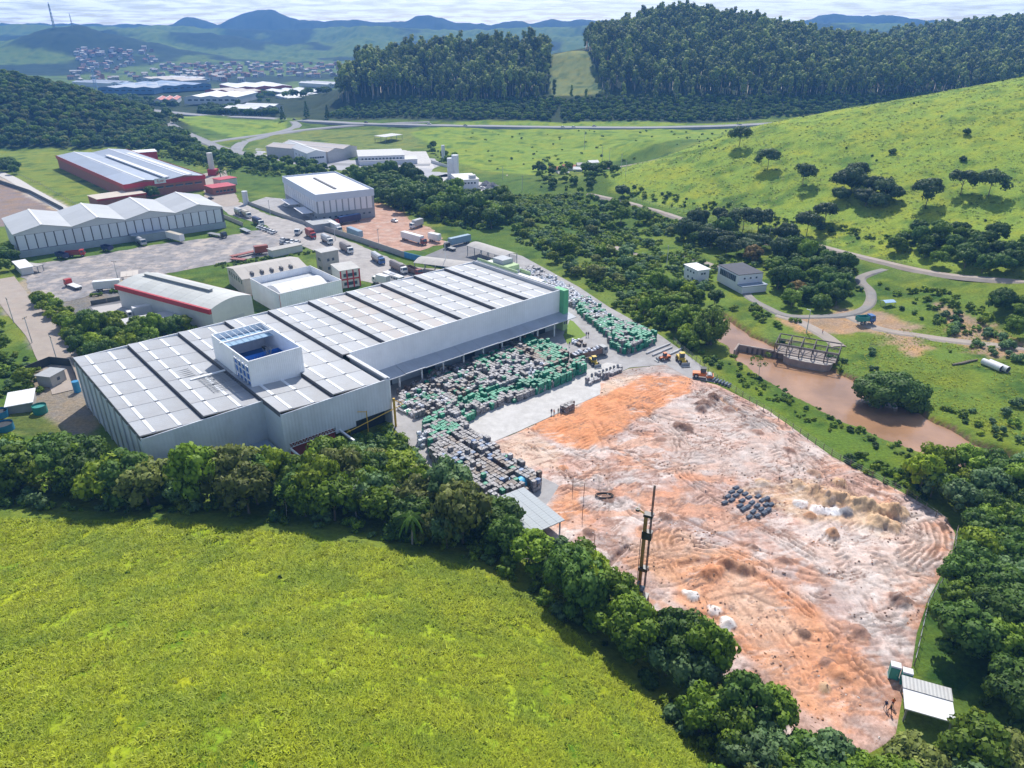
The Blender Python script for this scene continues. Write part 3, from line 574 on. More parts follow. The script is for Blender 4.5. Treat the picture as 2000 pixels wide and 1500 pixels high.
w.build('front_wall', WGREY, hall)
MB().box(xb, xb + .25, -V2, -V3, 0, ZT + .5).build('side_wall', WHX, hall)
MB().box(xb + .25, LX - 2.2, -V3 + .1, -V3 + .35, 5.8, ZT + .9).build('front_cladding', WHX, hall)
w = MB(); w.box(xb + .25, LX, -V3 + 1.2, -V3 + 1.5, 0, 5.8); w.build('lower_wall', M('lower_concrete_wall', (.42,.47,.52), .85, .1, .4, dirt=.4), hall)
for x in np.arange(xb + 8, LX - 8, 15.0):
    MB().box(x, x + 5, -V3 + 1.08, -V3 + 1.2, 0, 4.8).build('loading_door', DARK, hall)
for x in np.arange(xb + 5, LX - 1, 7.5): MB().box(x, x + .4, -V3 - 3.6, -V3 - 3.2, 0, 4.9).build('canopy_post', STEELW, hall)
cn = M('canopy_sheet', (.36,.39,.44), .6, .12, .2, rib=.04, ribw=1.1, dirt=.5, dirtcol=(.22,.22,.24))
for k in range(12):                          # canopy sheets, a little uneven
    x0_, x1_ = xb + .4 + (LX + .4 - xb) * k / 12, xb + .4 + (LX + .4 - xb) * (k + 1) / 12 - .06; dz = random.Random(k).uniform(-.08, .08)
    MB().sweep([(-V3 + .1, 6.3 + dz), (-V3 + .1, 6.15 + dz), (-V3 - 5.0, 5.0 + dz), (-V3 - 5.0, 5.2 + dz)], x0_, x1_).build('canopy_sheet', cn, hall)
w = MB(); w.box(LX - 2.2, LX, -V3 - 1.8, -V3 + 3, 5.2, ZT + 1.0); w.build('green_end_panel', GREENW, hall)
w = MB(); w.box(LX - 2.2, LX, -V3 - 1.8, -V3 + 3, 0, 5.2); w.build('office_corner', LGREEN, hall)
for k in range(2): MB().box(LX - 1.9 + k * 1.0, LX - 1.2 + k * 1.0, -V3 - 1.86, -V3 - 1.8, 2.2, 3.6).build('window', GLASS, hall)
w = MB(); w.box(LX - .3, LX, -V3 + 3, 0, 0, ZT + .6); w.box(.25, LX - .3, -.25, 0, 0, ZT + .5); w.build('back_wall', WHX, hall)
MB().box(LX - 2.4, LX - 2.1, -V3 + .35, -.25, ZT - .5, ZT + 1.0).build('end_parapet', TRIM, hall)
MB().box(LX - 2.1, LX - .3, -V3 + .35, -.25, ZT - .6, ZT - .2).build('end_gutter', YARD, hall)
MB().box(xb - .9, xb, -V2 + .25, -V3 - .2, ZT + .2, ZT + .6).build('parapet', TRIM, hall)
# roof bays
pm = {}
def panel(x0_, x1_, v0, v1, i, z_, mat, name='roof_panel', th=.06):
    w_, l_ = round(x1_ - x0_, 2), round(v1 - v0, 2); key = (w_, l_, mat.name, th)
    if key not in pm: pm[key] = MB().box(0, w_, -l_, 0, -.12, th).mesh(name, mat)
    sl = -.95 / BAY; o = bpy.data.objects.new(name, pm[key]); o.location = (x0_, -v0, z_ + (x0_ - i * BAY) * sl); o.rotation_euler = (0, -math.atan(sl), 0); link(o, hall)
for i in range(NB):
    ve = vend(i); xs = i * BAY; rows = 7 if ve > 50 else 6; ve2 = ve - .3; z_ = ZT + .75
    st = MB(); xe = xs + BAY - .35
    st.add([(xs + .05, -.3, z_ - .06), (xe, -.3, z_ - 1.0), (xe, -ve2, z_ - 1.0), (xs + .05, -ve2, z_ - .06), (xs + .05, -.3, z_ - .4), (xs + .05, -ve2, z_ - .4)], [(3, 2, 1, 0)])
    st.build('roof_deck', GUT, hall)
    MB().box(xs - .02, xs + .03, -ve2, -.3, ZT - .5, z_ + .02).build('roof_step', GUT, hall)
    MB().box(xe + .08, xe + .32, -ve2, -.3, ZT - .5, ZT - .32).build('valley_gutter', GUT, hall)
    rm = ROOFR if i in (5, 6) else ROOFG
    for r in range(rows):
        v0, v1 = .3 + (ve2 - .4) * r / rows, .3 + (ve2 - .4) * (r + 1) / rows - .16
        for (a_, b_, mt) in [(.05, 2.5, ROOFG), (2.56, 3.32, SKYL), (3.38, 7.9, rm), (7.96, 8.72, SKYL), (8.78, 13.08, rm if r < 3 else ROOFG)]:
            if i in (2, 3) and v1 > 25.0 and v0 < 48.2 and xs + b_ > 27.5 and xs + a_ < 41: pass
            if mt is SKYL: panel(xs + a_, xs + b_, v0 + .5, v1 - .25, i, z_, mt, 'skylight', .12)
            else: panel(xs + a_, xs + b_, v0, v1, i, z_, mt)
# monitor tower rising through the roof: open lantern of white sheet walls
tw = thing('roof_tower', 'open topped white sheet metal tower lined in blue rising through the grey hall roof', 'tower', HL(27.6, 25.4, ZT - .3), HRZ)
TX, TY, TZ = 13.6, 22.6, 7.6
MB().box(0, TX, -TY, -TY + .25, 0, TZ).build('front_wall', WH, tw); MB().box(TX - .25, TX, -TY + .25, 0, 0, TZ).build('side_wall', WH, tw)
MB().box(.25, TX - .25, -.25, 0, 0, TZ).build('back_wall', WH, tw); MB().box(0, .25, -TY + 9.3, 0, 0, TZ).build('side_wall', WH, tw)
MB().box(0, .25, -TY + .25, -TY + 9.3, 6.9, TZ).build('lintel', STEELW, tw); MB().box(.3, .45, -TY + .3, -TY + 9.2, .2, 6.2).build('blue_lining', BLUEP, tw)
for yy in np.linspace(.3, 9.2, 5): MB().box(-.08, .2, -TY + yy - (.16 if yy == np.linspace(.3, 9.2, 5)[2] else .07), -TY + yy + .1, 0, 6.9).build('mullion', STEELW, tw)
for zz_ in (.15, 2.4, 4.4, 6.0): MB().box(-.1, .18, -TY + .3, -TY + 9.2, zz_ - .1, zz_ + .12).build('transom', STEELW, tw)
t = MB()
for k in range(9):
    y_ = -TY + .5 + k * .98; t.bar((.1, y_, 6.1), (.1, y_ + .49, 6.85), .1); t.bar((.1, y_ + .49, 6.85), (.1, y_ + .98, 6.1), .1)
t.build('truss', STEELW, tw)
MB().box(.3, TX - .3, -TY + .3, -.3, .5, .7).build('blue_floor', BLUEP, tw)
MB().box(.26, TX - .26, -TY + .3, -TY + .42, .7, 3.0).build('blue_lining', BLUEP, tw); MB().box(TX - .4, TX - .27, -TY + .5, -9, .7, 3.2).build('blue_lining', BLUEP, tw); MB().box(.3, TX - .5, -9.4, -9.2, .7, 3.3).build('blue_lining', BLUEP, tw)
MB().box(-.5, TX, -7.2, -6.7, TZ - .3, TZ + .12).build('cross_beam', STEELW, tw)
for k in range(9): MB().box(.25 + k * 1.6, .36 + k * 1.6, -6.7, -.25, TZ - .2, TZ - .08).build('rafter', STEELW, tw)
MB().box(.25, TX - .25, -6.6, -.3, TZ - 1.7, TZ - 1.55).build('skylight_ceiling', M('blue_grey_ceiling', (.22,.36,.50), .6, .1), tw)
for (a_, b_) in (((0, -TY - .02), (TX, -TY + .3)), ((TX - .3, -TY + .3), (TX + .02, 0)), ((0, -.3), (TX - .3, .02)), ((-.02, -TY + .3), (.3, -.3))):
    MB().box(a_[0], b_[0], a_[1], b_[1], TZ, TZ + .09).build('coping', STEELW, tw)
t = MB(); rd_ = random.Random(3)
for k in range(9): t.tube([(4 + k * .9, -10.2, 1.2), (4.45 + k * .9, -10.2, 3.0), (4.9 + k * .9, -10.2, 1.2)], .06, 4)
for k in range(10): t.tube([(10 + rd_.uniform(-.8, .8), -10.4 + rd_.uniform(-.8, .8), .7), (10 + rd_.uniform(-1.2, 1.2), -10.4 + rd_.uniform(-1, 1), 4.5)], .07, 4)
t.build('inner_frame', STEELG, tw)
# scaffold laid on the roof left of the tower
sc = thing('roof_scaffold', 'flat steel lattice and white walkway lying on the hall roof below the tower window', 'scaffold', HL(19.6, 33.5, ZT + .35), HRZ)
t = MB()
for k in range(7): t.bar((.2 + k * 1.0, -1, .25), (.2 + k * 1.0, -11, .1), .07)
for k in range(9): t.bar((0, -1 - k * 1.2, .22), (6.8, -1 - k * 1.2, .15), .07)
for k in range(4): t.bar((k * 1.8, -1, .3), (k * 1.8 + 1.2, -11, .3), .05)
t.build('lattice', STEELG, sc); MB().box(-1.5, 7.4, -.6, .1, .15, .35).build('walkway', STEELW, sc); 
for k in range(5): MB().box(-4.4 - k * .2, .6, 2.2 + k * 1.2, 2.28 + k * 1.2, .1, .2).build('rail', STEELG, sc)
# open truss bay below the front wall and the bridge arms
t = MB(); y_ = -V2 - .1
for (z0_, z1_, off) in ((4.4, 5.5, 0),):
    t.bar((xa + .8, y_, z0_), (xa + 12.4, y_, z0_), .14); t.bar((xa + .8, y_, z1_), (xa + 12.4, y_, z1_), .14)
    for k in range(14): x = xa + .8 + k * .828; t.bar((x, y_, z0_), (x + .414, y_, z1_), .08); t.bar((x + .414, y_, z1_), (x + .828, y_, z0_), .08)
t.build('lattice_girder', STEELW, hall)
MB().box(xa + .8, xa + 12.5, -V2 + .6, -V2 + .8, 0, 5.6).build('red_inner_wall', M('red_inner_wall', (.30,.05,.04), .8), hall)
for x in (xa + .6, xa + 9, xa + 13.4): MB().box(x, x + .45, -V2 - 6.5, -V2, 3.9, 4.3).build('outrigger_beam', STEELW, hall)
MB().box(xa + 18, xb - .3, -V2 + 3, -V2 + 3.2, 0, 5.0).build('opening_back', DARK, hall)
yf = thing('yellow_gantry', 'yellow painted pipe gantry standing against the corner of the hall', 'gantry', HL(xb - 7.5, V2 + .8, 0), HRZ)
t = MB(); t.bar((0, 0, 0), (0, 0, 7.2), .2); t.bar((0, 0, 7), (-2.2, .4, 7.6), .14); t.build('post', YEL, yf)
MB().bar((-6, -.2, 3.5), (10.5, -.2, 5.6), .18).build('boom', YEL, yf); t = MB(); t.bar((7.9, 0, 0), (7.9, 0, 8), .5); t.build('corner_column', YEL, yf); MB().bar((7.9, 0, 7.6), (10.2, -.2, 5.8), .14).build('brace', YEL, yf)
t = MB().box(0, 8, -7, 0, 3.2, 3.35); t.build('canopy', M('blue_grey_canopy', (.28,.34,.42), .6, .1, rib=.03, ribw=.8), thing('side_canopy', 'flat grey canopy in the notch of the hall front', 'canopy', HL(2 * BAY - 8.5, V1 + .2, 0), HRZ))
cp = thing('loading_canopy', 'pale blue sheet canopy on the narrow end wall of the hall', 'canopy', HL(-5.2, 41.5, 0), HRZ)
MB().add([(0,0,3.5),(5,0,4.2),(5,-8,4.2),(0,-8,3.5),(0,0,3.38),(5,0,4.08),(5,-8,4.08),(0,-8,3.38)], [(0,3,2,1),(4,5,6,7),(0,1,5,4),(1,2,6,5),(2,3,7,6),(3,0,4,7)]).build('roof', M('pale_blue_sheet', (.42,.54,.68), .5, .05), cp)
for y in (-.4, -7.6): MB().box(.1, .25, y - .08, y + .08, 0, 3.4).build('post', STEELG, cp)
# office annexe behind the hall
an = thing('office_annexe', 'low pale green office block with white flat roof behind the far end of the hall', 'building', HL(LX + .1, 30, 0), HRZ)
MB().box(0, 6.5, 0, 30, 0, ZT - 2).build('wall', LGREEN, an)
MB().box(.3, 6.2, .3, 13, ZT - 2, ZT - 1.4).build('roof', WHROOF, an); MB().box(.3, 6.2, 13.3, 29.7, ZT - 2, ZT - .4).build('roof', WHROOF, an)
w = MB(); w.box(-.2, .15, 8, 30, ZT - 2, ZT + 1.5); w.box(6.2, 6.5, 8, 30, ZT - 2, ZT - .2); w.build('parapet', LGREEN, an)
MB().box(1, 6, 17, 22.5, ZT - .4, ZT + 3.0).build('stair_tower', M('grey_curved_wall', (.42,.44,.46), .8), an)
MB().box(.6, 6.2, 13.8, 17, ZT - .4, ZT + 1.4).build('plant_room', LGREEN, an)

# --- generic builders -----------------------------------------------------------
def windows(bd, L, y, z0, n, w_=1.2, h_=1.1, x0=1.5, x1=None, mat=None, face='front'):
    x1 = x1 or L - 1.5; me = MB().box(-w_ / 2, w_ / 2, -.05, .05, 0, h_).mesh('window', mat or GLASS); fm = MB().box(-w_ / 2 - .1, w_ / 2 + .1, -.09, -.06, -.12, -.02).mesh('sill', TRIM)
    for k in range(n):
        x = x0 + (x1 - x0) * (k + .5) / n; o = bpy.data.objects.new('window', me); link(o, bd)
        if face == 'front': o.location = (x, y, z0)
        else: o.location = (y, x, z0); o.rotation_euler[2] = math.pi / 2
        s_ = bpy.data.objects.new('sill', fm); link(s_, o)
def gables(w, L, Wd, h, n, rise, ridge, m=0):
    pass
def shed(name, label, A, B, C, h, wall, roof, kind='flat', rise=1.5, n=1, zb=0.0, cat='warehouse', overhang=.4, open_=False, ridge='y', group=None, roofparts=1, roofname='roof_sheet', loc=None):
    if loc is None: o_, rz, L, Wd = fr(A, B, C, h, zb)
    else: o_, rz, L, Wd = loc
    bd = thing(name, label, cat, o_, rz, group); ov = overhang
    h = h - zb
    if kind == 'gable' and ridge == 'x':     # ridge runs along local x; gable triangles on the x ends
        if not open_: MB().sweep([(0, 0), (Wd, 0), (Wd, h), (Wd / 2, h + rise), (0, h)], 0, L).build('wall', wall, bd)
        for s in (0, 1):
            y0_, y1_ = (-ov, Wd / 2) if s == 0 else (Wd / 2, Wd + ov); z0_, z1_ = (h - rise * ov / (Wd / 2) + .05, h + rise + .05) if s == 0 else (h + rise + .05, h - rise * ov / (Wd / 2) + .05)
            for k in range(roofparts):
                xa_, xb_ = -ov + (L + 2 * ov) * k / roofparts, -ov + (L + 2 * ov) * (k + 1) / roofparts - (.05 if roofparts > 1 else 0)
                MB().sweep([(y0_, z0_), (y1_, z1_), (y1_, z1_ + .14), (y0_, z0_ + .14)], xa_, xb_).build(roofname, roof, bd)
    elif kind == 'gable':                    # n gables side by side along local x, ridges along local y
        pw = L / n; prof = [(0, 0)] + [(0, h)]
        for k in range(n): prof += [(k * pw + pw / 2, h + rise), ((k + 1) * pw, h)]
        prof += [(L, 0)]
        if not open_: MB().sweep(prof, 0, Wd, axis='y').build('wall', wall, bd)
        for k in range(n):
            for s in (0, 1):
                xa_, xb_ = (k * pw - (ov if k == 0 else 0), k * pw + pw / 2) if s == 0 else (k * pw + pw / 2, (k + 1) * pw + (ov if k == n - 1 else 0))
                za, zc = (h + .04 - (rise * ov / (pw / 2) if k == 0 else 0), h + rise + .04) if s == 0 else (h + rise + .04, h + .04 - (rise * ov / (pw / 2) if k == n - 1 else 0))
                for q in range(roofparts):
                    ya_, yb_ = -ov + (Wd + 2 * ov) * q / roofparts, -ov + (Wd + 2 * ov) * (q + 1) / roofparts - (.06 if roofparts > 1 else 0)
                    MB().sweep([(xa_, za), (xb_, zc), (xb_, zc + .12), (xa_, za + .12)], ya_, yb_, axis='y').build(roofname, roof, bd)
            MB().box(k * pw + pw / 2 - .45, k * pw + pw / 2 + .45, -ov - .05, Wd + ov + .05, h + rise + .1, h + rise + .26).build('ridge_cap', WHROOF, bd)
    elif kind == 'arch':                     # barrel roof, ridge along local x
        pr = [(Wd * t_ / 10, h + rise * math.sin(math.pi * t_ / 10)) for t_ in range(11)]
        if not open_: MB().sweep([(0, 0)] + [(Wd, 0)] + pr[::-1], 0, L).build('wall', wall, bd)
        pr2 = [(-ov, h - .05)] + pr + [(Wd + ov, h - .05)]
        for k in range(roofparts):
            xa_, xb_ = -ov + (L + 2 * ov) * k / roofparts, -ov + (L + 2 * ov) * (k + 1) / roofparts - (.05 if roofparts > 1 else 0)
            MB().sweep([(p[0], p[1] + .03) for p in pr2] + [(p[0], p[1] + .15) for p in pr2[::-1]], xa_, xb_).build(roofname, roof, bd)
    else:
        if not open_: MB().box(0, L, 0, Wd, 0, h).build('wall', wall, bd)
        for k in range(roofparts):
            MB().box(-ov + (L + 2 * ov) * k / roofparts, -ov + (L + 2 * ov) * (k + 1) / roofparts - (.05 if roofparts > 1 else 0), -ov, Wd + ov, h + .01, h + .22).build(roofname, roof, bd)
    if open_:
        for x in np.linspace(.3, L - .3, max(2, int(L / 7) + 1)):
            for y in (.3, Wd - .3): MB().box(x - .12, x + .12, y - .12, y + .12, 0, h - .06).build('post', STEELG, bd)
    return bd, L, Wd

# long gabled warehouse at the left edge
PAN = M('pale_wall_panel', (.60,.63,.68), .6, .06, .3, dirt=.25, dirtcol=(.45,.46,.48), objvar=.05); LROOF = M('light_grey_roof', (.42,.43,.44), .5, .06, .1, rib=.03, ribw=1, ribaxis='Y', dirt=.25, dirtcol=(.4,.4,.4), objvar=.06)
CONCW = M('concrete_plinth', (.33,.38,.42), .85, .12, .3, dirt=.4)
bd, L, Wd = shed('gabled_warehouse', 'long pale warehouse with four shallow gables and panelled front beside the puddled truck yard', (26,458), (434,404), (380,381), 10.5, M('light_gable_sheet', (.55,.56,.57), .6, .08, .3, rib=.04, ribw=.8), LROOF, 'gable', 2.6, 4, roofparts=3, overhang=.5)
def facade(bd, L, n, z0, z1, mat, side='front', Wd=0, gap=.5, x0=.6, x1=None, name='wall_panel'):
    x1 = x1 or L - .6; pw = (x1 - x0) / n; me = MB().box(0, pw - gap, -.16, -.02, 0, z1 - z0).mesh(name, mat)
    for k in range(n):
        o = bpy.data.objects.new(name, me); link(o, bd)
        if side == 'front': o.location = (x0 + k * pw, 0, z0)
        elif side == 'left': o.location = (0, x0 + k * pw + pw - gap, z0); o.rotation_euler[2] = -math.pi / 2
        else: o.location = (L, x0 + k * pw, z0); o.rotation_euler[2] = math.pi / 2
facade(bd, L, 24, 3.2, 9.6, PAN); MB().box(0, L, -.1, -.01, 3.0, 9.7).build('panel_joint', GUT, bd)
MB().box(-.2, L + .1, -.6, -.05, 0, 3.0).build('plinth', CONCW, bd); MB().box(L * .52, L * .68, -5, -.6, 0, 3.4).build('loading_bay', CONCW, bd); MB().box(L * .5, L * .67, -5.6, -.2, 3.5, 3.8).build('bay_roof', M('blue_grey_roof', (.22,.27,.34), .6), bd)
facade(bd, L, 8, .5, 9.8, PAN, side='left', x1=Wd - .6, gap=.15)

# red factory
bd, L, Wd = shed('red_factory', 'large factory with blue grey roof and bright red band beside the left lawn', (242,362), (399,343), (105,305), 8.5, BRICKR, M('blue_grey_sheet', (.30,.34,.41), .5, .08, .1, rib=.03, ribw=1.0, dirt=.2, objvar=.08), 'gable', 1.6, 2, overhang=.3, roofparts=4)
w = MB(); w.box(-.5, L + .5, -.5, -.36, 6.6, 9.0); w.box(-.5, -.36, -.5, Wd + .5, 6.6, 9.0); w.box(L + .36, L + .5, -.36, Wd + .5, 6.6, 9.0); w.build('red_band', REDP, bd)
windows(bd, L, -.05, 4.4, 7, 4.5, .9, x0=5); 
MB().box(L * .36, L * .50, -.7, -.55, 7.2, 10.2).build('sign_board', SKYL, bd)
w = MB(); w.tube([(L * .41, -.72, 9.6), (L * .395, -.72, 9.3), (L * .392, -.72, 8.6), (L * .405, -.72, 8.1), (L * .425, -.72, 8.2)], .16, 5); w.box(L * .40, L * .42, -.8, -.7, 8.75, 8.95); w.box(L * .43, L * .47, -.8, -.7, 8.2, 8.5); w.box(L * .43, L * .48, -.8, -.7, 8.7, 8.9); w.build('sign_emblem', REDP, bd)
for k in range(3): MB().box(L * .22 + k * 14, L * .22 + k * 14 + 3, 3, Wd * .8, 9.3, 10.1).build('roof_monitor', WHROOF, bd)
shed('factory_wing', 'small red banded wing with white roof behind the red factory', (250,300), (306,296), (235,296), 8.5, REDP, WHROOF, 'flat', cat='building')
bd, L, Wd = shed('long_canopy', 'long low flat beige roof with red fascia in front of the red factory', (190,390), (284,377), (188,380), 4.5, BRICKR, M('beige_roof', (.52,.45,.38), .8, .08, .2), 'flat', cat='shed'); MB().box(-.45, L + .45, -.55, -.42, 3.7, 4.6).build('fascia', REDP, bd)
bd, L, Wd = shed('gatehouse', 'red and white gatehouse with flat roof by the factory gate', (415,368), (460,362), (418,360), 4.2, BRICKR, REDP, 'flat', cat='gatehouse'); windows(bd, L, -.05, 1.4, 5, 1.6, 1.1)
bd, L, Wd = shed('gatehouse_annexe', 'small red roofed block behind the gatehouse beside the palms', (430,352), (462,347), (428,347), 4.2, PLAST, REDP, 'flat', cat='building')
# big white and grey distribution building
W2 = M('white_wall_panel', (.68,.68,.72), .55, .04, .3, objvar=.03); GREYB = M('grey_masonry', (.30,.32,.35), .9, .12, .6, dirt=.4)
bd, L, Wd = shed('white_warehouse', 'tall white roofed warehouse with rows of white wall panels above a grey block base', (617,384), (729,372), (501,352), 14, GREYB, WHROOF, 'flat', overhang=.0)
facade(bd, L, 9, 5.2, 11.4, W2, gap=.7); facade(bd, L, 15, 5.2, 11.4, W2, side='left', x1=Wd - .6, gap=.7)
w = MB(); w.box(-.3, L + .3, -.3, -.03, 11.4, 15.0); w.box(-.3, -.03, -.03, Wd + .3, 11.4, 15.0); w.box(L + .03, L + .3, -.03, Wd + .3, 11.4, 15.0); w.box(-.03, L + .03, Wd + .03, Wd + .3, 11.4, 15.0); w.build('parapet', M('pale_blue_parapet', (.52,.58,.68), .5, .04), bd)
MB().box(L * .45, L * .49, Wd * .2, Wd * .8, 14.25, 14.7).build('ridge_vent', GUT, bd); windows(bd, L, -.05, 2.2, 9, 1.2, .9); windows(bd, Wd, -.05, 2.2, 12, 1.2, .9, face='side')
for (y0_, y1_) in ((Wd * .12, Wd * .38), (Wd * .52, Wd * .78)): MB().box(-6, -.35, y0_, y1_, 4.3, 4.6).build('dock_canopy', W2, bd)
bd, L, Wd = shed('guard_cabin', 'low grey flat roofed cabin at the entrance of the white warehouse', (612,440), (655,434), (600,432), 3.6, GREYB, M('grey_slab', (.34,.35,.36), .8), 'flat', cat='cabin')
# red trimmed shed and its neighbours
bd, L, Wd = shed('red_trim_warehouse', 'white warehouse with ribbed grey roof and bright red eave beside the container court', (412,606), (491,577), (305,533), 8.5, PLAST, M('ribbed_pale_roof', (.46,.47,.45), .6, .08, .2, rib=.05, ribw=1.6, ribaxis='Y', dirt=.4, dirtcol=(.36,.35,.33), objvar=.05), 'arch', 1.1, roofparts=1, overhang=.2) if False else (None, 0, 0)
o_, rz, L, Wd = fr((412,604), (491,576), (305,533), 8.5)
bd = thing('red_trim_warehouse', 'white warehouse with ribbed grey roof and bright red eave beside the container court', 'warehouse', o_, rz)
pr = [(L * t_ / 8, 8.3 + 1.5 * math.sin(math.pi * t_ / 8) ** .9) for t_ in range(9)]
MB().sweep([(0, 0)] + pr + [(L, 0)], 0, Wd, axis='y').build('wall', PLAST, bd)
RP = M('ribbed_pale_roof', (.46,.47,.45), .6, .08, .2, rib=.05, ribw=1.2, ribaxis='Y', dirt=.4, dirtcol=(.36,.35,.33), objvar=.07)
for k in range(9): MB().sweep([(p[0], p[1] + .05) for p in pr] + [(p[0], p[1] + .17) for p in pr[::-1]], Wd * k / 9, Wd * (k + 1) / 9 - .08, axis='y').build('roof_sheet', RP, bd)
MB().box(-.9, -.05, -.1, Wd + .1, 6.9, 8.55).build('red_eave', REDP, bd); MB().box(L + .02, L + .2, 0, Wd, 7.9, 8.4).build('gutter', REDP, bd)
MB().box(L * .52, L * .60, Wd * .22, Wd * .92, 9.9, 10.9).build('ridge_monitor', STEELG, bd); MB().box(L * .50, L * .62, Wd * .21, Wd * .93, 10.92, 11.0).build('monitor_roof', RP, bd)
MB().box(L * .3, L * .75, -.06, -.01, 1.0, 3.4).build('wall_patch', M('patched_plaster', (.5,.5,.52), .8), bd)
def lean(name, label, A, B, C, h, mat, cat='canopy'): return shed(name, label, A, B, C, h, PLAST, mat, 'flat', cat=cat, open_=True, overhang=.1, roofparts=3)
lean('side_canopy', 'pale flat canopy against the north part of the red trimmed warehouse', (283,560), (318,579), (305,553), 3.8, TRIM)
lean('court_canopy', 'white sheet canopy running along the south side of the container court', (220,640), (365,614), (215,628), 3.2, TRIM)
lean('court_canopy', 'short white canopy against the front of the red trimmed warehouse', (352,612), (405,625), (388,601), 3.6, TRIM)
lean('yard_shelter', 'small beige tin shelter at the edge of the truck yard', (236,542), (270,538), (236,532), 3.0, M('beige_tin', (.5,.45,.4), .8), 'shelter')
lean('yard_shelter', 'narrow red brown tin shelter beside the red trimmed warehouse', (272,544), (306,534), (270,540), 3.0, M('brown_tin', (.42,.3,.27), .8), 'shelter')
bd, L, Wd = shed('beige_warehouse', 'old beige warehouse with low arched roof between truck yard and white parapet building', (474,546), (600,523), (425,526), 6.5, M('beige_wall', (.52,.49,.44), .85, .1, .4, dirt=.4), M('beige_fibre_roof', (.43,.40,.37), .85, .08, .15, dirt=.35, rib=.03, ribw=1.1, ribaxis='Y', objvar=.05), 'gable', 1.8, ridge='x', roofparts=6)
windows(bd, Wd, -.05, 4.2, 6, .9, 1.8, x0=.8, face='side')
for k in range(5): MB().box(L * (.16 + k * .15), L * (.16 + k * .15) + .8, 1.0, 3.6, 7.1, 8.1).build('roof_vent', GUT, bd)
o_, rz, L, Wd = fr((545,575), (667,547), (483,545), 8.0)
bd = thing('parapet_warehouse', 'white walled warehouse with bright white barrel roof sunk behind a parapet next to the hall', 'warehouse', o_, rz)
w = MB(); w.box(0, L, 0, .3, 0, 8); w.build('front_wall', WHX, bd); MB().box(0, .3, .3, Wd, 0, 8).build('side_wall', WHX, bd); MB().box(L - .3, L, .3, Wd, 0, 8).build('side_wall', WHX, bd); MB().box(.3, L - .3, Wd - .3, Wd, 0, 8).build('back_wall', WHX, bd)
MB().box(.3, L - .3, .3, Wd - .3, 0, 5.6).build('roof_base', M('grey_roof_base', (.45,.47,.49), .8), bd)
yc0, yc1 = Wd * .18, Wd * .72; pr = [(yc0 + (yc1 - yc0) * t_ / 10, 5.8 + 1.9 * math.sin(math.pi * t_ / 10)) for t_ in range(11)]
for k in range(4): MB().sweep(pr[::-1], 3 + (L - 6) * k / 4, 3 + (L - 6) * (k + 1) / 4 - .05).build('barrel_roof', WHROOF, bd)
w = MB(); w.box(-.08, L + .08, -.08, .32, 8, 8.12); w.box(-.08, .32, .32, Wd, 8, 8.12); w.box(L - .32, L + .08, .32, Wd, 8, 8.12); w.box(.32, L - .32, Wd - .3, Wd + .05, 8, 8.12); w.build('coping', TRIM, bd); MB().box(-.1, .02, -.12, -.01, 0, 8).build('corner_trim', REDP, bd)
bd, L, Wd = shed('block_tower', 'narrow three storey grey block tower between the street and the white parapet building', (628,494), (660,488), (622,487), 9.5, BLOCK, M('tower_slab', (.45,.44,.43), .85), 'flat', cat='tower', overhang=.5); windows(bd, L, -.05, 5.5, 2, 1, 1.2); windows(bd, L, -.05, 2.0, 2, 1, 1.2); windows(bd, Wd, -.05, 2.0, 2, 1, 1.2, face='side'); windows(bd, Wd, -.05, 5.6, 2, 1, 1.2, face='side')
bd, L, Wd = shed('red_frame_house', 'two storey grey roofed house with red painted concrete frame behind the hall', (663,530), (702,524), (632,519), 7.0, PLAST, M('greyish_slab', (.46,.45,.43), .85, .1, .3, dirt=.4), 'flat', cat='building', overhang=.3)
for x in np.linspace(0, L - .5, 4): MB().box(x, x + .5, -.25, -.02, 0, 7.0).build('red_column', REDP, bd)
MB().box(0, L, -.24, -.03, 3.2, 3.7).build('red_beam', REDP, bd); windows(bd, L, -.05, 4.4, 3, 2, 1.3); windows(bd, L, -.05, 1.0, 3, 2, 1.3)
for lb, A, B, C in (('grey barrel roofed open carport nearest the hall', (912,525), (932,512), (846,491)), ('grey barrel roofed open carport farther from the hall beside the bushes', (984,502), (1012,495), (911,479))):
    o_, rz, L, Wd = fr(A, B, C, 4.5); bd = thing('carport', lb, 'carport', o_, rz, 'arched carports behind the hall')
    pr = [(L * t_ / 8, 4.3 + 1.0 * math.sin(math.pi * t_ / 8)) for t_ in range(9)]
    for k in range(6): MB().sweep(pr + [(p[0], p[1] + .12) for p in pr[::-1]], Wd * k / 6, Wd * (k + 1) / 6 - .05, axis='y').build('roof_sheet', FIBRE, bd)
    for y in np.linspace(.5, Wd - .5, 6):
        for x in (.3, L - .3): MB().box(x - .12, x + .12, y - .12, y + .12, 0, 4.4).build('post', STEELG, bd)
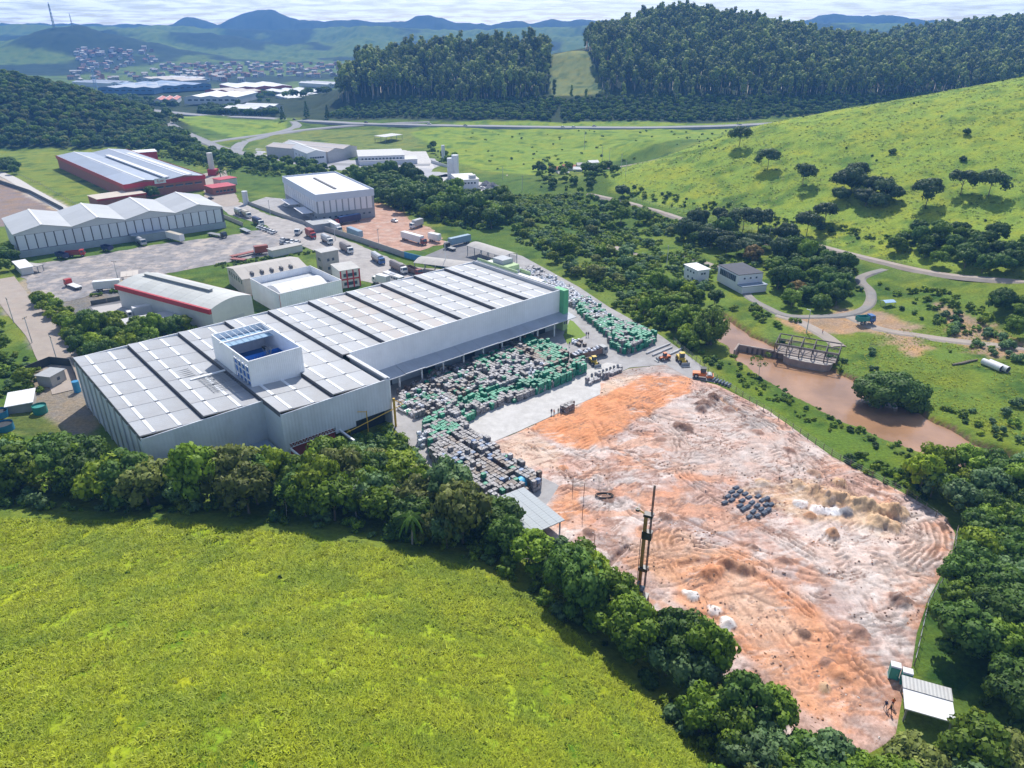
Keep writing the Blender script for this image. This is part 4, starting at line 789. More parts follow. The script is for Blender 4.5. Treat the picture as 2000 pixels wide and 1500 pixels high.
# middle distance
bd, L, Wd = shed('twin_gable_factory', 'white factory with two pale gabled roofs by the slip road', (600,300), (636,297), (523,283), 8.5, W2, LROOF, 'gable', 1.8, 1, cat='factory', roofparts=3); windows(bd, L, -.05, 4.5, 6, 1.6, 1.2); windows(bd, Wd, -.05, 4.5, 8, 1.6, 1.2, face='side'); windows(bd, Wd, -.05, 1.5, 8, 1.6, 1.2, face='side')
shed('twin_gable_factory', 'beige roofed shed joined to the right of the white gabled factory', (640,297), (697,286), (590,274), 8.0, M('cream_wall', (.5,.48,.47), .8), M('tan_roof', (.42,.38,.36), .8, .1), 'gable', 1.8, 2, cat='factory', roofparts=2)
bd, L, Wd = shed('long_workshop', 'long low white workshop with flat grey roof beside the concrete court', (700,306), (790,303), (712,293), 6, W2, M('pale_slab_roof', (.5,.5,.5), .8), 'flat', cat='workshop'); windows(bd, L, -.05, 3.6, 12, 1.4, 1.0)
shed('workshop_wing', 'white single storey wing in front of the long workshop', (702,315), (815,311), (703,308), 3.2, W2, TRIM, 'flat', cat='workshop')
shed('fuel_canopy', 'small flat pale canopy on the dark embankment near the highway', (752,268), (786,263), (750,263), 5.5, W2, TRIM, 'flat', cat='canopy', open_=True)
bd, L, Wd = shed('batching_plant', 'white batching plant building beside the twin silos', (895,352), (935,350), (893,340), 6, W2, WHROOF, 'flat', cat='building'); windows(bd, L, -.05, 3.4, 5, 1.2, 1); MB().box(L * .6, L * .9, 2, 6, 6.3, 8.2).build('rooftop_unit', TRIM, bd)
# houses on the right bank
bd, L, Wd = shed('pump_house', 'small white two storey cube house with flat roof left of the dark roofed building', (1363,529), (1386,526), (1338,517), 5.6, W2, WHROOF, 'flat', cat='house'); windows(bd, L, -.05, 3.8, 2, .8, .7); windows(bd, Wd, -.05, 3.8, 3, .8, .7, face='side'); windows(bd, Wd, -.05, 1.2, 2, .8, .9, face='side')
bd, L, Wd = shed('dark_roof_building', 'white two storey building with black flat roof among the trees', (1443,538), (1491,533), (1394,519), 6.4, W2, DKROOF, 'flat', cat='building', overhang=.15); windows(bd, Wd, -.05, 3.4, 9, 1.0, 2.3, face='side'); windows(bd, L, -.05, 4.6, 3, .7, .6)
MB().box(-.3, L + .3, -3.5, -.1, 2.6, 2.9).build('lower_roof', M('blue_grey_roof', (.22,.27,.34)), bd); MB().box(0, L, -3.3, -.1, 0, 2.6).build('lower_wall', W2, bd)
rd = random.Random(12)
for k, (px, py, mt) in enumerate([(1075,338,TILE),(1098,333,TILE),(1120,338,WHROOF),(1092,348,FIBRE),(1128,330,FIBRE),(1105,356,DKROOF),(1118,363,DKROOF),(1152,325,WHROOF)]):
    x, y, _ = PW(px, py); s = rd.uniform(5, 8); nm = ['orange tiled','orange tiled','white roofed','grey roofed','small grey','dark roofed','dark low','white roofed'][k] + ' ' + ['hut at the left','cottage in the middle','hut beside the road','shack below the cottages','shack behind the others','shack nearest the plant','lean-to by the red cliff','hut at the right'][k] + ' of the hamlet under the hill'
    shed('cottage', nm, None, None, None, 2.6, PLAST, mt, 'gable', 1.2, ridge='x', cat='house', loc=((x, y, 0), rd.uniform(-.4, .4), s * 1.3, s), group='huts of the hamlet')
# left bottom corner
bd, L, Wd = shed('block_hut', 'small grey concrete block hut with flat slab roof by the black fence', (97,737), (125,722), (77,730), 3.2, BLOCK, M('grey_slab', (.34,.35,.36), .8), 'flat', cat='hut', overhang=.3); windows(bd, L, -.05, 1.2, 1, .9, .9)
bd, L, Wd = shed('white_shed', 'low shed with bright white sheet roof on the grass at the left edge', (12,795), (62,786), (5,771), 2.6, BLOCK, WHROOF, 'flat', cat='shed', roofparts=4)
bd, L, Wd = shed('yard_cabin', 'small white roofed cabin at the left end of the truck yard', (40,525), (63,521), (33,510), 2.8, PLAST, WHROOF, 'flat', cat='cabin')
lean('grey_carport', 'narrow dark grey shelter beside the yard cabin', (72,521), (85,517), (58,505), 2.6, FIBRE, 'shelter')
shed('wall_shed', 'low grey roofed shed along the wall of the truck yard', (458,500), (505,494), (455,494), 2.6, PLAST, FIBRE, 'flat', cat='shed') if False else None
shed('low_store', 'long low white store with tin roof at the right end of the truck yard', (532,490), (590,478), (528,485), 3.0, PLAST, FIBRE, 'flat', cat='shed')
# site sheds
bd, L, Wd = shed('grey_shed', 'shed with ribbed pale grey metal roof between the bale stacks and the trees', (1034,1044), (1098,1016), (960,980), 3.0, BLOCK, M('pale_metal_roof', (.35,.38,.40), .75, .06, .3, rib=.05, ribw=.8, ribaxis='Y', dirt=.3, dirtcol=(.36,.34,.32), objvar=.05), 'flat', cat='shed', open_=True, roofparts=5)
bd, L, Wd = shed('site_shed', 'open site shelter with white and corrugated grey roof near the green toilets', (1768,1385), (1865,1413), (1786,1330), 2.6, BLOCK, WHROOF, 'flat', cat='shelter', open_=True, overhang=.1)
MB().box(-.15, L + .15, Wd * .62, Wd + .2, 2.84, 2.95).build('corrugated_strip', M('rusty_corrugated', (.42,.42,.41), .6, .1, .5, rib=.06, ribw=.5, dirt=.8, dirtcol=(.28,.2,.16)), bd)
# ------------------------------------------------------------------ foliage
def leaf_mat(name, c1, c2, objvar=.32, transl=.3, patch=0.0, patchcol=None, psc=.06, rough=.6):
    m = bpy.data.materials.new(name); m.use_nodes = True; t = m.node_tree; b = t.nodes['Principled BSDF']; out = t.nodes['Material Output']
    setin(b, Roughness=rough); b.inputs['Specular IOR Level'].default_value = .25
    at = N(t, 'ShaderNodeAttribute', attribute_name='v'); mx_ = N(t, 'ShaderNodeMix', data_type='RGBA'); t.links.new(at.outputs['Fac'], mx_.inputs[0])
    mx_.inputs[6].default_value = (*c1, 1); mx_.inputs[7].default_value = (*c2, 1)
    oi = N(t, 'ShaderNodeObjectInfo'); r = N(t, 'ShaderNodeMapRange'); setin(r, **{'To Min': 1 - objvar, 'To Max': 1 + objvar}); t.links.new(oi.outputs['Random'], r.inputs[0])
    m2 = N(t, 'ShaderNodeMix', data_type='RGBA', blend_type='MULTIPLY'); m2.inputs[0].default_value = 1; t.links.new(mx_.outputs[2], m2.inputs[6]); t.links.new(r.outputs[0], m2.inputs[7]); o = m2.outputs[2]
    if patchcol:
        n = N(t, 'ShaderNodeTexNoise'); setin(n, Scale=psc, Detail=5.0, Roughness=.65); t.links.new(oi.outputs['Location'], n.inputs['Vector'])
        r3 = N(t, 'ShaderNodeMapRange'); setin(r3, **{'From Min': .42, 'From Max': .6, 'To Max': patch}); t.links.new(n.outputs['Fac'], r3.inputs[0])
        m3 = N(t, 'ShaderNodeMix', data_type='RGBA'); t.links.new(r3.outputs[0], m3.inputs[0]); t.links.new(o, m3.inputs[6]); m3.inputs[7].default_value = (*patchcol, 1); o = m3.outputs[2]
    t.links.new(o, b.inputs['Base Color'])
    if transl:
        tr = N(t, 'ShaderNodeBsdfTranslucent'); t.links.new(o, tr.inputs[0]); ms = N(t, 'ShaderNodeMixShader'); ms.inputs[0].default_value = transl
        t.links.new(b.outputs[0], ms.inputs[1]); t.links.new(tr.outputs[0], ms.inputs[2]); t.links.new(ms.outputs[0], out.inputs[0])
    return m
BARK = M('bark', (.20,.16,.12), .9, .2, 2); BARKP = M('pale_bark', (.42,.38,.33), .85, .2, 2)
ICO = None
def ico(n=1):
    global ICO
    import bmesh
    if ICO is None:
        bm = bmesh.new(); bmesh.ops.create_icosphere(bm, subdivisions=1, radius=1); ICO = (np.array([v.co[:] for v in bm.verts]), [[v.index for v in f.verts] for f in bm.faces]); bm.free()
    return ICO
def leaf_geo(clumps, nleaf, size, rng, up=.35, core=.74, flat=.8, droop=0.0):
    V, Fq, Ft, A, NRM = [], [], [], [], []; iv, ifc = ico(); nv = 0; At = []
    allq = []; 
    for (cx, cy_, cz, r) in clumps:
        n = int(nleaf * (r / 1.5) ** 2) + 6
        d = rng.normal(size=(n, 3)); d[:, 2] += up; d /= np.linalg.norm(d, axis=1)[:, None]
        rad = r * (0.80 + .28 * rng.random(n)); p = np.array([cx, cy_, cz]) + d * rad[:, None] * np.array([1, 1, flat])
        p[:, 2] -= droop * (1 - d[:, 2]) * .5
        nr = d + rng.normal(size=(n, 3)) * .45; nr /= np.linalg.norm(nr, axis=1)[:, None]
        a = np.cross(nr, rng.normal(size=(n, 3))); a /= np.linalg.norm(a, axis=1)[:, None]; b = np.cross(nr, a); s = size * (.6 + .8 * rng.random(n))[:, None]
        q = np.stack([p - a * s * .5 - b * s * .35, p + a * s * .5 - b * s * .25, p + a * s * .35 + b * s * .4, p - a * s * .45 + b * s * .35], 1)
        base = nv; V.append(q.reshape(-1, 3)); Fq += [(base + 4 * i, base + 4 * i + 1, base + 4 * i + 2, base + 4 * i + 3) for i in range(n)]
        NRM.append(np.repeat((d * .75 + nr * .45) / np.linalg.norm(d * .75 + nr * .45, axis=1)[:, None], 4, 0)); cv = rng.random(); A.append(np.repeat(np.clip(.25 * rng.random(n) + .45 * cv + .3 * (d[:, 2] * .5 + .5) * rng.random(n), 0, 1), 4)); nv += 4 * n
        if core:
            w = iv * r * core * (1 + .2 * rng.normal(size=(len(iv), 1))) * np.array([1, 1, flat]) + np.array([cx, cy_, cz])
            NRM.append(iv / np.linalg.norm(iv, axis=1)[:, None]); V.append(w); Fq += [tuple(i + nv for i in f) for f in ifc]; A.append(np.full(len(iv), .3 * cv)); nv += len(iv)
    return np.concatenate(V), Fq, np.concatenate(A), np.concatenate(NRM)
def leaf_mesh(name, geo, mat):
    V, Fc, A = geo[:3]; me = bpy.data.meshes.new(name); me.from_pydata(V.tolist(), [], Fc); at = me.attributes.new('v', 'FLOAT', 'POINT'); at.data.foreach_set('value', A.astype(np.float32)); me.materials.append(mat); me.update()
    if len(geo) > 3: me.polygons.foreach_set('use_smooth', np.ones(len(me.polygons), bool)); me.normals_split_custom_set_from_vertices([tuple(n_) for n_ in geo[3].tolist()])
    return me
def trunk_mb(h, r, spread, rng, limbs=5, lean=.4):
    mb = MB(); top = (rng.normal() * lean, rng.normal() * lean, h); mid = (top[0] * .4 + rng.normal() * .15, top[1] * .4, h * .5)
    mb.tube([(0, 0, -.6), (0, 0, .2), mid, top], [r * 1.35, r, r * .8, r * .5], 6)
    for k in range(limbs):
        a = 2 * math.pi * (k + rng.random() * .6) / limbs; z0 = h * (.55 + .4 * rng.random()); s = spread * (.5 + .5 * rng.random())
        mb.tube([(mid[0], mid[1], z0), (mid[0] + math.cos(a) * s * .5, mid[1] + math.sin(a) * s * .5, z0 + s * .5), (mid[0] + math.cos(a) * s, mid[1] + math.sin(a) * s, z0 + s * .75)], [r * .5, r * .33, r * .15], 5)
    return mb
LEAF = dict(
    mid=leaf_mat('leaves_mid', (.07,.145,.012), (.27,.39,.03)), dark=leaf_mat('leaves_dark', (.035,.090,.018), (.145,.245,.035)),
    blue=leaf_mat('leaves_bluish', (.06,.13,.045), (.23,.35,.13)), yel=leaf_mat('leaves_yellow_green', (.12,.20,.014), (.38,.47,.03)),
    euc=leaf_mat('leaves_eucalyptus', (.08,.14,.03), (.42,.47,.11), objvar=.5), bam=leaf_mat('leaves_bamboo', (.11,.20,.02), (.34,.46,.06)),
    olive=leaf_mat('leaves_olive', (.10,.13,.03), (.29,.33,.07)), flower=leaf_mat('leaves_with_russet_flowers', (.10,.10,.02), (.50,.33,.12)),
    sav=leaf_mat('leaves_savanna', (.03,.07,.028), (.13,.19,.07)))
PROTO_COL = {}
def make_tree(kind, seed, H, Wd, leaf, bark=None, nleaf=95, size=.5, limbs=5, name='broadleaf_tree'):
    rng = np.random.default_rng(seed); cl = []
    if kind == 'round':
        hc = H * .66; n = int(20 + Wd * 1.6)
        for i in range(n):
            a = rng.random() * 2 * math.pi; u_ = rng.random() ** .5; el = rng.random(); rr_ = Wd / 2 * .80 * u_; zt = H * .40 + hc * .62 * (el * .35 + .65) * math.sqrt(max(0, 1 - (u_ * .85) ** 2)) if i % 3 else H * (.32 + .3 * rng.random())
            if i % 3 == 0: rr_ = Wd / 2 * (.45 + .4 * rng.random())
            cl.append((math.cos(a) * rr_, math.sin(a) * rr_, zt, Wd * (.11 + .09 * rng.random())))
        cl.append((0, 0, H * .55, Wd * .28)); tb = trunk_mb(H * .55, .11 + H * .012, Wd * .3, rng, limbs); up, flat, core = .35, .8, .76
    elif kind == 'umbrella':
        for i in range(26):
            a = rng.random() * 2 * math.pi; u_ = rng.random() ** .5; cl.append((math.cos(a) * Wd * .42 * u_, math.sin(a) * Wd * .42 * u_, H * (.86 - .22 * u_ ** 2 + .07 * rng.normal()), Wd * (.125 + .075 * rng.random())))
        tb = trunk_mb(H * .62, .16, Wd * .42, rng, 6, .3); up, flat, core = .5, .75, .6
    elif kind == 'euc':
        for i in range(24):
            t_ = .38 + .6 * (i + rng.random()) / 24; rr_ = Wd * .5 * (1.05 - t_) ** .5 * rng.random() ** .6; a = rng.random() * 2 * math.pi
            cl.append((math.cos(a) * rr_, math.sin(a) * rr_, H * t_, Wd * (.12 + .10 * rng.random())))
        tb = MB(); tb.tube([(0, 0, -1), (.2, 0, H * .5), (0, .1, H * .95)], [.28, .2, .06], 5)
        for k in range(7): a = k * 2.4; z = H * (.4 + .07 * k); tb.tube([(0, 0, z), (math.cos(a) * Wd * .25, math.sin(a) * Wd * .25, z + Wd * .3)], [.09, .03], 4)
        up, flat, core = .2, 1.15, .6
    elif kind == 'pine':
        for i in range(34):
            t_ = .12 + .86 * i / 34; rr_ = Wd * .5 * (1.02 - t_) * (.55 + .45 * rng.random()); a = i * 2.4; cl.append((math.cos(a) * rr_, math.sin(a) * rr_, H * t_, Wd * (.05 + .13 * (1 - t_))))
        tb = MB().tube([(0, 0, -1), (0, 0, H * .95)], [.25, .05], 5); up, flat, core = .2, .7, .7
    elif kind == 'bush':
        for i in range(9):
            a = rng.random() * 2 * math.pi; u_ = rng.random() ** .5; cl.append((math.cos(a) * Wd * .36 * u_, math.sin(a) * Wd * .36 * u_, H * (.25 + .45 * rng.random() * (1 - .5 * u_)), Wd * (.15 + .1 * rng.random())))
        tb = MB().tube([(0, 0, -.4), (0, 0, H * .5)], [.08, .03], 4); up, flat, core = .5, .85, .78
    elif kind == 'sparse':
        for i in range(13):
            a = rng.random() * 2 * math.pi; u_ = rng.random() ** .5; cl.append((math.cos(a) * Wd * .42 * u_, math.sin(a) * Wd * .42 * u_, H * (.45 + .5 * rng.random()), Wd * (.08 + .05 * rng.random())))
        tb = trunk_mb(H * .6, .09, Wd * .4, rng, 8, .3); up, flat, core = .2, .8, 0
    elif kind == 'bamboo':
        for i in range(46):
            a = rng.random() * 2 * math.pi; u_ = rng.random() ** .5; rr_ = Wd * .45 * u_; hh = H * (.98 - .45 * u_ ** 1.5) * (.85 + .2 * rng.random())
            for j in range(3): k_ = .55 + .2 * j; cl.append((math.cos(a) * rr_ * k_ * 1.1, math.sin(a) * rr_ * k_ * 1.1, hh * (.45 + .25 * j) - (u_ * 1.2 if j == 2 else 0), Wd * .055 * (1.2 + rng.random())))
        tb = MB()
        for k in range(14): a = k * 2.4; tb.tube([(math.cos(a) * .8, math.sin(a) * .8, -.5), (math.cos(a) * Wd * .12, math.sin(a) * Wd * .12, H * .6), (math.cos(a) * Wd * .3, math.sin(a) * Wd * .3, H * .82)], [.12, .09, .03], 4)
        up, flat, core = .3, 1.5, .6
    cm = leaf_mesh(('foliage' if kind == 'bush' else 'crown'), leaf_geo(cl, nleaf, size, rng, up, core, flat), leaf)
    tm = tb.mesh('trunk' if kind != 'bush' else 'stem', bark or BARK)
    return dict(name=name, crown=cm, trunk=tm, H=H, W=Wd, kind=kind)
TP = dict(
    mid=[make_tree('round', s, h, w, LEAF['mid']) for s, h, w in ((1,9,8.5),(2,10.5,8),(3,8,7.5))], dark=[make_tree('round', s, h, w, LEAF['dark']) for s, h, w in ((4,9,8.5),(5,10.5,9.5))],
    blue=[make_tree('round', s, h, w, LEAF['blue']) for s, h, w in ((6,8.5,7.5),(7,7.5,7))], yel=[make_tree('round', s, h, w, LEAF['yel']) for s, h, w in ((8,7.5,7.5),(9,9,8))],
    olive=[make_tree('round', 10, 8.5, 8, LEAF['olive'], nleaf=70)], sparse=[make_tree('sparse', 11, 9, 6.5, LEAF['mid'], BARKP, 60, .42), make_tree('sparse', 12, 7, 5, LEAF['olive'], BARKP, 45, .4)],
    flower=[make_tree('round', 13, 8, 9, LEAF['flower'])], big=[make_tree('round', 14, 12, 15, LEAF['dark'], nleaf=150, size=.55, limbs=8)],
    sav=[make_tree('umbrella', s, 8.5, w, LEAF['sav'], nleaf=80) for s, w in ((15,9),(16,11))], savb=[make_tree('round', 17, 10, 12, LEAF['sav'])],
    euc=[make_tree('euc', s, h, w, LEAF['euc'], BARKP, 60, .8, name='eucalyptus_tree') for s, h, w in ((20,26,8),(21,24,9),(22,28,9),(23,22,8))],
    pine=[make_tree('pine', s, h, w, LEAF['dark'], nleaf=70, size=.7, name='pine_tree') for s, h, w in ((30,20,9),(31,16,8))],
    bush=[make_tree('bush', s, 2.6, 3.6, LEAF[l], nleaf=80, size=.32, name='bush') for s, l in ((40,'mid'),(41,'yel'),(42,'blue'),(43,'dark'),(44,'bam'))],
    bam=[make_tree('bamboo', 50, 14, 13, LEAF['bam'], nleaf=55, size=.5, name='bamboo_clump')])
ALLT = []                                    # every tree in the scene: (x, y, z, scale, turn, family, index, label, group)
def scatter(poly, sp, seed, jit=.42):
    r = np.random.default_rng(seed); xs = [p[0] for p in poly]; ys_ = [p[1] for p in poly]; gx, gy = np.meshgrid(np.arange(min(xs), max(xs), sp), np.arange(min(ys_), max(ys_), sp * .9))
    gx = gx + (np.arange(gx.shape[0]) % 2)[:, None] * sp * .5; gx = gx + r.uniform(-jit, jit, gx.shape) * sp; gy = gy + r.uniform(-jit, jit, gx.shape) * sp
    k = inpoly(gx, gy, poly); return gx[k], gy[k], r
def wood(poly, sp, seed, fams, s0, s1, label, group, px=True, keep=1.0, zpx=0, noise=None):
    poly = [PW(*p, zpx) for p in poly] if px else poly
    x, y, r = scatter(poly, sp, seed)
    if noise: k = fbm(x / noise[0], y / noise[0], seed, 3) > noise[1]; x, y = x[k], y[k]
    z = hgt(x, y)
    for i in range(len(x)):
        if r.random() > keep: continue
        f = fams[int(r.integers(len(fams)))]; j = int(r.integers(len(TP[f]))); lb = label
        ALLT.append((x[i], y[i], z[i] - .15, r.uniform(s0, s1), r.random() * 6.28, f, j, lb, group))
def one(px, py, f, j, s, label, group=None, rz=None):
    x, y, z = T(px, py); ALLT.append((x, y, z - .15, s, rz if rz is not None else (px * .37) % 6.28, f, j, label, group))
# tree belt between the grassy hill and the hall
wood([(-120,905),(0,925),(160,945),(280,965),(400,975),(560,945),(640,925),(760,925),(835,985),(900,1010),(955,1040),(940,1095),(850,1088),(600,1045),(300,1015),(0,1005),(-120,1000)], 5.2, 61, ['mid','mid','dark','yel','blue','olive','sparse'], .85, 1.55, 'tree', 'trees of the belt under the hall')
wood([(955,1030),(1040,1075),(1110,1125),(1180,1190),(1240,1240),(1260,1330),(1180,1270),(1090,1195),(960,1105)], 4.8, 62, ['mid','dark','blue','mid','sparse','yel'], .75, 1.2, 'tree', 'trees of the belt beside the building site')
wood([(1240,1235),(1330,1290),(1400,1340),(1520,1410),(1600,1465),(1740,1510),(1960,1510),(1990,1600),(1440,1640),(1405,1500),(1320,1400),(1240,1320)], 4.6, 63, ['mid','blue','dark','blue','sparse','mid','olive'], .75, 1.15, 'tree', 'trees of the belt below the building site')
wood([(1740,938),(1830,935),(1930,935),(2060,930),(2300,1000),(2250,1560),(2080,1500),(1990,1450),(1915,1330),(1838,1290),(1822,1220),(1845,1165),(1895,1095),(1895,1035),(1830,985)], 5.2, 64, ['mid','dark','dark','blue','yel','mid'], .7, 1.2, 'tree', 'trees of the wood right of the building site')
# middle strip
wood([(690,345),(800,352),(900,385),(1000,398),(1010,425),(1000,455),(900,440),(800,420),(740,395),(700,365)], 7.5, 65, ['dark','mid','dark'], .75, 1.25, 'tree', 'dark trees behind the red dirt lot')
wood([(1010,400),(1200,392),(1330,440),(1230,520),(1290,580),(1300,655),(1215,600),(1130,545),(1000,480)], 8.0, 66, ['mid','mid','yel','blue','bush','olive'], .5, .95, 'tree', 'trees of the green strip behind the hall', noise=(22,.53))
wood([(1270,560),(1450,610),(1440,650),(1400,680),(1330,700),(1290,660)], 6, 67, ['mid','yel','dark'], .5, .85, 'tree', 'trees near the bamboo by the river')
wood([(1320,430),(1440,450),(1580,500),(1520,512),(1400,500),(1330,470)], 8, 68, ['dark','sav','savb'], .7, 1.0, 'tree', 'trees above the hill foot road')
wood([(1500,520),(1560,500),(1650,530),(1660,560),(1650,600),(1590,608),(1500,590)], 6.5, 69, ['dark','mid','dark'], .6, .95, 'tree', 'trees between the dark roofed building and the loop road')
wood([(1690,530),(1800,560),(1960,590),(2100,640),(2100,560),(1950,535),(1780,500),(1700,510)], 7.5, 70, ['dark','mid','dark'], .6, .95, 'tree', 'trees along the road at the right hill foot')
wood([(1900,600),(2100,640),(2100,720),(1980,680)], 7, 71, ['dark','mid'], .6, .9, 'tree', 'trees on the right edge beyond the river')
wood([(290,232),(330,262),(420,300),(520,318),(640,322),(700,335),(690,350),(560,345),(440,330),(380,318),(300,296),(240,290)], 8.5, 72, ['mid','dark','mid','bush'], .6, .95, 'tree', 'trees between the red factory and the access road')
wood([PX(*p) for p in [(-250,655,0),(-60,650,0),(120,650,0),(255,650,0),(330,670,0),(335,760,0),(300,860,0),(-300,900,0)]], 8.6, 73, ['mid','dark','olive','dark'], .7, 1.05, 'tree', 'trees on the dark hill at the left', px=False)
wood([(0,560),(60,555),(130,600),(135,650),(60,610),(20,590)], 5, 74, ['yel','mid','bush'], .35, .7, 'tree', 'roadside trees by the left lane') if False else None
wood([(125,640),(230,632),(410,628),(330,675),(200,715),(125,706)], 4.0, 75, ['mid','yel','mid','dark'], .55, .9, 'tree', 'trees against the back wall of the hall')
wood([(50,590),(110,575),(140,630),(135,655),(90,640)], 4.2, 76, ['yel','mid'], .5, .7, 'tree', 'bushy trees between lane and yard at the left')
wood([(-60,640),(0,640),(30,720),(60,760),(0,770),(-60,760)], 4.5, 77, ['mid','yel','bush'], .4, .7, 'tree', 'roadside trees at the left edge')
wood([(0,490),(35,500),(45,560),(0,545)], 5, 78, ['mid','dark'], .5, .8, 'tree', 'trees at the left end of the truck yard')
wood([(0,325),(38,320),(35,342),(0,345)], 7, 79, ['dark'], .7, .9, 'tree', 'trees beside the field road')
wood([(800,300),(830,285),(900,310),(870,325),(840,330)], 8, 80, ['mid','bush'], .5, .8, 'tree', 'trees on the bank behind the twin silos')
wood([(1040,330),(1190,320),(1200,370),(1130,385),(1060,378)], 8.5, 81, ['mid','dark','bush'], .5, .8, 'tree', 'trees around the hamlet')
wood([(380,225),(500,228),(540,232),(540,214),(400,205)], 10, 82, ['dark'], .8, 1.1, 'tree', 'dark trees beyond the highway', zpx=3)
wood([(150,185),(260,185),(360,200),(290,212),(180,215)], 16, 83, ['dark','mid'], .8, 1.1, 'tree', 'dark trees beyond the highway', zpx=3)
wood([(420,200),(680,205),(680,180),(440,170)], 26, 84, ['dark','mid'], .8, 1.2, 'tree', 'dark trees beyond the highway', zpx=3, keep=.8)
# hill trees that stand alone
for px, py, f, j, s, lb in [(1443,287,'sav',0,1.38,'small umbrella shaped tree highest up on the left of the grassy hill'), (1499,330,'sav',1,1.23,'umbrella shaped tree right below the highest one on the hill'), (1568,362,'sav',0,1.30,'pale umbrella tree left of the big dark clump on the hill'),
        (1808,402,'sav',1,1.38,'dark umbrella tree with bent trunk right of the big clump'), (1876,380,'sav',0,1.30,'umbrella tree left of the rightmost pair on the hill'), (1930,383,'sav',1,1.30,'rightmost large umbrella tree on the hill'),
        (1575,460,'sav',1,1.23,'umbrella tree low on the hill above the orange flowering tree'), (1608,440,'sav',0,1.23,'slim umbrella tree beside the low one on the hill'), (1450,455,'sav',1,1.38,'spreading umbrella tree at the hill foot left'), (1480,455,'sav',0,1.38,'second spreading umbrella tree at the hill foot'),
        (1660,378,'savb',0,1.15,'dark dense tree at the top of the big clump on the hill'), (1690,402,'savb',0,1.1,'dark dense tree in the middle of the big clump'), (1645,380,'sav',1,1.30,'umbrella tree at the left side of the big clump'), (1725,395,'sav',1,1.23,'umbrella tree at the right side of the big clump'), (1705,385,'savb',0,1.0,'dark tree filling the back of the big clump'),
        (1640,395,'savb',0,.8,'dark tree low on the left of the big hill clump'), (1745,392,'savb',0,.75,'dark tree low on the right of the big hill clump'), (1672,360,'sav',1,1.2,'umbrella tree rising at the back of the big hill clump'), (1715,408,'savb',0,.85,'dark tree at the front of the big hill clump'), (1888,262,'bush',3,1.6,'tall dark green bush high on the hill at the right'), (1880,315,'bush',3,1.3,'dark green bush on the upper right of the hill'), (1360,450,'savb',0,1.0,'big dark spreading tree above the hill foot road'), (1405,430,'savb',0,.7,'round dark tree right of the big spreading one'), (1728,800,'big',0,1.15,'large dark spreading tree on the far bank of the brown river'),
        (1470,512,'flower',0,.95,'russet flowering round tree behind the dark roofed building'), (1555,578,'flower',0,.8,'russet flowering tree near the loop road'), (1385,672,'bam',0,.95,'tall feathery yellow green bamboo clump at the head of the river pool'), (1330,640,'bam',0,.65,'smaller bamboo clump left of the tall one'),
        (1482,737,'sparse',0,.95,'small thin tree standing on the near river bank'), (1600,797,'sparse',1,1.25,'bare branched small tree on the near river bank'), (1600,905,'bush',2,.8,'bush'), (372,905,'sparse',1,1.2,'slender tall sapling against the front wall of the hall'),
        (1215,385,'savb',0,.75,'round dark tree under the red earth cliff'), (1685,935,'yel',0,.6,'yellow green bushy tree beside the site fence'), (1440,240,'euc',1,.9,'tall eucalyptus standing alone at the highway edge'),
        (298,388,'dark',0,.95,'dark round tree in front of the red factory sign'), (1140,690,'sparse',1,.45,'small tree beside the truck of bales'), (1740,300,'bush',3,1.4,'bush'), (1950,610,'dark',0,.9,'dark tree on the right edge by the loop road')]:
    one(px, py, f, j, s, lb)
# pines and far eucalyptus near the highway
for k, (px, py) in enumerate([(553,236),(575,234),(590,236),(610,236),(630,238),(648,238),(660,240),(540,232),(600,232),(640,232)]): one(px, py, 'pine', k % 2, .8 + (k * .37 % .4), 'dark pointed pine behind the highway left of the eucalyptus stand', 'pines behind the highway')
# bushes
def bushes(poly, sp, seed, s0, s1, label, keep=1.0, noise=None, js=None):
    x, y, r = scatter([PW(*p) for p in poly], sp, seed); z = hgt(x, y)
    if noise: k = fbm(x / noise[0], y / noise[0], seed, 3) > noise[1]; x, y, z = x[k], y[k], z[k]
    for i in range(len(x)):
        if r.random() < keep: ALLT.append((x[i], y[i], z[i] - .2, r.uniform(s0, s1), r.random() * 6.28, 'bush', int(r.integers(5)) if js is None else js[int(r.integers(len(js)))], label, None))
bushes([(700,385),(1000,440),(1150,560),(1290,660),(1400,560),(1330,440),(1180,385),(1000,385)], 3.3, 91, .6, 1.5, 'leafy bush in the green strip behind the hall', noise=(11,.46), js=[0,1,4,2,4])
bushes([(1400,620),(1530,640),(1520,600),(1440,590)], 3.5, 92, .5, 1.1, 'leafy bush near the loop road', keep=.7)
bushes([(1640,900),(1700,890),(1830,960),(1800,1000),(1700,935)], 2.6, 93, .5, 1.1, 'leafy bush along the site fence', js=[0,1,3])
bushes([(1445,735),(1480,748),(1660,860),(1650,870),(1470,760)], 3.4, 94, .2, .5, 'low shrub on the strip between fence and river', js=[1,0], keep=.6)
bushes([(1600,700),(1700,720),(1850,800),(2000,880),(2100,700),(1900,640)], 5.5, 95, .3, 1.3, 'leafy bush on the meadow beyond the river', noise=(20,.45), keep=.8, js=[2,4,2])
bushes([(1830,620),(1990,680),(1990,720),(1840,660)], 4, 96, .8, 1.3, 'big pale green bush on the meadow beyond the river', keep=.6, js=[2,4])
bushes([(0,1012),(300,1025),(600,1055),(860,1098),(960,1120),(1090,1205),(1190,1280),(1320,1400),(1300,1390),(1180,1265),(1090,1185),(950,1100),(850,1082),(300,1010),(0,1000)], 2.3, 97, .35, .8, 'small shrub at the edge of the grassy hill', keep=.75)
bushes([(1040,300),(1190,380),(1250,430),(1330,440),(1200,380),(1190,330)], 9, 98, .6, 1.2, 'bush at the foot of the grassy hill', keep=.6)
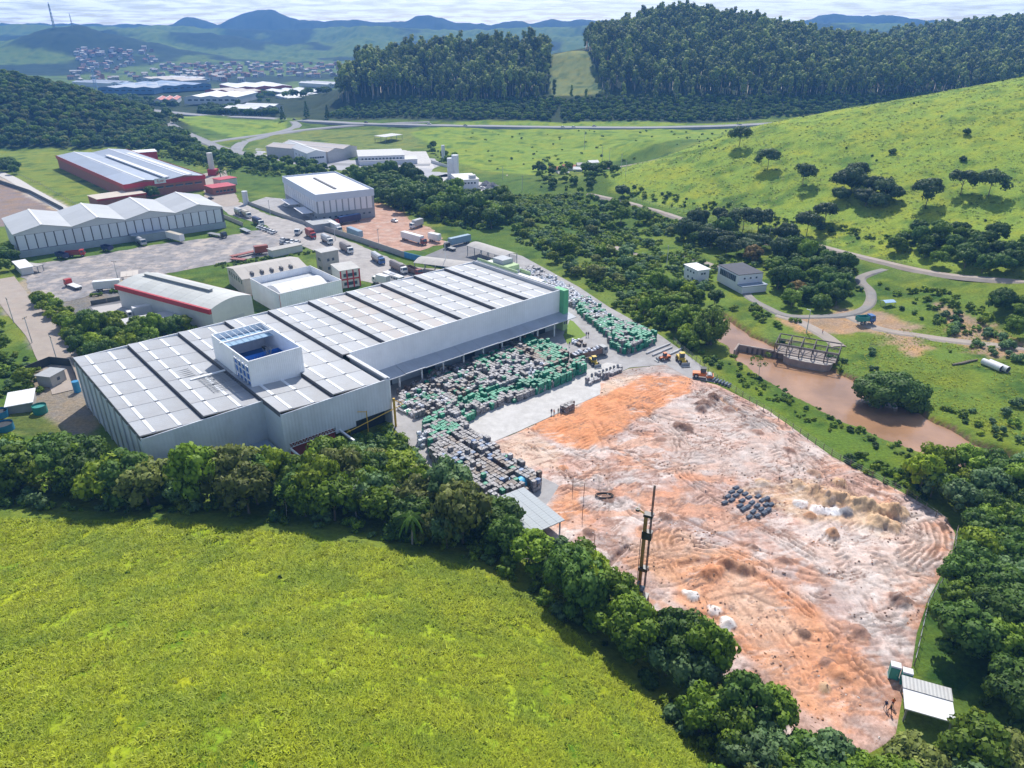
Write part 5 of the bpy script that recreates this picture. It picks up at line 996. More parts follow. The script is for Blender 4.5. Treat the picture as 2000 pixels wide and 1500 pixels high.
bushes([(1200,380),(1450,440),(1700,510),(2000,560),(2000,250),(1500,260),(1300,310)], 17, 99, .2, .6, 'small dark bush on the grassy hill', keep=.25, js=[3])
bushes([(850,262),(1450,258),(1380,300),(1150,330),(960,335)], 22, 100, .4, 1.0, 'small bush on the pasture below the highway', keep=.6)
bushes([(400,510),(600,480),(620,492),(430,528)], 3.2, 101, .4, .7, 'weedy shrub along the truck yard wall')
bushes([(0,690),(50,700),(110,760),(60,790),(0,790)], 3.5, 102, .5, 1.0, 'bush at the left edge below the lane')
bushes([(1905,1300),(2100,1330),(2100,1560),(1960,1500),(1900,1420)], 3.3, 103, .4, .8, 'yellowish bush behind the open site shelter', keep=.7, js=[1,0])
bushes([(1180,590),(1290,650),(1400,720),(1440,720),(1380,690),(1290,640)], 3.0, 104, .4, .9, 'bush along the upper fence', js=[0,3])
bushes([(130,560),(200,552),(260,560),(240,575),(150,580)], 3.4, 105, .6, .9, 'bush on the strip by the crane truck', js=[1,0])
for px, py in [(660,1190),(1090,1150),(545,1130),(400,1160),(250,1120),(700,1085),(800,1210),(150,1090),(480,1240),(930,1190)]: x, y, z = T(px, py); ALLT.append((x, y, z - .1, .18 + (px % 7) * .02, px, 'bush', 3 if px % 2 else 0, 'small dark weed clump on the near grassy hill', None))
bushes([(-120,925),(0,945),(300,990),(600,980),(800,950),(960,1050),(1180,1200),(1320,1330),(1560,1450),(1700,1560),(1440,1640),(1200,1300),(960,1115),(860,1095),(600,1048),(300,1018),(0,1008),(-120,1002)], 3.4, 110, .6, 1.6, 'leafy bush under the tree belt', keep=.6)
bushes([(1300,560),(1450,600),(1560,630),(1700,560),(1600,500),(1450,470),(1320,470)], 5, 111, .5, 1.4, 'leafy bush round the dark roofed building', noise=(16,.42), js=[0,1,4,2])
bushes([(1700,560),(2050,620),(2050,700),(1850,650),(1720,600)], 5, 112, .5, 1.3, 'leafy bush below the hill foot road', noise=(14,.45), js=[0,3,4,1])
bushes([(1230,395),(1420,440),(1600,480),(1800,535),(2000,575),(2000,560),(1800,520),(1600,465),(1420,425),(1230,385)], 4.5, 113, .5, 1.3, 'leafy bush along the hill foot road', keep=.7, js=[0,3,1])
bushes([(590,900),(640,870),(780,838),(830,880),(835,930),(700,935)], 2.6, 118, .8, 1.6, 'leafy bush under the hall front wall')
bushes([(130,640),(400,632),(420,645),(330,672),(190,712),(140,700)], 2.6, 114, .8, 1.5, 'leafy bush against the back wall of the hall', js=[0,1,4])
bushes([(-60,780),(0,850),(140,850),(200,880),(0,930),(-80,930)], 4, 115, .5, 1.4, 'leafy bush beside the blue tanks', keep=.6)
bushes([(690,340),(1000,380),(1180,390),(1180,560),(1000,470),(900,450),(740,400)], 4.2, 116, .6, 1.6, 'leafy bush behind the red dirt lot', noise=(12,.45), js=[0,1,4,2])
bushes([(250,290),(420,310),(560,330),(720,335),(700,350),(520,345),(400,330),(300,305)], 5, 117, .6, 1.5, 'leafy bush by the access road', noise=(18,.4), js=[0,1,4])
bushes([(1440,712),(1650,815),(1790,880),(1760,900),(1620,850),(1440,745)], 3.0, 120, .25, .75, 'leafy bush on the near river bank', keep=.6, js=[0,1,4,3])
bushes([(1868,1030),(1900,1030),(1890,1110),(1840,1180),(1815,1240),(1800,1310),(1780,1320),(1795,1240),(1820,1180),(1865,1110)], 2.6, 121, .3, .8, 'leafy bush outside the site fence', keep=.7, js=[0,1,4])
# bank vegetation along the river
for i in range(len(RIVER) - 1):
    for side in (1, -1):
        a = np.array(RIVER[i][:2]); b = np.array(RIVER[i + 1][:2]); d = b - a; L_ = np.linalg.norm(d); nr = np.array([-d[1], d[0]]) / L_ * side; rg = np.random.default_rng(i * 7 + side + 5)
        for k in range(int(L_ / 2.2)):
            p = a + d * rg.random() + nr * (RIVW[i] + rg.uniform(2.5, 6)); ALLT.append((p[0], p[1], hz(p[0], p[1]) - .2, rg.uniform(.25, .7), rg.random() * 6, 'bush', int(rg.choice([0, 1, 3])), 'shrub on the bank of the brown river', None))
# blockers: nothing grows through buildings, yards, roads or water
BLOCK_POLYS = [SITE]
for nm in ('paved_yard','concrete_apron','truck_yard','street','red_dirt_lot','loading_court','silo_yard','far_yard','east_court','warehouse_court','carport_paving','concrete_slab'):
    BLOCK_POLYS.append([v.co[:2] for v in bpy.data.objects[nm].data.vertices])
c_, s_ = math.cos(HRZ), math.sin(HRZ)
BLOCK_POLYS.append([HL(-1.5,-1.5)[:2], HL(LX+1,-1.5)[:2], HL(LX+1,V3+2)[:2], HL(4*BAY+3,V3+2)[:2], HL(4*BAY+3,V2+1)[:2], HL(2*BAY-.5,V2+1)[:2], HL(2*BAY-8,V1+1)[:2], HL(-1.5,V1+1)[:2]])
for o in [o for o in bpy.data.objects if o.parent is None and o.get('category') in ('warehouse','building','factory','house','workshop','carport','shed','canopy','shelter','hut','cabin','gatehouse') and o.name != 'recycling_hall']:
    bx = []; 
    for ch in bpy.data.objects:
        if ch.parent == o and ch.type == 'MESH' and len(ch.data.vertices): co = np.array([v.co[:] for v in ch.data.vertices]) + np.array(ch.location); bx.append((co[:, 0].min(), co[:, 1].min(), co[:, 0].max(), co[:, 1].max()))
    if not bx: continue
    bx = np.array(bx); q = (bx[:, 0].min() - 1, bx[:, 1].min() - 1, bx[:, 2].max() + 1, bx[:, 3].max() + 1); ca, sa = math.cos(o.rotation_euler[2]), math.sin(o.rotation_euler[2])
    BLOCK_POLYS.append([(o.location[0] + x * ca - y * sa, o.location[1] + x * sa + y * ca) for x, y in ((q[0], q[1]), (q[2], q[1]), (q[2], q[3]), (q[0], q[3]))])
AX = np.array([t[0] for t in ALLT]); AY = np.array([t[1] for t in ALLT]); bad = np.zeros(len(ALLT), bool)
fam = [t[5] for t in ALLT]; pad = np.array([.5 if f == 'bush' else 1.6 for f in fam])
for p in BLOCK_POLYS: bad |= sdist(AX, AY, p) > -pad
for nm, wd in (('highway', 10), ('access_road', 6), ('slip_road', 6), ('slip_road.001', 6), ('dirt_lane', 5), ('foot_road', 4), ('loop_road', 4), ('field_road', 4)):
    vs_ = bpy.data.objects[nm].data.vertices; st_ = 4 if len(bpy.data.objects[nm].data.polygons) > len(vs_) * .6 else 2
    pts_ = [((vs_[i].co[0] + vs_[i + 1].co[0]) / 2, (vs_[i].co[1] + vs_[i + 1].co[1]) / 2) for i in range(0, len(vs_) - 1, st_)]
    bad |= polydist(AX, AY, pts_) < wd
rvd = polydist(AX, AY, RIVER); bad |= rvd < 10
keepn = {'large dark spreading tree on the far bank of the brown river'}
ALLT = [t for t, b_ in zip(ALLT, bad) if not b_ or t[7] in keepn or t[7].startswith('tall feathery') or t[7].startswith('slender') or t[7].startswith('dark round tree in front')]
ADJ = dict(mid='mid green round crowned', dark='dark green dense', blue='bluish green leafy', yel='yellow green bushy', olive='olive green', sparse='thin crowned pale stemmed', bush='low bushy', sav='umbrella shaped', savb='dark spreading', flower='russet', big='big', euc='tall', pine='pointed', bam='feathery')
TSTUFF = {}
def gn_scatter(name, pts, sc, rot, idx, meshes, label, parent=None):
    me = bpy.data.meshes.new(name); me.vertices.add(len(pts)); me.vertices.foreach_set('co', np.asarray(pts, np.float32).ravel())
    for nm, ar, ty in (('sc', sc, 'FLOAT'), ('rot', rot, 'FLOAT'), ('idx', idx, 'INT')):
        at = me.attributes.new(nm, ty, 'POINT'); at.data.foreach_set('value', np.asarray(ar, np.float32 if ty == 'FLOAT' else np.int32))
    o = bpy.data.objects.new(name, me); link(o, parent)
    g = bpy.data.node_groups.new(name + '_scatter', 'GeometryNodeTree'); g.interface.new_socket('Geometry', in_out='INPUT', socket_type='NodeSocketGeometry'); g.interface.new_socket('Geometry', in_out='OUTPUT', socket_type='NodeSocketGeometry')
    gi, go = g.nodes.new('NodeGroupInput'), g.nodes.new('NodeGroupOutput'); col = bpy.data.collections.new(name + '_kinds')
    for k, mm in enumerate(meshes):
        q = bpy.data.objects.new('kind_%02d' % k, mm); col.objects.link(q)
    ci = g.nodes.new('GeometryNodeCollectionInfo'); ci.inputs['Collection'].default_value = col; ci.inputs['Separate Children'].default_value = True; ci.inputs['Reset Children'].default_value = True
    ip = g.nodes.new('GeometryNodeInstanceOnPoints'); ip.inputs['Pick Instance'].default_value = True
    def na(nm, ty): n = g.nodes.new('GeometryNodeInputNamedAttribute'); n.data_type = ty; n.inputs[0].default_value = nm; return n.outputs[0]
    g.links.new(gi.outputs[0], ip.inputs['Points']); g.links.new(ci.outputs[0], ip.inputs['Instance']); g.links.new(na('idx', 'INT'), ip.inputs['Instance Index']); g.links.new(na('sc', 'FLOAT'), ip.inputs['Scale'])
    cx = g.nodes.new('ShaderNodeCombineXYZ'); g.links.new(na('rot', 'FLOAT'), cx.inputs[2]); er = g.nodes.new('FunctionNodeEulerToRotation'); g.links.new(cx.outputs[0], er.inputs[0]); g.links.new(er.outputs[0], ip.inputs['Rotation'])
    g.links.new(ip.outputs[0], go.inputs[0]); md = o.modifiers.new('scatter', 'NODES'); md.node_group = g
    o['kind'] = 'stuff'
    if label: o['label'] = label
    return o
def place_tree(t):
    x, y, z, s, rz, f, j, lb, grp = t; p = TP[f][j]; o = thing(p['name'], lb, 'bush' if p['name'] == 'bush' else ('bamboo' if f == 'bam' else 'tree'), (x, y, z), rz, grp); v_ = random.Random(x * 7.3 + y); o.scale = (s * v_.uniform(.85, 1.15), s * v_.uniform(.85, 1.15), s * v_.uniform(.8, 1.35)) if p['name'] == 'broadleaf_tree' and p['kind'] == 'round' else (s, s, s)
    for nm, me in (('foliage' if p['name'] == 'bush' else 'crown', p['crown']), ('stem' if p['name'] == 'bush' else 'trunk', p['trunk'])): link(bpy.data.objects.new(nm, me), o)
    return o
LMK = [(lb_, np.array(PW(*p)[:2])) for lb_, p in (('the hall front corner',(300,900)),('the white end canopy',(215,850)),('the block hut',(100,740)),('the yellow gantry',(775,830)),('the edge palm tree',(805,1062)),('the grey shed',(1030,1010)),('the drilling rig',(1239,1178)),
    ('the white sand heaps',(1400,1200)),('the site shelter',(1820,1370)),('the green toilets',(1755,1325)),('the dark pile bundles',(1460,985)),('the site fence corner',(1865,1050)),('the lower river end',(1860,890)),('the big river bank tree',(1728,800)),('the tall bamboo',(1385,672)),
    ('the pump house',(1360,545)),('the dark roofed building',(1440,550)),('the loop road bend',(1695,590)),('the white pipes',(1945,715)),('the batching plant',(915,350)),('the gravel heaps',(970,370)),('the hamlet',(1110,345)),('the white warehouse',(615,435)),('the red factory',(250,390)),
    ('the open carports',(930,500)),('the curved bale stack',(1240,660)),('the left lane',(90,670)),('the container court',(260,620)),('the low hill trees',(1590,450)),('the big hill clump',(1690,390)),('the road at the right edge',(1950,585)),('the slip road',(500,275)),('the antenna side forest edge',(120,290)))]
def near(x, y):
    dd = [np.hypot(x - p[0], y - p[1]) for _, p in LMK]; k = int(np.argmin(dd)); p = LMK[k][1]; v = np.array([x, y]) - p; f = p / np.linalg.norm(p); al = v @ f; si = v @ np.array([f[1], -f[0]])
    dr = ('beyond' if al > 0 else 'in front of') if abs(al) > abs(si) else ('right of' if si > 0 else 'left of'); q = dd[k]
    return ('just ' if q < 9 else ('' if q < 20 else ('well ' if q < 40 else 'far '))) + dr + ' ' + LMK[k][0]
def wlab(t):
    x, y, z, s, rz, f, j, lb, grp = t
    if f == 'bush' and ('leafy' in lb or lb in ('bush', 'small shrub at the edge of the grassy hill')): return (x, y, z, s, rz, f, j, '%s %s bush %s' % ('low' if s < .6 else ('tall' if s > 1 else 'knee high' if s < .4 else 'rounded'), ['mid green','yellow green','bluish','dark green','fresh green'][j], near(x, y)), grp or lb.replace('leafy bush', 'leafy bushes'))
    if lb == 'tree': return (x, y, z, s, rz, f, j, '%s %s tree %s' % ('small' if s < .7 else ('large' if s > .98 else 'medium sized'), ADJ[f], near(x, y)), grp)
    return t if f != 'bush' else (x, y, z, s, rz, f, j, lb, lb)
def wlab_old(t):
    x, y, z, s, rz, f, j, lb, grp = t
    if lb != 'tree': return t if f != 'bush' else (x, y, z, s, rz, f, j, lb, lb.replace('leafy bush', 'leafy bushes'))
    sz = 'small' if s < .66 else ('large' if s > .9 else 'medium sized')
    return (x, y, z, s, rz, f, j, '%s %s tree among the %s' % (sz, ADJ[f].split(' ')[0] + ' ' + ADJ[f].split(' ')[1] if ' ' in ADJ[f] else ADJ[f], grp), grp)
groups = {}
for t in ALLT: groups.setdefault(TP[t[5]][t[6]]['name'], []).append(t)
for nm, ts in groups.items():
    def seen(t): 
        p = TP[t[5]][t[6]]; d = math.hypot(t[0], t[1], t[2] - 90); vis = abs(t[0]) < t[1] * .64 + 8; return (p['H'] * t[3] / d) * (1 if vis else .01)
    ts.sort(key=seen, reverse=True); lim = 285
    for t in ts[:lim]:
        if seen(t) > .002: place_tree(wlab(t))
    rest = ts[lim:]
    if rest:
        pro = sorted({(t[5], t[6]) for t in rest}); gn_scatter('woodland' if nm != 'bush' else 'undergrowth', [t[:3] for t in rest], [t[3] for t in rest], [t[4] for t in rest], [pro.index((t[5], t[6])) for t in rest], [TP[a_][b_]['crown'] for a_, b_ in pro],
            'distant broadleaf trees on the dark left hill and the green strips' if nm != 'bush' else 'scattered low bushes filling the green strips')
# eucalyptus plantations on the hills behind the highway
def farwood(name, poly, sp, seed, s0, s1, label, meshes, nind=0):
    x, y, r = scatter([PX(*p) for p in poly], sp, seed); z = hgt(x, y); n = len(x); sc_ = s0 + (s1 - s0) * np.clip(fbm(x / 30, y / 30, seed, 3) * 1.3 - .15 + r.normal(size=n) * .28, 0, 1); k = np.arange(n)
    o = gn_scatter(name, np.stack([x, y, z - .3], 1), sc_, r.random(n) * 6.28, r.integers(0, len(meshes), n), meshes, label); return n
def joined(p, lod):
    rng = np.random.default_rng(lod); cl = []; H, Wd = p['H'], p['W']
    for i in range(15): t_ = .50 + .46 * (i + rng.random()) / 15; rr_ = Wd * .5 * (1.15 - t_) ** .4 * rng.random() ** .5; a = rng.random() * 6.28; cl.append((math.cos(a) * rr_, math.sin(a) * rr_, H * t_, Wd * (.13 + .11 * rng.random())))
    V, Fc, A, NR = leaf_geo(cl, 26, 1.15, rng, .2, .55, 1.1); tb = MB().tube([(0, 0, -1), (.2, 0, H * .5), (0, .1, H * .95)], [.3, .22, .08], 4); n = len(V)
    V = np.concatenate([V, np.array(tb.v)]); Fc = Fc + [tuple(i + n for i in f) for f in tb.f]; A = np.concatenate([A, np.zeros(len(tb.v))]); NR = np.concatenate([NR, np.tile((0, -.7, .7), (len(tb.v), 1))]); me = leaf_mesh('eucalyptus', (V, Fc, A, NR), LEAF['euc']); me.materials.append(BARKP)
    mi = np.zeros(len(me.polygons), np.int32); mi[-len(tb.f):] = 1; me.polygons.foreach_set('material_index', mi); return me
EM = [joined(TP['euc'][k], 70 + k) for k in range(4)]
ne = 0
ne += farwood('eucalyptus_plantation', [(675,890,0),(700,905,0),(900,890,0),(1072,885,0),(1075,930,0),(1070,1050,0),(850,1050,0),(700,1020,0),(672,960,0),(640,930,0)], 7.4, 201, .55, 1.35, 'tall eucalyptus stand left of the grass clearing behind the highway', EM)
ne += farwood('eucalyptus_plantation', [(1185,905,0),(1400,885,0),(1800,875,0),(2150,880,0),(2200,1100,0),(1700,1250,0),(1500,1250,0),(1160,1260,0),(1140,1080,0),(1165,960,0)], 7.6, 202, .55, 1.2, 'dense eucalyptus forest covering the hill right of the grass clearing', EM)
ne += farwood('eucalyptus_plantation', [(1740,1270,0),(2200,1200,0),(2250,1500,0),(1740,1450,0)], 8.5, 203, .9, 1.2, 'dark eucalyptus ridge on the skyline at the right', EM)
for k in range(26):
    px = [850,880,905,925,960,985,1010,1050,1085,1150,1190,1225,1265,1290,1330,1365,1410,1465,1500,1530,1560,1590,1640,1670,1120,930][k]; x, y, _ = PX(px, 868 + (k * 37 % 9), 0); z = hz(x, y)
    place_tree((x, y, z - .3, .6 + (k * .137 % .4), k * 1.3, 'euc', k % 4, 'small pale eucalyptus on the dark embankment behind the highway', 'young eucalyptus on the embankment'))
for sd_3, lb3, pl3 in ((211, 'dark broadleaf wood along the embankment in front of the left eucalyptus stand', [PW(*q, 3) for q in [(640,234),(760,237.5),(900,241),(1075,243.5)]] + [PX(1100,885,0), PX(900,888,0), PX(660,890,0)]), (212, 'dark thicket on the shaded embankment under the eucalyptus forest', [PW(*q, 3) for q in [(1100,243.5),(1300,243.5),(1480,241)]] + [PX(1800,830,0), PX(2150,830,0), PX(2150,880,0), PX(1400,884,0), PX(1090,880,0)])):
    x, y, r = scatter(pl3, 5.5, sd_3); z = hgt(x, y); n = len(x); gn_scatter('thicket', np.stack([x, y, z - .3], 1), r.uniform(.3, .75, n), r.random(n) * 6.28, r.integers(0, 2, n), [TP['dark'][0]['crown'], TP['mid'][0]['crown']], lb3)
# palms
def make_palm(label, px, py, h):
    x, y, z = T(px, py); o = thing('palm_tree', label, 'palm', (x, y, z)); MB().tube([(0,0,-.5),(.2,0,h*.5),(.1,.1,h)], [.22,.16,.14], 6).build('trunk', BARKP, o)
    for k in range(13):
        a = 2 * math.pi * k / 13 + .2; el = .5 + .45 * math.sin(k * 2.3); mb = MB(); P_ = [(.1 + math.cos(a) * r * 3.4, .1 + math.sin(a) * r * 3.4, h + el * 2.2 * r - 3.4 * r * r) for r in (0, .25, .5, .75, 1)]
        for q in range(4):
            p0, p1 = Vector(P_[q]), Vector(P_[q + 1]); sd_2 = Vector((-math.sin(a), math.cos(a), 0)) * .55
            for s in (1, -1): mb.add([p0, p1, p1 + sd_2 * s * (.9 - .2 * q) - Vector((0, 0, .35)), p0 + sd_2 * s * (1 - .2 * q) - Vector((0, 0, .35))], [(0, 1, 2, 3)])
        mb.build('frond', LEAF['mid'], o)
make_palm('palm tree with drooping fronds at the edge of the tree belt', 805, 1062, 6.5); make_palm('left palm tree beside the red gatehouse', 432, 352, 6); make_palm('right palm tree beside the red gatehouse', 452, 350, 6.5); make_palm('palm tree in front of the small white pump house', 1372, 545, 4)
# ------------------------------------------------------------------ grass
def tuft(seed, n, hgt_, wid, bw=.07):
    r = np.random.default_rng(seed); V = []; Fc = []; A = []; NR = []
    for k in range(n):
        a = r.random() * 6.28; rr_ = wid * r.random() ** .7; x, y = math.cos(a) * rr_, math.sin(a) * rr_; hh = hgt_ * (.5 + .6 * r.random()); th = r.random() * 6.28; ln = hh * (.7 + .6 * r.random()); lx, ly = math.cos(th) * ln, math.sin(th) * ln; dx_, dy_ = -math.sin(th) * bw, math.cos(th) * bw; i = len(V)
        V += [(x - dx_, y - dy_, -.1), (x + dx_, y + dy_, -.1), (x + lx * .4 + dx_ * .8, y + ly * .4 + dy_ * .8, hh * .65), (x + lx * .4 - dx_ * .8, y + ly * .4 - dy_ * .8, hh * .65), (x + lx, y + ly, hh * .8)]
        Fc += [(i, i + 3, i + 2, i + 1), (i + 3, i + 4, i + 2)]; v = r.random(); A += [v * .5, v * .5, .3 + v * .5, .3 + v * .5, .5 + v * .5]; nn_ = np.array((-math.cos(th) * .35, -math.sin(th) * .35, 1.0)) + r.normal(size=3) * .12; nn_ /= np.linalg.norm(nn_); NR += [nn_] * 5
    return np.array(V), Fc, np.array(A), np.array(NR)
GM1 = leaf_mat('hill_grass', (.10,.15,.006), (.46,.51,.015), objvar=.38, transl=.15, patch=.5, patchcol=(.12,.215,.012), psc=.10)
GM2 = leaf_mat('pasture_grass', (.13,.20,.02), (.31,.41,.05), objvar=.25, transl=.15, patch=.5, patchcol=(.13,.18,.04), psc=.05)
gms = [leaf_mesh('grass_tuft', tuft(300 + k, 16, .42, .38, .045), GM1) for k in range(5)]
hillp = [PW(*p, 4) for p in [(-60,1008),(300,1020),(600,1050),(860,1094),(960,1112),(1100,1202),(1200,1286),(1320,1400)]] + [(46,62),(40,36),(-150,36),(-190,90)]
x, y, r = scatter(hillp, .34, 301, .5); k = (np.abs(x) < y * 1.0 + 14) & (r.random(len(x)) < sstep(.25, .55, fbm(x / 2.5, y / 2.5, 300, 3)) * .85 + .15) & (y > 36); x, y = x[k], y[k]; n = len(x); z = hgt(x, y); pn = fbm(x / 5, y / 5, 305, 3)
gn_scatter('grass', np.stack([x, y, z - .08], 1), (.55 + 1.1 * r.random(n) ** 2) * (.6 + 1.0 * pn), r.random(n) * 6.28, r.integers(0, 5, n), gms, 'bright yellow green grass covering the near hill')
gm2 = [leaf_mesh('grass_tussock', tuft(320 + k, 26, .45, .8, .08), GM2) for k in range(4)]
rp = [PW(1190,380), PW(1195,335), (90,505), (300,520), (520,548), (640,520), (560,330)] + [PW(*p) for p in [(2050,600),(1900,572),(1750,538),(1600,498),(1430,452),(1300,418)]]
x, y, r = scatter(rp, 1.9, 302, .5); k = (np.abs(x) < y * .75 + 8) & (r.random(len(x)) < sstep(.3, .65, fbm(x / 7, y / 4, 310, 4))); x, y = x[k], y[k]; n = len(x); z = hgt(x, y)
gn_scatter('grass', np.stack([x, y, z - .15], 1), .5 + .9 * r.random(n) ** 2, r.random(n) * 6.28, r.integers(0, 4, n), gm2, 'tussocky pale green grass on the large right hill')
gp = [PW(*p) for p in [(1400,745),(1440,700),(1650,840),(1900,930),(2150,980),(2100,640),(1950,640),(1700,640),(1560,640),(1650,760),(1500,690),(1430,690)]]
x, y, r = scatter(gp, 1.1, 303, .5); k = (polydist(x, y, RIVER) > 13) & (sdist(x, y, SITE) < -1) & (fbm(x / 9, y / 9, 312, 3) > .45); x, y = x[k], y[k]; n = len(x); z = hgt(x, y)
gn_scatter('grass', np.stack([x, y, z - .1], 1), .5 + .8 * r.random(n) ** 2, r.random(n) * 6.28, r.integers(0, 5, n), gms, 'bright meadow grass on both sides of the brown river')
print('COUNT trees', len(ALLT), {k: len(v) for k, v in groups.items()}, 'euc', ne, 'grass', n)
# ------------------------------------------------------------------ bales of pressed scrap
def lumpy(w_, d_, h_, seed, j=.07, n=3, rnd=.12):
    r = np.random.default_rng(seed); mb = MB(); import itertools
    def P3(i, j_, k): return (i / n - .5, j_ / n - .5, k / n)
    idx = {}; vs = []; fs = []
    def vid(i, j_, k):
        if (i, j_, k) not in idx:
            x, y, z = P3(i, j_, k); e_ = sum(a in (0, n) for a in (i, j_, k)); s = 1 - rnd * max(0, e_ - 1); idx[(i, j_, k)] = len(vs)
            vs.append(((x * s + r.normal() * j * .5) * w_, (y * s + r.normal() * j * .5) * d_, max(0, (z - .5) * (1 - rnd * .7 * max(0, e_ - 1)) + .5 + r.normal() * j * .5) * h_))
        return idx[(i, j_, k)]
    for a in range(n):
        for b in range(n):
            fs += [(vid(a, b, 0), vid(a, b + 1, 0), vid(a + 1, b + 1, 0), vid(a + 1, b, 0)), (vid(a, b, n), vid(a + 1, b, n), vid(a + 1, b + 1, n), vid(a, b + 1, n)),
                   (vid(a, 0, b), vid(a + 1, 0, b), vid(a + 1, 0, b + 1), vid(a, 0, b + 1)), (vid(a, n, b), vid(a, n, b + 1), vid(a + 1, n, b + 1), vid(a + 1, n, b)),
                   (vid(0, a, b), vid(0, a, b + 1), vid(0, a + 1, b + 1), vid(0, a + 1, b)), (vid(n, a, b), vid(n, a + 1, b), vid(n, a + 1, b + 1), vid(n, a, b + 1))]
    return mb.add(vs, fs)
def bale_mat(name, c1, c2, sc=2.2, lo=.42, hi=.58, ov=.22):
    m = bpy.data.materials.new(name); m.use_nodes = True; t = m.node_tree; b = t.nodes['Principled BSDF']; setin(b, Roughness=.55)
    tcn = N(t, 'ShaderNodeTexCoord'); oi = N(t, 'ShaderNodeObjectInfo'); ad = N(t, 'ShaderNodeVectorMath', operation='ADD'); t.links.new(tcn.outputs['Object'], ad.inputs[0]); t.links.new(oi.outputs['Location'], ad.inputs[1])
    n = N(t, 'ShaderNodeTexNoise'); setin(n, Scale=sc, Detail=4.0, Roughness=.75); t.links.new(ad.outputs[0], n.inputs[0]); r = N(t, 'ShaderNodeMapRange'); setin(r, **{'From Min': lo, 'From Max': hi}); t.links.new(n.outputs['Fac'], r.inputs[0])
    mx_ = N(t, 'ShaderNodeMix', data_type='RGBA'); t.links.new(r.outputs[0], mx_.inputs[0]); mx_.inputs[6].default_value = (*c1, 1); mx_.inputs[7].default_value = (*c2, 1)
    r2 = N(t, 'ShaderNodeMapRange'); setin(r2, **{'To Min': 1 - ov, 'To Max': 1 + ov}); t.links.new(oi.outputs['Random'], r2.inputs[0]); m2 = N(t, 'ShaderNodeMix', data_type='RGBA', blend_type='MULTIPLY'); m2.inputs[0].default_value = 1
    t.links.new(mx_.outputs[2], m2.inputs[6]); t.links.new(r2.outputs[0], m2.inputs[7]); t.links.new(m2.outputs[2], b.inputs['Base Color'])
    bp = N(t, 'ShaderNodeBump'); setin(bp, Strength=.7, Distance=.06); t.links.new(n.outputs['Fac'], bp.inputs['Height']); t.links.new(bp.outputs[0], b.inputs['Normal']); return m
BM = dict(green=bale_mat('green_bale_plastic', (.005,.10,.06), (.02,.26,.15)), lime=bale_mat('bright_green_bale', (.005,.17,.09), (.06,.38,.23), lo=.45, hi=.65), grey=bale_mat('grey_mixed_bale', (.09,.085,.09), (.33,.31,.31)), pale=bale_mat('pale_grey_bale', (.11,.11,.12), (.38,.37,.39)),
          brown=bale_mat('brown_cardboard_bale', (.08,.055,.045), (.22,.17,.14)), white=bale_mat('white_big_bag', (.42,.45,.52), (.72,.73,.77), ov=.1), blue=bale_mat('blue_bale_plastic', (.02,.08,.22), (.24,.30,.40)))
BK = list(BM); BMESH = {k: [lumpy(1.12, .95, .95, 10 * i + j, rnd=.05 if k != 'white' else .2, j=.05 if k != 'white' else .1).mesh('bale', BM[k]) for j in range(3)] for i, k in enumerate(BK)}
BALES = []
def bale_zone(poly, layers, mix, label, seed, zt=2.4, gap=.08, rowgap=0, rot=HRZ):
    P_ = [PW(*p, zt) for p in poly]; rg = np.random.default_rng(seed); ca, sa = math.cos(rot), math.sin(rot); Q = [(p[0] * ca + p[1] * sa, -p[0] * sa + p[1] * ca) for p in P_]
    xs = np.arange(min(q[0] for q in Q), max(q[0] for q in Q), 1.2); ys_ = np.arange(min(q[1] for q in Q), max(q[1] for q in Q), 1.04)
    for i, x in enumerate(xs):
        for j, y in enumerate(ys_):
            if not inpoly(np.array([x]), np.array([y]), Q)[0] or rg.random() < gap or (rowgap and i % rowgap == rowgap - 1 and rg.random() < .8): continue
            X_, Y_ = x * ca - y * sa, x * sa + y * ca; nl = layers + int(round(float(fbm(X_ / 3, Y_ / 3, seed, 2)) * 1.8 - .95 + rg.uniform(-.35, .35))); cn_ = float(fbm(X_ / 7, Y_ / 7, seed + 9, 3)); 
            u_ = min(.999, max(0, (cn_ - .28) / .44 + rg.normal() * .09)); tot = 0; kind = mix[-1][0]
            for kk, wgt in mix:
                tot += wgt
                if u_ < tot: kind = kk; break
            if rg.random() < .12: kind = mix[int(rg.integers(len(mix)))][0]
            jx, jy = rg.normal() * .08, rg.normal() * .08
            for l in range(max(1, nl)):
                kd = kind if rg.random() < .85 else mix[int(rg.integers(len(mix)))][0]
                BALES.append((X_ + jx + rg.normal() * .05, Y_ + jy + rg.normal() * .05, .04 + l * .93, rot + rg.normal() * (.05 if kd != 'white' else .5) + (math.pi / 2 if rg.random() < .1 else 0), kd, int(rg.integers(3)), l == max(1, nl) - 1, label))
bale_zone([(778,752),(865,715),(950,690),(1000,725),(905,765),(885,782),(812,803),(780,790)], 2, [('brown',.12),('grey',.5),('pale',.18),('white',.06),('green',.14)], 'the mixed stacks beside the hall canopy', 1, rowgap=7)
bale_zone([(925,697),(1010,668),(1035,685),(1030,735),(985,752),(935,765)], 3, [('green',.38),('lime',.25),('grey',.2),('pale',.17)], 'the green stacks in front of the hall', 2, rowgap=8)
bale_zone([(985,690),(1035,682),(1072,704),(1068,722),(1020,738),(1000,715)], 2, [('white',.8),('pale',.2)], 'the heap of white bags before the hall', 3)
bale_zone([(985,665),(1005,658),(1075,705),(1070,716),(1058,716)], 3, [('brown',.9),('grey',.1)], 'the brown row before the hall', 4, gap=.02)
bale_zone([(1007,657),(1030,650),(1108,684),(1106,702),(1076,716)], 3, [('green',.45),('lime',.45),('brown',.1)], 'the green block before the hall corner', 5, gap=.03)
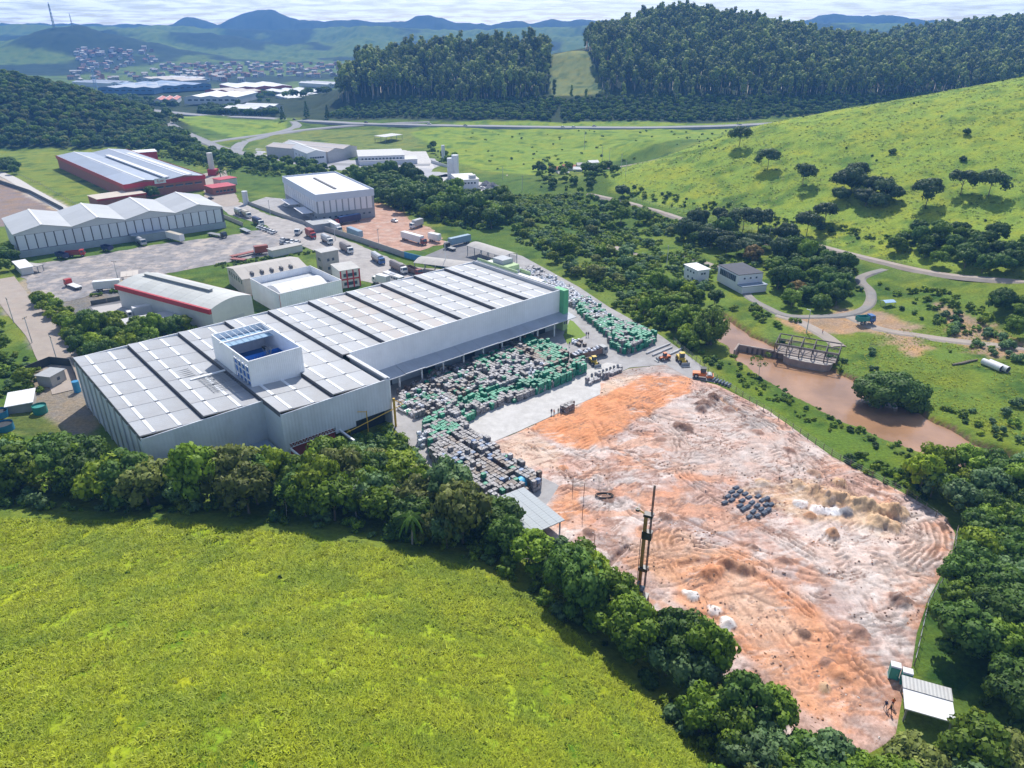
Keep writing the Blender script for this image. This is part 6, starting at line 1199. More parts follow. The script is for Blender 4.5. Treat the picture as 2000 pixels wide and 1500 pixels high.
bale_zone([(868,800),(880,778),(960,755),(1040,728),(1140,695),(1142,712),(1080,745),(1040,760),(960,785),(900,815)], 2, [('grey',.25),('pale',.15),('green',.3),('lime',.3)], 'the long row behind the white apron', 6)
bale_zone([(1000,748),(1140,697),(1144,714),(1050,758)], 3, [('green',.5),('lime',.35),('brown',.15)], 'the green end of the long row', 7, gap=.2)
bale_zone([(826,822),(868,795),(905,812),(912,835),(880,850),(850,862),(830,850)], 3, [('lime',.5),('grey',.3),('pale',.2)], 'the green corner stack at the apron end', 8)
bale_zone([(835,855),(905,832),(955,862),(1010,900),(1060,930),(1050,945),(1000,955),(965,968),(945,958),(900,925),(858,905),(840,880)], 3, [('brown',.12),('grey',.5),('pale',.28),('lime',.06),('blue',.04)], 'the big grey block beside the grey shed', 9, gap=.03, rowgap=9)
bale_zone([(834,930),(860,912),(876,930),(872,950),(840,948)], 2, [('lime',.7),('green',.3)], 'the small green stack among the trees', 10)
bale_zone([(1118,575),(1150,575),(1190,610),(1225,625),(1280,650),(1283,660),(1250,672),(1225,683),(1195,665),(1180,640),(1130,600)], 2, [('white',.08),('grey',.2),('green',.3),('lime',.27),('pale',.15)], 'the curved stack along the river side fence', 11, gap=.14)
bale_zone([(1195,635),(1225,628),(1280,648),(1275,655),(1228,680),(1198,660)], 3, [('lime',.5),('grey',.25),('pale',.25)], 'the tall end stack by the river side fence', 12)
bale_zone([(1000,520),(1040,515),(1110,552),(1140,575),(1120,590),(1060,560)], 2, [('white',.5),('pale',.5)], 'the white stacks behind the hall', 13)
bale_zone([(815,838),(832,830),(838,858),(818,862)], 2, [('white',1)], 'the white bags at the hall corner', 14)
bale_zone([(1145,742),(1160,735),(1215,712),(1212,722),(1165,745),(1150,750)], 1, [('pale',1)], 'the grey sacks at the top of the apron', 15, zt=.9, gap=.25)
bale_zone([(1098,795),(1115,785),(1122,792),(1104,805)], 2, [('grey',.5),('pale',.5)], 'the small sack pile at the apron edge', 16, zt=1)
bale_zone([(1110,660),(1140,662),(1150,672),(1125,672)], 1, [('white',.6),('brown',.4)], 'the loose bags by the lawn', 17, zt=.9, gap=.3)
print('BALES', len(BALES))
def bseen(b): return (b[6] * 1.0 + .25) / math.hypot(b[0], b[1], 90)
BALES.sort(key=bseen, reverse=True)
adj = dict(green='dark green', lime='bright green', grey='mottled grey', pale='pale grey', brown='brown', white='white', blue='blue and white')
for b in BALES[:285]:
    o = bpy.data.objects.new('bale', BMESH[b[4]][b[5]]); o.location = b[:3]; o.rotation_euler[2] = b[3]; link(o); tag(o, '%s pressed bale on top of %s' % (adj[b[4]], b[7]), 'bale', '%s bales in %s' % (adj[b[4]], b[7]))
bs = BALES[285:]; bm_ = [BMESH[k][j] for k in BK for j in range(3)]
gn_scatter('bales', [b[:3] for b in bs], [1.0] * len(bs), [b[3] for b in bs], [BK.index(b[4]) * 3 + b[5] for b in bs], bm_, 'remaining green, grey, brown and white pressed bales stacked round the hall')
# ------------------------------------------------------------------ vehicles
TYRE = M('tyre_rubber', (.03,.03,.03), .9, .1); PAINT = {}
PC = dict(white=(.72,.72,.72), red=(.42,.03,.025), darkred=(.22,.04,.035), blue=(.03,.12,.34), navy=(.02,.03,.10), sky=(.10,.30,.45), silver=(.42,.43,.45), grey=(.28,.29,.30), brown=(.16,.10,.09), yellow=(.62,.42,.03), orange=(.62,.16,.03), teal=(.02,.24,.22), black=(.02,.02,.025), beige=(.5,.45,.36), bluegrey=(.22,.33,.42), canvas=(.20,.17,.16), rust=(.30,.07,.04))
def paint(c): return M('paint_' + c, PC[c], .4, .06, .8, dirt=.25, dirtcol=(.25,.2,.17))
WHEEL = {}
def wheel(parent, x, y, r, w_=.3):
    k = (r, w_)
    if k not in WHEEL: WHEEL[k] = (MB().tube([(0, -w_ / 2, 0), (0, w_ / 2, 0)], r, 10).mesh('tyre', TYRE), MB().tube([(0, -w_ / 2 - .02, 0), (0, w_ / 2 + .02, 0)], r * .5, 8).mesh('rim', paint('silver')))
    o = link(bpy.data.objects.new('wheel', WHEEL[k][0]), parent); o.location = (x, y, r); link(bpy.data.objects.new('rim', WHEEL[k][1]), o)
def head(r_, f_): a, b = PW(*r_), PW(*f_); return ((a[0] + b[0]) / 2, (a[1] + b[1]) / 2, .06), math.atan2(b[1] - a[1], b[0] - a[0]), math.hypot(b[0] - a[0], b[1] - a[1])
def cab(o, x, col, h=2.9, w_=2.4, l=2.0):
    MB().sweep([(x, .7), (x + l, .7), (x + l, 1.7), (x + l - .35, h), (x, h)], -w_ / 2, w_ / 2, axis='y').build('cab', paint(col), o)
    MB().sweep([(x + l + .01, 1.75), (x + l + .04, 1.75), (x + l - .28, h - .12), (x + l - .31, h - .12)], -w_ / 2 + .15, w_ / 2 - .15, axis='y').build('windscreen', GLASS, o)
    for s in (-1, 1): MB().box(x + .5, x + l - .55, s * w_ / 2 - .02, s * w_ / 2 + .02, 1.8, h - .25).build('window', GLASS, o)
def truck(label, rear, front, L, cabc='white', box='white', kind='box', boxc2=None, tractor=True, grp=None, load=None):
    (x, y, z), a, _ = head(rear, front); o = thing('truck' if tractor else 'trailer', label, 'truck' if tractor else 'trailer', (x, y, z), a, grp); hl = L / 2; bx1 = hl - 2.6 if tractor else hl
    MB().box(-hl + .1, hl - .2 if tractor else hl, -.45, .45, .65, 1.0).build('chassis', STEELG, o)
    if kind == 'box': MB().box(-hl, bx1, -1.25, 1.25, 1.05, 3.9).build('cargo_box', paint(box), o); MB().box(-hl - .05, -hl - .01, -1.15, 1.15, 1.1, 3.8).build('rear_door', paint('silver' if box == 'white' else 'white'), o); MB().box(-hl + .1, bx1 - .1, -1.2, 1.2, 3.91, 3.97).build('box_roof', paint(boxc2 or ('white' if box == 'white' else box)), o)
    elif kind == 'canvas': MB().sweep([(-1.25, 1.05), (1.25, 1.05), (1.25, 3.1), (.7, 3.65), (-.7, 3.65), (-1.25, 3.1)], -hl, bx1).build('canvas_cover', paint(box), o); MB().box(-hl - .04, bx1 + .04, -1.3, 1.3, 1.0, 1.6).build('side_board', paint('brown'), o)
    elif kind == 'tank': MB().tube([(-hl, 0, 2.2), (bx1, 0, 2.2)], 1.1, 12).build('tank', paint(box), o)
    elif kind == 'open': w = MB(); w.box(-hl, bx1, -1.25, 1.25, 1.05, 1.2); w.box(-hl, bx1, -1.25, -1.17, 1.2, 2.6); w.box(-hl, bx1, 1.17, 1.25, 1.2, 2.6); w.box(-hl, -hl + .08, -1.17, 1.17, 1.2, 2.6); w.box(bx1 - .08, bx1, -1.17, 1.17, 1.2, 2.6); w.build('cargo_bed', paint(box), o)
    else: MB().box(-hl, bx1, -1.25, 1.25, 1.05, 1.25).build('flatbed', paint(box), o)
    if tractor: cab(o, hl - 2.3, cabc)
    for xx in ([-hl + 1.2, -hl + 2.4] + ([hl - 1.3] if tractor else []) + ([hl - 4.2] if L > 10 and tractor else [])):
        for s in (-1.05, 1.05): wheel(o, xx, s, .5)
    return o
truck('white box truck climbing beside the grey street wall in the red dirt lot', (641,444), (670,458), 13, 'white', 'white')
truck('truck with red cab and blue curtain trailer near the white warehouse', (702,432), (655,440), 15, 'red', 'navy', boxc2='blue')
truck('blue box trailer parked behind the grey street wall', (677,456), (711,470), 12, box='bluegrey', tractor=False)
truck('red brown box truck nose to tail on the street at the top', (598,458), (618,470), 9, 'red', 'rust')
truck('silver tanker truck queueing on the street behind the red brown truck', (628,468), (652,482), 10, 'white', 'silver', 'canvas')
truck('brown canvas covered truck with white cab on the street', (664,484), (692,500), 11, 'white', 'canvas', 'canvas')
truck('white truck with bright blue cab on the street', (727,504), (752,521), 11, 'blue', 'silver', 'canvas')
truck('brown covered truck with white cab near the blue painted wall', (764,522), (795,538), 12, 'white', 'canvas', 'canvas')
truck('dark red cargo truck beside the blue painted wall', (797,530), (822,541), 10, 'darkred', 'brown', 'open')
truck('white delivery truck parked behind the red frame house', (757,558), (731,552), 8, 'white', 'white')
truck('long white trailer with red tractor on the red dirt lot', (783,466), (836,481), 17, 'darkred', 'white')
truck('short white box trailer right of the long white trailer', (840,470), (858,474), 6.5, box='white', tractor=False)
truck('blue grey box trailer at the edge of the bushes', (915,474), (880,482), 12, box='bluegrey', tractor=False)
truck('black tractor truck without trailer by the open carport', (892,492), (866,484), 7, 'black', 'grey', 'flat')
truck('silver box truck standing in the weeds above the dirt lot', (827,440), (799,449), 9, 'white', 'silver')
truck('white tractor unit at the street crossing', (589,453), (578,462), 6.5, 'white', 'grey', 'flat')
truck('grey box truck in the queue by the white warehouse gate', (459,416), (478,425), 9, 'grey', 'silver', 'canvas')
truck('second box truck in the queue by the white warehouse gate', (474,421), (491,428), 8, 'white', 'beige', 'canvas')
truck('dark blue truck in the queue below the white warehouse gate', (494,434), (517,444), 10, 'white', 'navy', 'canvas')
truck('container with white side and yellow end beside the pale gabled warehouse', (326,466), (362,476), 12, box='white', tractor=False, boxc2='beige')
truck('grey flatbed truck with dark cab in the truck yard', (407,459), (444,466), 12, 'black', 'grey', 'flat')
truck('empty flatbed trailer on the grass of the truck yard', (470,449), (490,458), 9, box='grey', tractor=False, kind='flat')
truck('crane truck with red cab among the bushes left of the yard', (160,568), (128,556), 10, 'red', 'white', 'flat')
truck('white box truck with yellow cab in the middle court', (198,568), (240,564), 12, 'yellow', 'white')
truck('white container truck standing on the concrete slab of the court', (321,610), (262,622), 15, 'white', 'white')
truck('silver tank truck in front of the pale gabled warehouse', (267,472), (288,484), 8, 'silver', 'silver', 'tank')
truck('red tipper truck by the gabled warehouse wall', (137,502), (162,500), 8, 'red', 'darkred', 'open')
truck('dark blue skip trailer left of the red tipper truck', (112,502), (134,508), 7, box='navy', kind='open', tractor=False)
truck('dark blue skip right of the red tipper truck', (201,488), (221,493), 6, box='navy', kind='open', tractor=False)
truck('long red flatbed truck with white cab in the truck yard', (455,505), (512,492), 16, 'white', 'rust', 'flat')
truck('short red flatbed trailer behind the long red truck', (455,510), (478,512), 7, box='rust', kind='flat', tractor=False)
truck('red brown cargo container at the store wall', (500,498), (522,495), 6, box='rust', kind='box', tractor=False)
truck('small red truck by the red factory corner', (378,372), (394,370), 6, 'red', 'rust', 'open')
truck('teal truck with raised cab by the loop road beyond the river', (1675,632), (1704,630), 6.5, 'blue', 'teal', 'open')
bt = truck('open brown cargo truck loaded with white bags at the yard corner', (1124,706), (1178,692), 13, 'grey', 'brown', 'open')
BMESHW = BMESH['white'][0]
for k in range(22):
    o = bpy.data.objects.new('load_bag', BMESH['white'][k % 3]); o.location = (-5.8 + (k % 9) * 1.05, -.6 + .6 * (k // 9), 1.9 + .35 * (k % 3)); o.scale = (.8, .8, .8); o.rotation_euler[2] = k; link(o, bt)
def bus(label, rear, front, L=12):
    (x, y, z), a, _ = head(rear, front); o = thing('bus', label, 'bus', (x, y, z), a); MB().box(-L / 2, L / 2, -1.25, 1.25, .4, 3.2).build('body', paint('white'), o)
    for s in (-1, 1):
        for k in range(7): MB().box(-L / 2 + .6 + k * 1.6, -L / 2 + 1.9 + k * 1.6, s * 1.26 - .02, s * 1.26 + .02, 1.7, 2.6).build('window', GLASS, o)
    MB().box(L / 2, L / 2 + .04, -1.1, 1.1, 1.4, 2.9).build('windscreen', GLASS, o); MB().box(-2, 1, -.6, .6, 3.2, 3.45).build('roof_unit', paint('silver'), o)
    for xx in (-L / 2 + 2.5, L / 2 - 2):
        for s in (-1.1, 1.1): wheel(o, xx, s, .5)
bus('white bus parked between the trucks behind the hall', (755,545), (784,556), 11)
def car(label, rear, front, col='white', grp=None, z=None):
    (x, y, zz_), a, _ = head(rear, front); o = thing('car', label, 'car', (x, y, zz_ if z is None else z), a, grp)
    MB().sweep([(-2.1, .35), (2.1, .35), (2.15, .75), (1.2, .95), (-1.9, 1.0), (-2.15, .8)], -.85, .85, axis='y').build('body', paint(col), o)
    MB().sweep([(-1.7, .96), (1.15, .93), (.45, 1.42), (-1.1, 1.45)], -.74, .74, axis='y').build('window_band', GLASS, o); MB().box(-1.05, .42, -.7, .7, 1.43, 1.48).build('roof', paint(col), o)
    for xx in (-1.35, 1.35):
        for s in (-.78, .78): wheel(o, xx, s, .33, .2)
cc = ['white','silver','white','grey','white','white','silver','white','black','white','white','silver']
for k in range(6): car('%s car in the row parked along the grass by the street' % cc[k], (504 + k * 5.5, 447 + k * 2.1), (511 + k * 5.5, 444 + k * 2.1), cc[k], 'cars parked along the grass by the street')
for k in range(8): car('%s car in the cluster parked at the yard end' % cc[(k + 3) % 12], (550 + (k % 4) * 9, 478 - (k // 4) * 6 + (k % 4) * 1.5), (557 + (k % 4) * 9, 475 - (k // 4) * 6 + (k % 4) * 1.5), cc[(k + 3) % 12], 'cars clustered at the yard end')
car('white pickup parked beside the white warehouse court', (553,402), (565,406)); car('white car alone in the weeds of the red dirt lot', (764,432), (777,435)); car('white car at the corner of the hall by the bales', (783,800), (795,806)); car('silver car in front of the red factory', (322,374), (334,373), 'silver'); car('dark car in front of the long canopy by the red factory', (405,392), (418,388), 'black')
for k in range(7): car('%s vehicle parked beside the white batching plant' % cc[k], (905 + k * 8, 360 + k * 2.5), (912 + k * 8, 358 + k * 2.5), cc[k], 'vehicles beside the batching plant')
hwz = None
def on_hw(px, i): 
    l = [np.array(p[:2]) for p in hw]; X_ = None
    for q in range(len(hw) - 1):
        pa, pb = hw[q], hw[q + 1]; xa2 = 1000 + pa[0] / pa[1] * 1420 * 1.11; xb2 = 1000 + pb[0] / pb[1] * 1420 * 1.11
        if xa2 <= px <= xb2: t_ = (px - xa2) / (xb2 - xa2); return pa[0] + (pb[0] - pa[0]) * t_, pa[1] + (pb[1] - pa[1]) * t_, math.atan2(pb[1] - pa[1], pb[0] - pa[0])
    return hw[4][0], hw[4][1], 0
hm = bpy.data.objects['highway'].data.vertices
for k, (px, lane, col) in enumerate([(413,-4,'white'),(558,-4,'navy'),(830,3,'white'),(1104,-4,'white'),(1126,-4,'white'),(1170,3,'silver'),(905,-4,'grey'),(700,4,'black')]):
    x, y, a = on_hw(px, k); y += lane; jz = min(hm, key=lambda v: (v.co[0] - x) ** 2 + (v.co[1] - y) ** 2).co[2]; n0 = len(bpy.data.objects)
    car('%s car driving on the highway %s' % (col, ['over the bridge','at the slip road junction','before the eucalyptus stand','below the young eucalyptus, left of two','below the young eucalyptus, right of two','past the pasture','in front of the stand','near the pines'][k]), (0, 500), (10, 500), col); o = [q for q in bpy.data.objects if q.name.startswith('car') and q.parent is None and q.type == 'EMPTY'][-1]
    oo = max((q for q in bpy.data.objects if q.get('category') == 'car'), key=lambda q: int(q.name.split('.')[-1]) if '.' in q.name else -1); oo.location = (x, y, jz + .05); oo.rotation_euler[2] = a
# machines
def machine(name, label, px, py, a, cat): x, y, _ = PW(px, py); return thing(name, label, cat, (x, y, .1), a)
o = machine('road_roller', 'orange road roller standing at the upper edge of the building site', 1372, 738, R_(-12), 'roller')
MB().tube([(1.9, -1.05, .78), (1.9, 1.05, .78)], .78, 16).build('drum', paint('silver'), o); w = MB(); w.box(.9, 2.9, -1.3, -1.1, .5, 1.1); w.box(.9, 2.9, 1.1, 1.3, .5, 1.1); w.box(2.8, 3.0, -1.3, 1.3, .5, 1.1); w.build('drum_frame', paint('orange'), o)
MB().sweep([(-2.9, .7), (.9, .7), (.9, 1.5), (-.6, 1.7), (-2.9, 1.6)], -.95, .95, axis='y').build('body', paint('orange'), o); w = MB()
for xx in (-.7, .7):
    for s in (-.75, .75): w.box(xx - .05, xx + .05, s - .05, s + .05, 1.5, 3.0)
w.build('cab_frame', paint('black'), o); MB().box(-.65, .65, -.7, .7, 1.9, 2.9).build('cab_glass', GLASS, o); MB().box(-.85, .85, -.9, .9, 3.0, 3.12).build('canopy', paint('black'), o)
for s in (-.85, .85): wheel(o, -1.9, s, .75, .5)
def loader(label, px, py, a, col, s_=1.0, name='wheel_loader'):
    o = machine(name, label, px, py, a, 'loader'); o.scale = (s_, s_, s_)
    MB().sweep([(-2.6, .8), (.4, .8), (.4, 1.6), (-.8, 1.8), (-2.6, 1.7)], -.9, .9, axis='y').build('body', paint(col), o); MB().box(.4, 1.9, -.6, .6, .7, 1.3).build('front_frame', paint(col), o)
    MB().box(-.75, .45, -.65, .65, 1.65, 2.95).build('cab_glass', GLASS, o); MB().box(-.85, .55, -.75, .75, 2.95, 3.1).build('cab_roof', paint(col), o)
    for s in (-.5, .5): MB().bar((.8, s, 1.4), (3.0, s, .6), .16).build('arm', paint(col), o)
    MB().sweep([(3.0, .15), (3.9, .1), (3.95, .2), (3.2, .35), (3.15, 1.1), (3.0, 1.2)], -1.3, 1.3, axis='y').build('bucket', STEELG, o)
    for xx in (-1.6, 1.4):
        for s in (-.95, .95): wheel(o, xx, s, .65, .45)
    return o
loader('yellow wheel loader facing the camera at the top of the building site', 1331, 708, R_(-80), 'yellow'); loader('small orange and beige loader left of the yellow one', 1297, 703, R_(-160), 'orange', .75); loader('yellow loader working behind the truck of white bags', 1160, 712, R_(-70), 'yellow', .85)
# drilling rig
x, y, _ = PW(1239, 1178); o = thing('drilling_rig', 'tall yellow and black foundation drilling rig rising out of the trees', 'drilling rig', (x, y, 0), R_(65))
w = MB(); w.box(-2.5, 2.5, -1.9, -1.2, 0, .9); w.build('track', paint('black'), o); MB().box(-2.5, 2.5, 1.2, 1.9, 0, .9).build('track', paint('black'), o); MB().box(-3.2, 1.4, -1.2, 1.2, 1.0, 2.6).build('body', paint('yellow'), o); MB().box(.2, 1.6, -1.3, -.3, 1.4, 3.0).build('cab', GLASS, o)
w = MB(); w.box(2.35, 2.85, -.28, .28, .5, 17.2); w.build('mast', M('weathered_mast', (.30,.17,.04), .7, .3, .6, dirt=.8, dirtcol=(.10,.06,.04)), o); MB().bar((2.0, 0, 3.4), (-.5, 0, 2.6), .3).build('mast_brace', paint('black'), o)
for dy_ in (-.75, -.95): MB().tube([(2.9, dy_, 1), (2.95, dy_, 23)], .09, 6).build('kelly_bar', paint('black'), o)
MB().box(2.1, 3.3, -1.2, .4, 16.9, 17.4).build('mast_head', paint('black'), o); MB().bar((2.4, .3, 17.4), (2.6, 1.7, 17.9), .22).build('head_jib', YEL, o); MB().tube([(2.6, 1.5, 17.5), (2.6, 1.5, 17.9)], .4, 8).build('pulley', paint('black'), o)
MB().box(2.2, 3.3, -1.3, .4, 12.3, 13.8).build('rotary_head', paint('black'), o); MB().box(2.1, 3.2, -1.2, .35, 5.5, 6.2).build('guide', paint('black'), o); MB().tube([(2.0, .3, 1), (1.9, .4, 12.5)], .06, 4).build('hose', paint('black'), o)
# ------------------------------------------------------------------ small things of the site
PIPEM = M('dark_pile_concrete', (.13,.16,.21), .6, .2, 1); pim = MB().tube([(-.95, 0, 0), (.95, 0, 0)], .15, 7).mesh('pile_section', PIPEM)
rp_ = random.Random(8)
for (px, py) in [(1437,955),(1445,962),(1429,963),(1437,970),(1421,972),(1429,979),(1415,984),(1455,967),(1462,974),(1449,980),(1468,984),(1460,992),(1480,972),(1488,980),(1478,990),(1497,976),(1496,988),(1486,997),(1505,988),(1470,1002),(1478,1010),(1463,1012),(1492,1004),(1500,998),(1445,990),(1451,997)]:
    x, y, _ = PW(px, py); o = thing('pile_bundle', 'dark bundle of short concrete piles lying among its like in the middle of the site', 'bundle', (x, y, .25), R_(38) + rp_.uniform(-.12, .12), 'dark pile bundles laid out on the site'); o.scale = (.72, .72, .72)
    for k, (dy_, dz) in enumerate([(-.5,0),(-.17,0),(.17,0),(.5,0),(-.33,.27),(0,.27),(.33,.27)]): q = link(bpy.data.objects.new('pile_section', pim), o); q.location = (rp_.uniform(-.1, .1), dy_, dz + .13)
def cyl(name, label, cat, px, py, r, h, mat, z=0, top=None, grp=None, rimmat=None):
    x, y, zz_ = PW(px, py, z); o = thing(name, label, cat, (x, y, zz_), 0, grp); mb = MB(); n = 20
    vs = [(r * math.cos(6.2832 * k / n), r * math.sin(6.2832 * k / n), zc) for zc in (0, h) for k in range(n)]; mb.add(vs, [(k, (k + 1) % n, n + (k + 1) % n, n + k) for k in range(n)] + [tuple(range(n - 1, -1, -1))] + ([tuple(range(n, 2 * n))] if not top else [])); mb.build('shell', mat, o, smooth=False)
    if top: MB().tube([(0, 0, h - .5), (0, 0, h - .45)], r * .97, n).build('water', top, o); 
    MB().tube([(0, 0, h - .06), (0, 0, h + .03)], r * 1.03, n, cap=False).build('rim', rimmat or mat, o); return o
TANKB = M('blue_tank_plastic', (.03,.22,.42), .5, .08); TANKG = M('teal_tank_plastic', (.03,.25,.22), .5, .08)
cyl('water_tank', 'blue round water tank at the left edge, the upper one', 'water tank', 2, 818, 2.0, 2.4, TANKB, top=DARK); cyl('water_tank', 'blue round open water tank at the left edge, the lower one', 'water tank', 10, 842, 2.2, 2.2, TANKB, top=DARK); cyl('water_tank', 'dark teal round tank beside the block hut path', 'water tank', 80, 806, 1.7, 2.2, TANKG, top=TANKG)
cyl('water_tank', 'small blue tank on a stand at the hall end wall', 'water tank', 152, 765, .9, 3.2, TANKB)
x, y, _ = PW(1021, 950); o = thing('blue_tank', 'large blue cylindrical tank lying open end out beside the grey bale block', 'tank', (x, y, 1.3), HRZ + .2); MB().tube([(-1.6, 0, 0), (1.5, 0, 0)], 1.3, 18, cap=False).build('shell', M('bright_blue_tank', (.05,.38,.62), .5, .08), o); MB().tube([(1.2, 0, 0), (1.3, 0, 0)], 1.25, 18).build('end_cap', M('blue_tank_inside', (.08,.50,.74), .5, .05), o)
SIL = M('pale_silo_metal', (.62,.64,.67), .5, .06, .3, rib=.03, ribw=1.5, ribaxis='Z', dirt=.3)
cyl('silo', 'left one of the two tall pale cement silos', 'silo', 881, 347, 2.4, 13, SIL); cyl('silo', 'right and taller one of the two pale cement silos', 'silo', 890, 347, 2.4, 15, SIL); cyl('silo', 'slender pale silo behind the concrete court', 'silo', 866, 308, 1.4, 9.5, SIL); cyl('silo', 'small white silo beside the white warehouse', 'silo', 481, 399, 1.6, 7.5, SIL)
o = cyl('chimney', 'white chimney tower on a red base near the red gatehouse', 'chimney', 416, 342, 1.9, 15, PLAST); MB().box(-2.6, 3.6, -2.2, 2.2, 0, 4.2).build('red_base', REDP, o)
GRAV = M('dark_gravel', (.13,.14,.16), .95, .25, 2, bumpd=.2)
for k, (px, py, r, h) in enumerate([(950,362,5,3.2),(962,367,5.5,3.8),(974,371,5,3.2),(985,376,5.5,3.4),(968,378,5,2.8),(955,372,4.5,2.6)]):
    x, y, _ = PW(px, py); n = 18; rg = random.Random(k); vs = [(0, 0, h)]; 
    for ring, rr_ in enumerate((.25, .5, .75, 1.0)): vs += [(r * rr_ * math.cos(6.2832 * q / n) * rg.uniform(.85, 1.12), r * rr_ * math.sin(6.2832 * q / n) * rg.uniform(.85, 1.12), max(0, h * (1 - rr_ ** 1.1) * rg.uniform(.9, 1.1)) - (.2 if ring == 3 else 0)) for q in range(n)]
    fs = [(0, 1 + q, 1 + (q + 1) % n) for q in range(n)]
    for ring in range(3): b0 = 1 + ring * n; fs += [(b0 + q, b0 + n + q, b0 + n + (q + 1) % n, b0 + (q + 1) % n) for q in range(n)]
    tag(MB().add(vs, fs).build('gravel_heap', GRAV, loc=(x, y, .05)), 'dark gravel heap, number %s from the left in the silo yard' % ['one','two','four','six','five','three'][k], 'heap', 'gravel heaps in the silo yard')
# drums and pipes near the apron
dm = lumpy(.75, .75, .95, 77, rnd=.25).mesh('sack', BM['pale'])
for k in range(16):
    px = 1156 + (k % 8) * 7.2; py = 735 - (k % 8) * 2.6 + (k // 8) * 12; x, y, _ = PW(px, py); o = link(bpy.data.objects.new('sack', dm)); o.location = (x, y, .05); o.rotation_euler[2] = k; tag(o, 'grey drum sized sack standing in a row on the upper end of the white apron', 'sack', 'sacks in rows on the apron')
POSTM = M('pale_post', (.5,.5,.5), .8)
pm_ = MB().tube([(-2.2, 0, 0), (2.2, 0, 0)], .28, 8).mesh('concrete_pipe', TRIM); pd_ = MB().tube([(-.9, 0, 0), (.9, 0, 0)], .35, 8).mesh('pipe_ring', PIPEM)
for k, (px, py, a) in enumerate([(1271,688,20),(1280,684,20),(1290,680,20),(1300,676,20),(1283,692,20),(1294,687,20),(1304,683,20),(1316,690,15),(1323,686,15)]):
    x, y, _ = PW(px, py); o = link(bpy.data.objects.new('concrete_pile', pm_)); o.location = (x, y, .3); o.rotation_euler[2] = HRZ; tag(o, 'pale concrete pile lying in rows on the grey ground above the site', 'pile', 'concrete piles in rows')
for k in range(7): x, y, _ = PW(1388 + k * 6, 741 + k * 2.2); o = link(bpy.data.objects.new('pipe', pd_)); o.location = (x, y, .4); o.rotation_euler[2] = .9; tag(o, 'short dark pipe in the line behind the road roller', 'pipe', 'short dark pipes behind the roller')
for k, (px, py) in enumerate([(1936,714),(1949,716)]):
    x, y, z = T(px, py + 4); o = thing('large_pipe', ['left','right'][k] + ' one of two big white pipes lying on the far meadow', 'pipe', (x, y, z + .9), R_(112), 'white pipes on the meadow'); MB().tube([(-3, 0, 0), (3, 0, 0)], .95, 16, cap=False).build('shell', WHROOF, o); MB().tube([(-2.9, 0, 0), (2.9, 0, 0)], .88, 12).build('inside', DARK, o)
for k in range(5): x, y, z = T(1872 + k * 6, 712 - k * 1.4); o = link(bpy.data.objects.new('log', MB().tube([(-2.4, 0, 0), (2.4, 0, 0)], .28, 7).mesh('log', BARK))); o.location = (x, y, z + .3); o.rotation_euler[2] = .3; tag(o, 'dark brown log in the pile left of the white pipes', 'log', 'pile of dark logs on the meadow')
x, y, z = T(1733, 597); o = thing('tarp_shelter', 'tiny blue and white tarp shelter beside the loop road', 'shelter', (x, y, z), .2); MB().sweep([(-1.5, 1.6), (0, 2.1), (1.5, 1.6), (1.5, 1.7), (0, 2.2), (-1.5, 1.7)], -2.2, 2.2).build('tarp', M('pale_blue_tarp', (.35,.5,.7), .5), o)
for sx2 in (-2, 2):
    for s in (-1.3, 1.3): MB().box(sx2 - .05, sx2 + .05, s - .05, s + .05, 0, 1.6).build('post', STEELG, o)
# portable toilets
for k, (px, py, lb) in enumerate([(1743,1322,'green portable toilet, the left one of two at the site corner'), (1766,1334,'green portable toilet, the right one next to the open shelter')]):
    x, y, _ = PW(px, py); o = thing('portable_toilet', lb, 'toilet', (x, y, .1), R_(-22), 'portable toilets at the site corner'); o.scale = (1.15, 1.15, 1.1); TG = M('toilet_green', (.03,.30,.26), .5, .06)
    MB().box(-.58, .58, -.58, .58, .08, 2.15).build('cabin', TG, o); MB().sweep([(-.62, 2.15), (.62, 2.15), (.5, 2.32), (-.5, 2.32)], -.62, .62).build('roof', WHROOF, o); q = MB().box(-.42, .42, -.62, -.585, .15, 2.0).build('door', M('toilet_green_pale', (.06,.38,.33), .5), o); MB().box(.28, .33, -.66, -.62, 1.0, 1.15).build('handle', STEELW, q); MB().box(-.65, .65, -.65, .65, 0, .08).build('base', STEELG, o)
x, y, _ = PW(1180, 972); o = tag(MB().build('hose_coil', TYRE) if False else None, '') if False else None
mb = MB()
for q in range(3): mb.tube([(math.cos(t_ * .6283) * (1.6 + .2 * q), math.sin(t_ * .6283) * (.8 + .1 * q), .15 + .1 * q) for t_ in range(11)], .09, 5)
o = mb.build('hose_coil', TYRE, loc=(x, y, .3)); tag(o, 'coil of black hose lying on the churned ground near the grey shed', 'hose')
for k, (px, py) in enumerate([(1118,960),(1140,960 + 12),(1137,1044 - 30),(1160,1072)]):
    x, y, _ = PW(px, py); o = MB().tube([(0,0,-.2),(.05,0,3.6)], .07, 5).build('stake', RUST, loc=(x, y, 0)); tag(o, 'thin rusty survey stake %s of the building site' % ['at the shed side','near the hose coil','on the left edge','at the lower left edge'][k], 'stake')
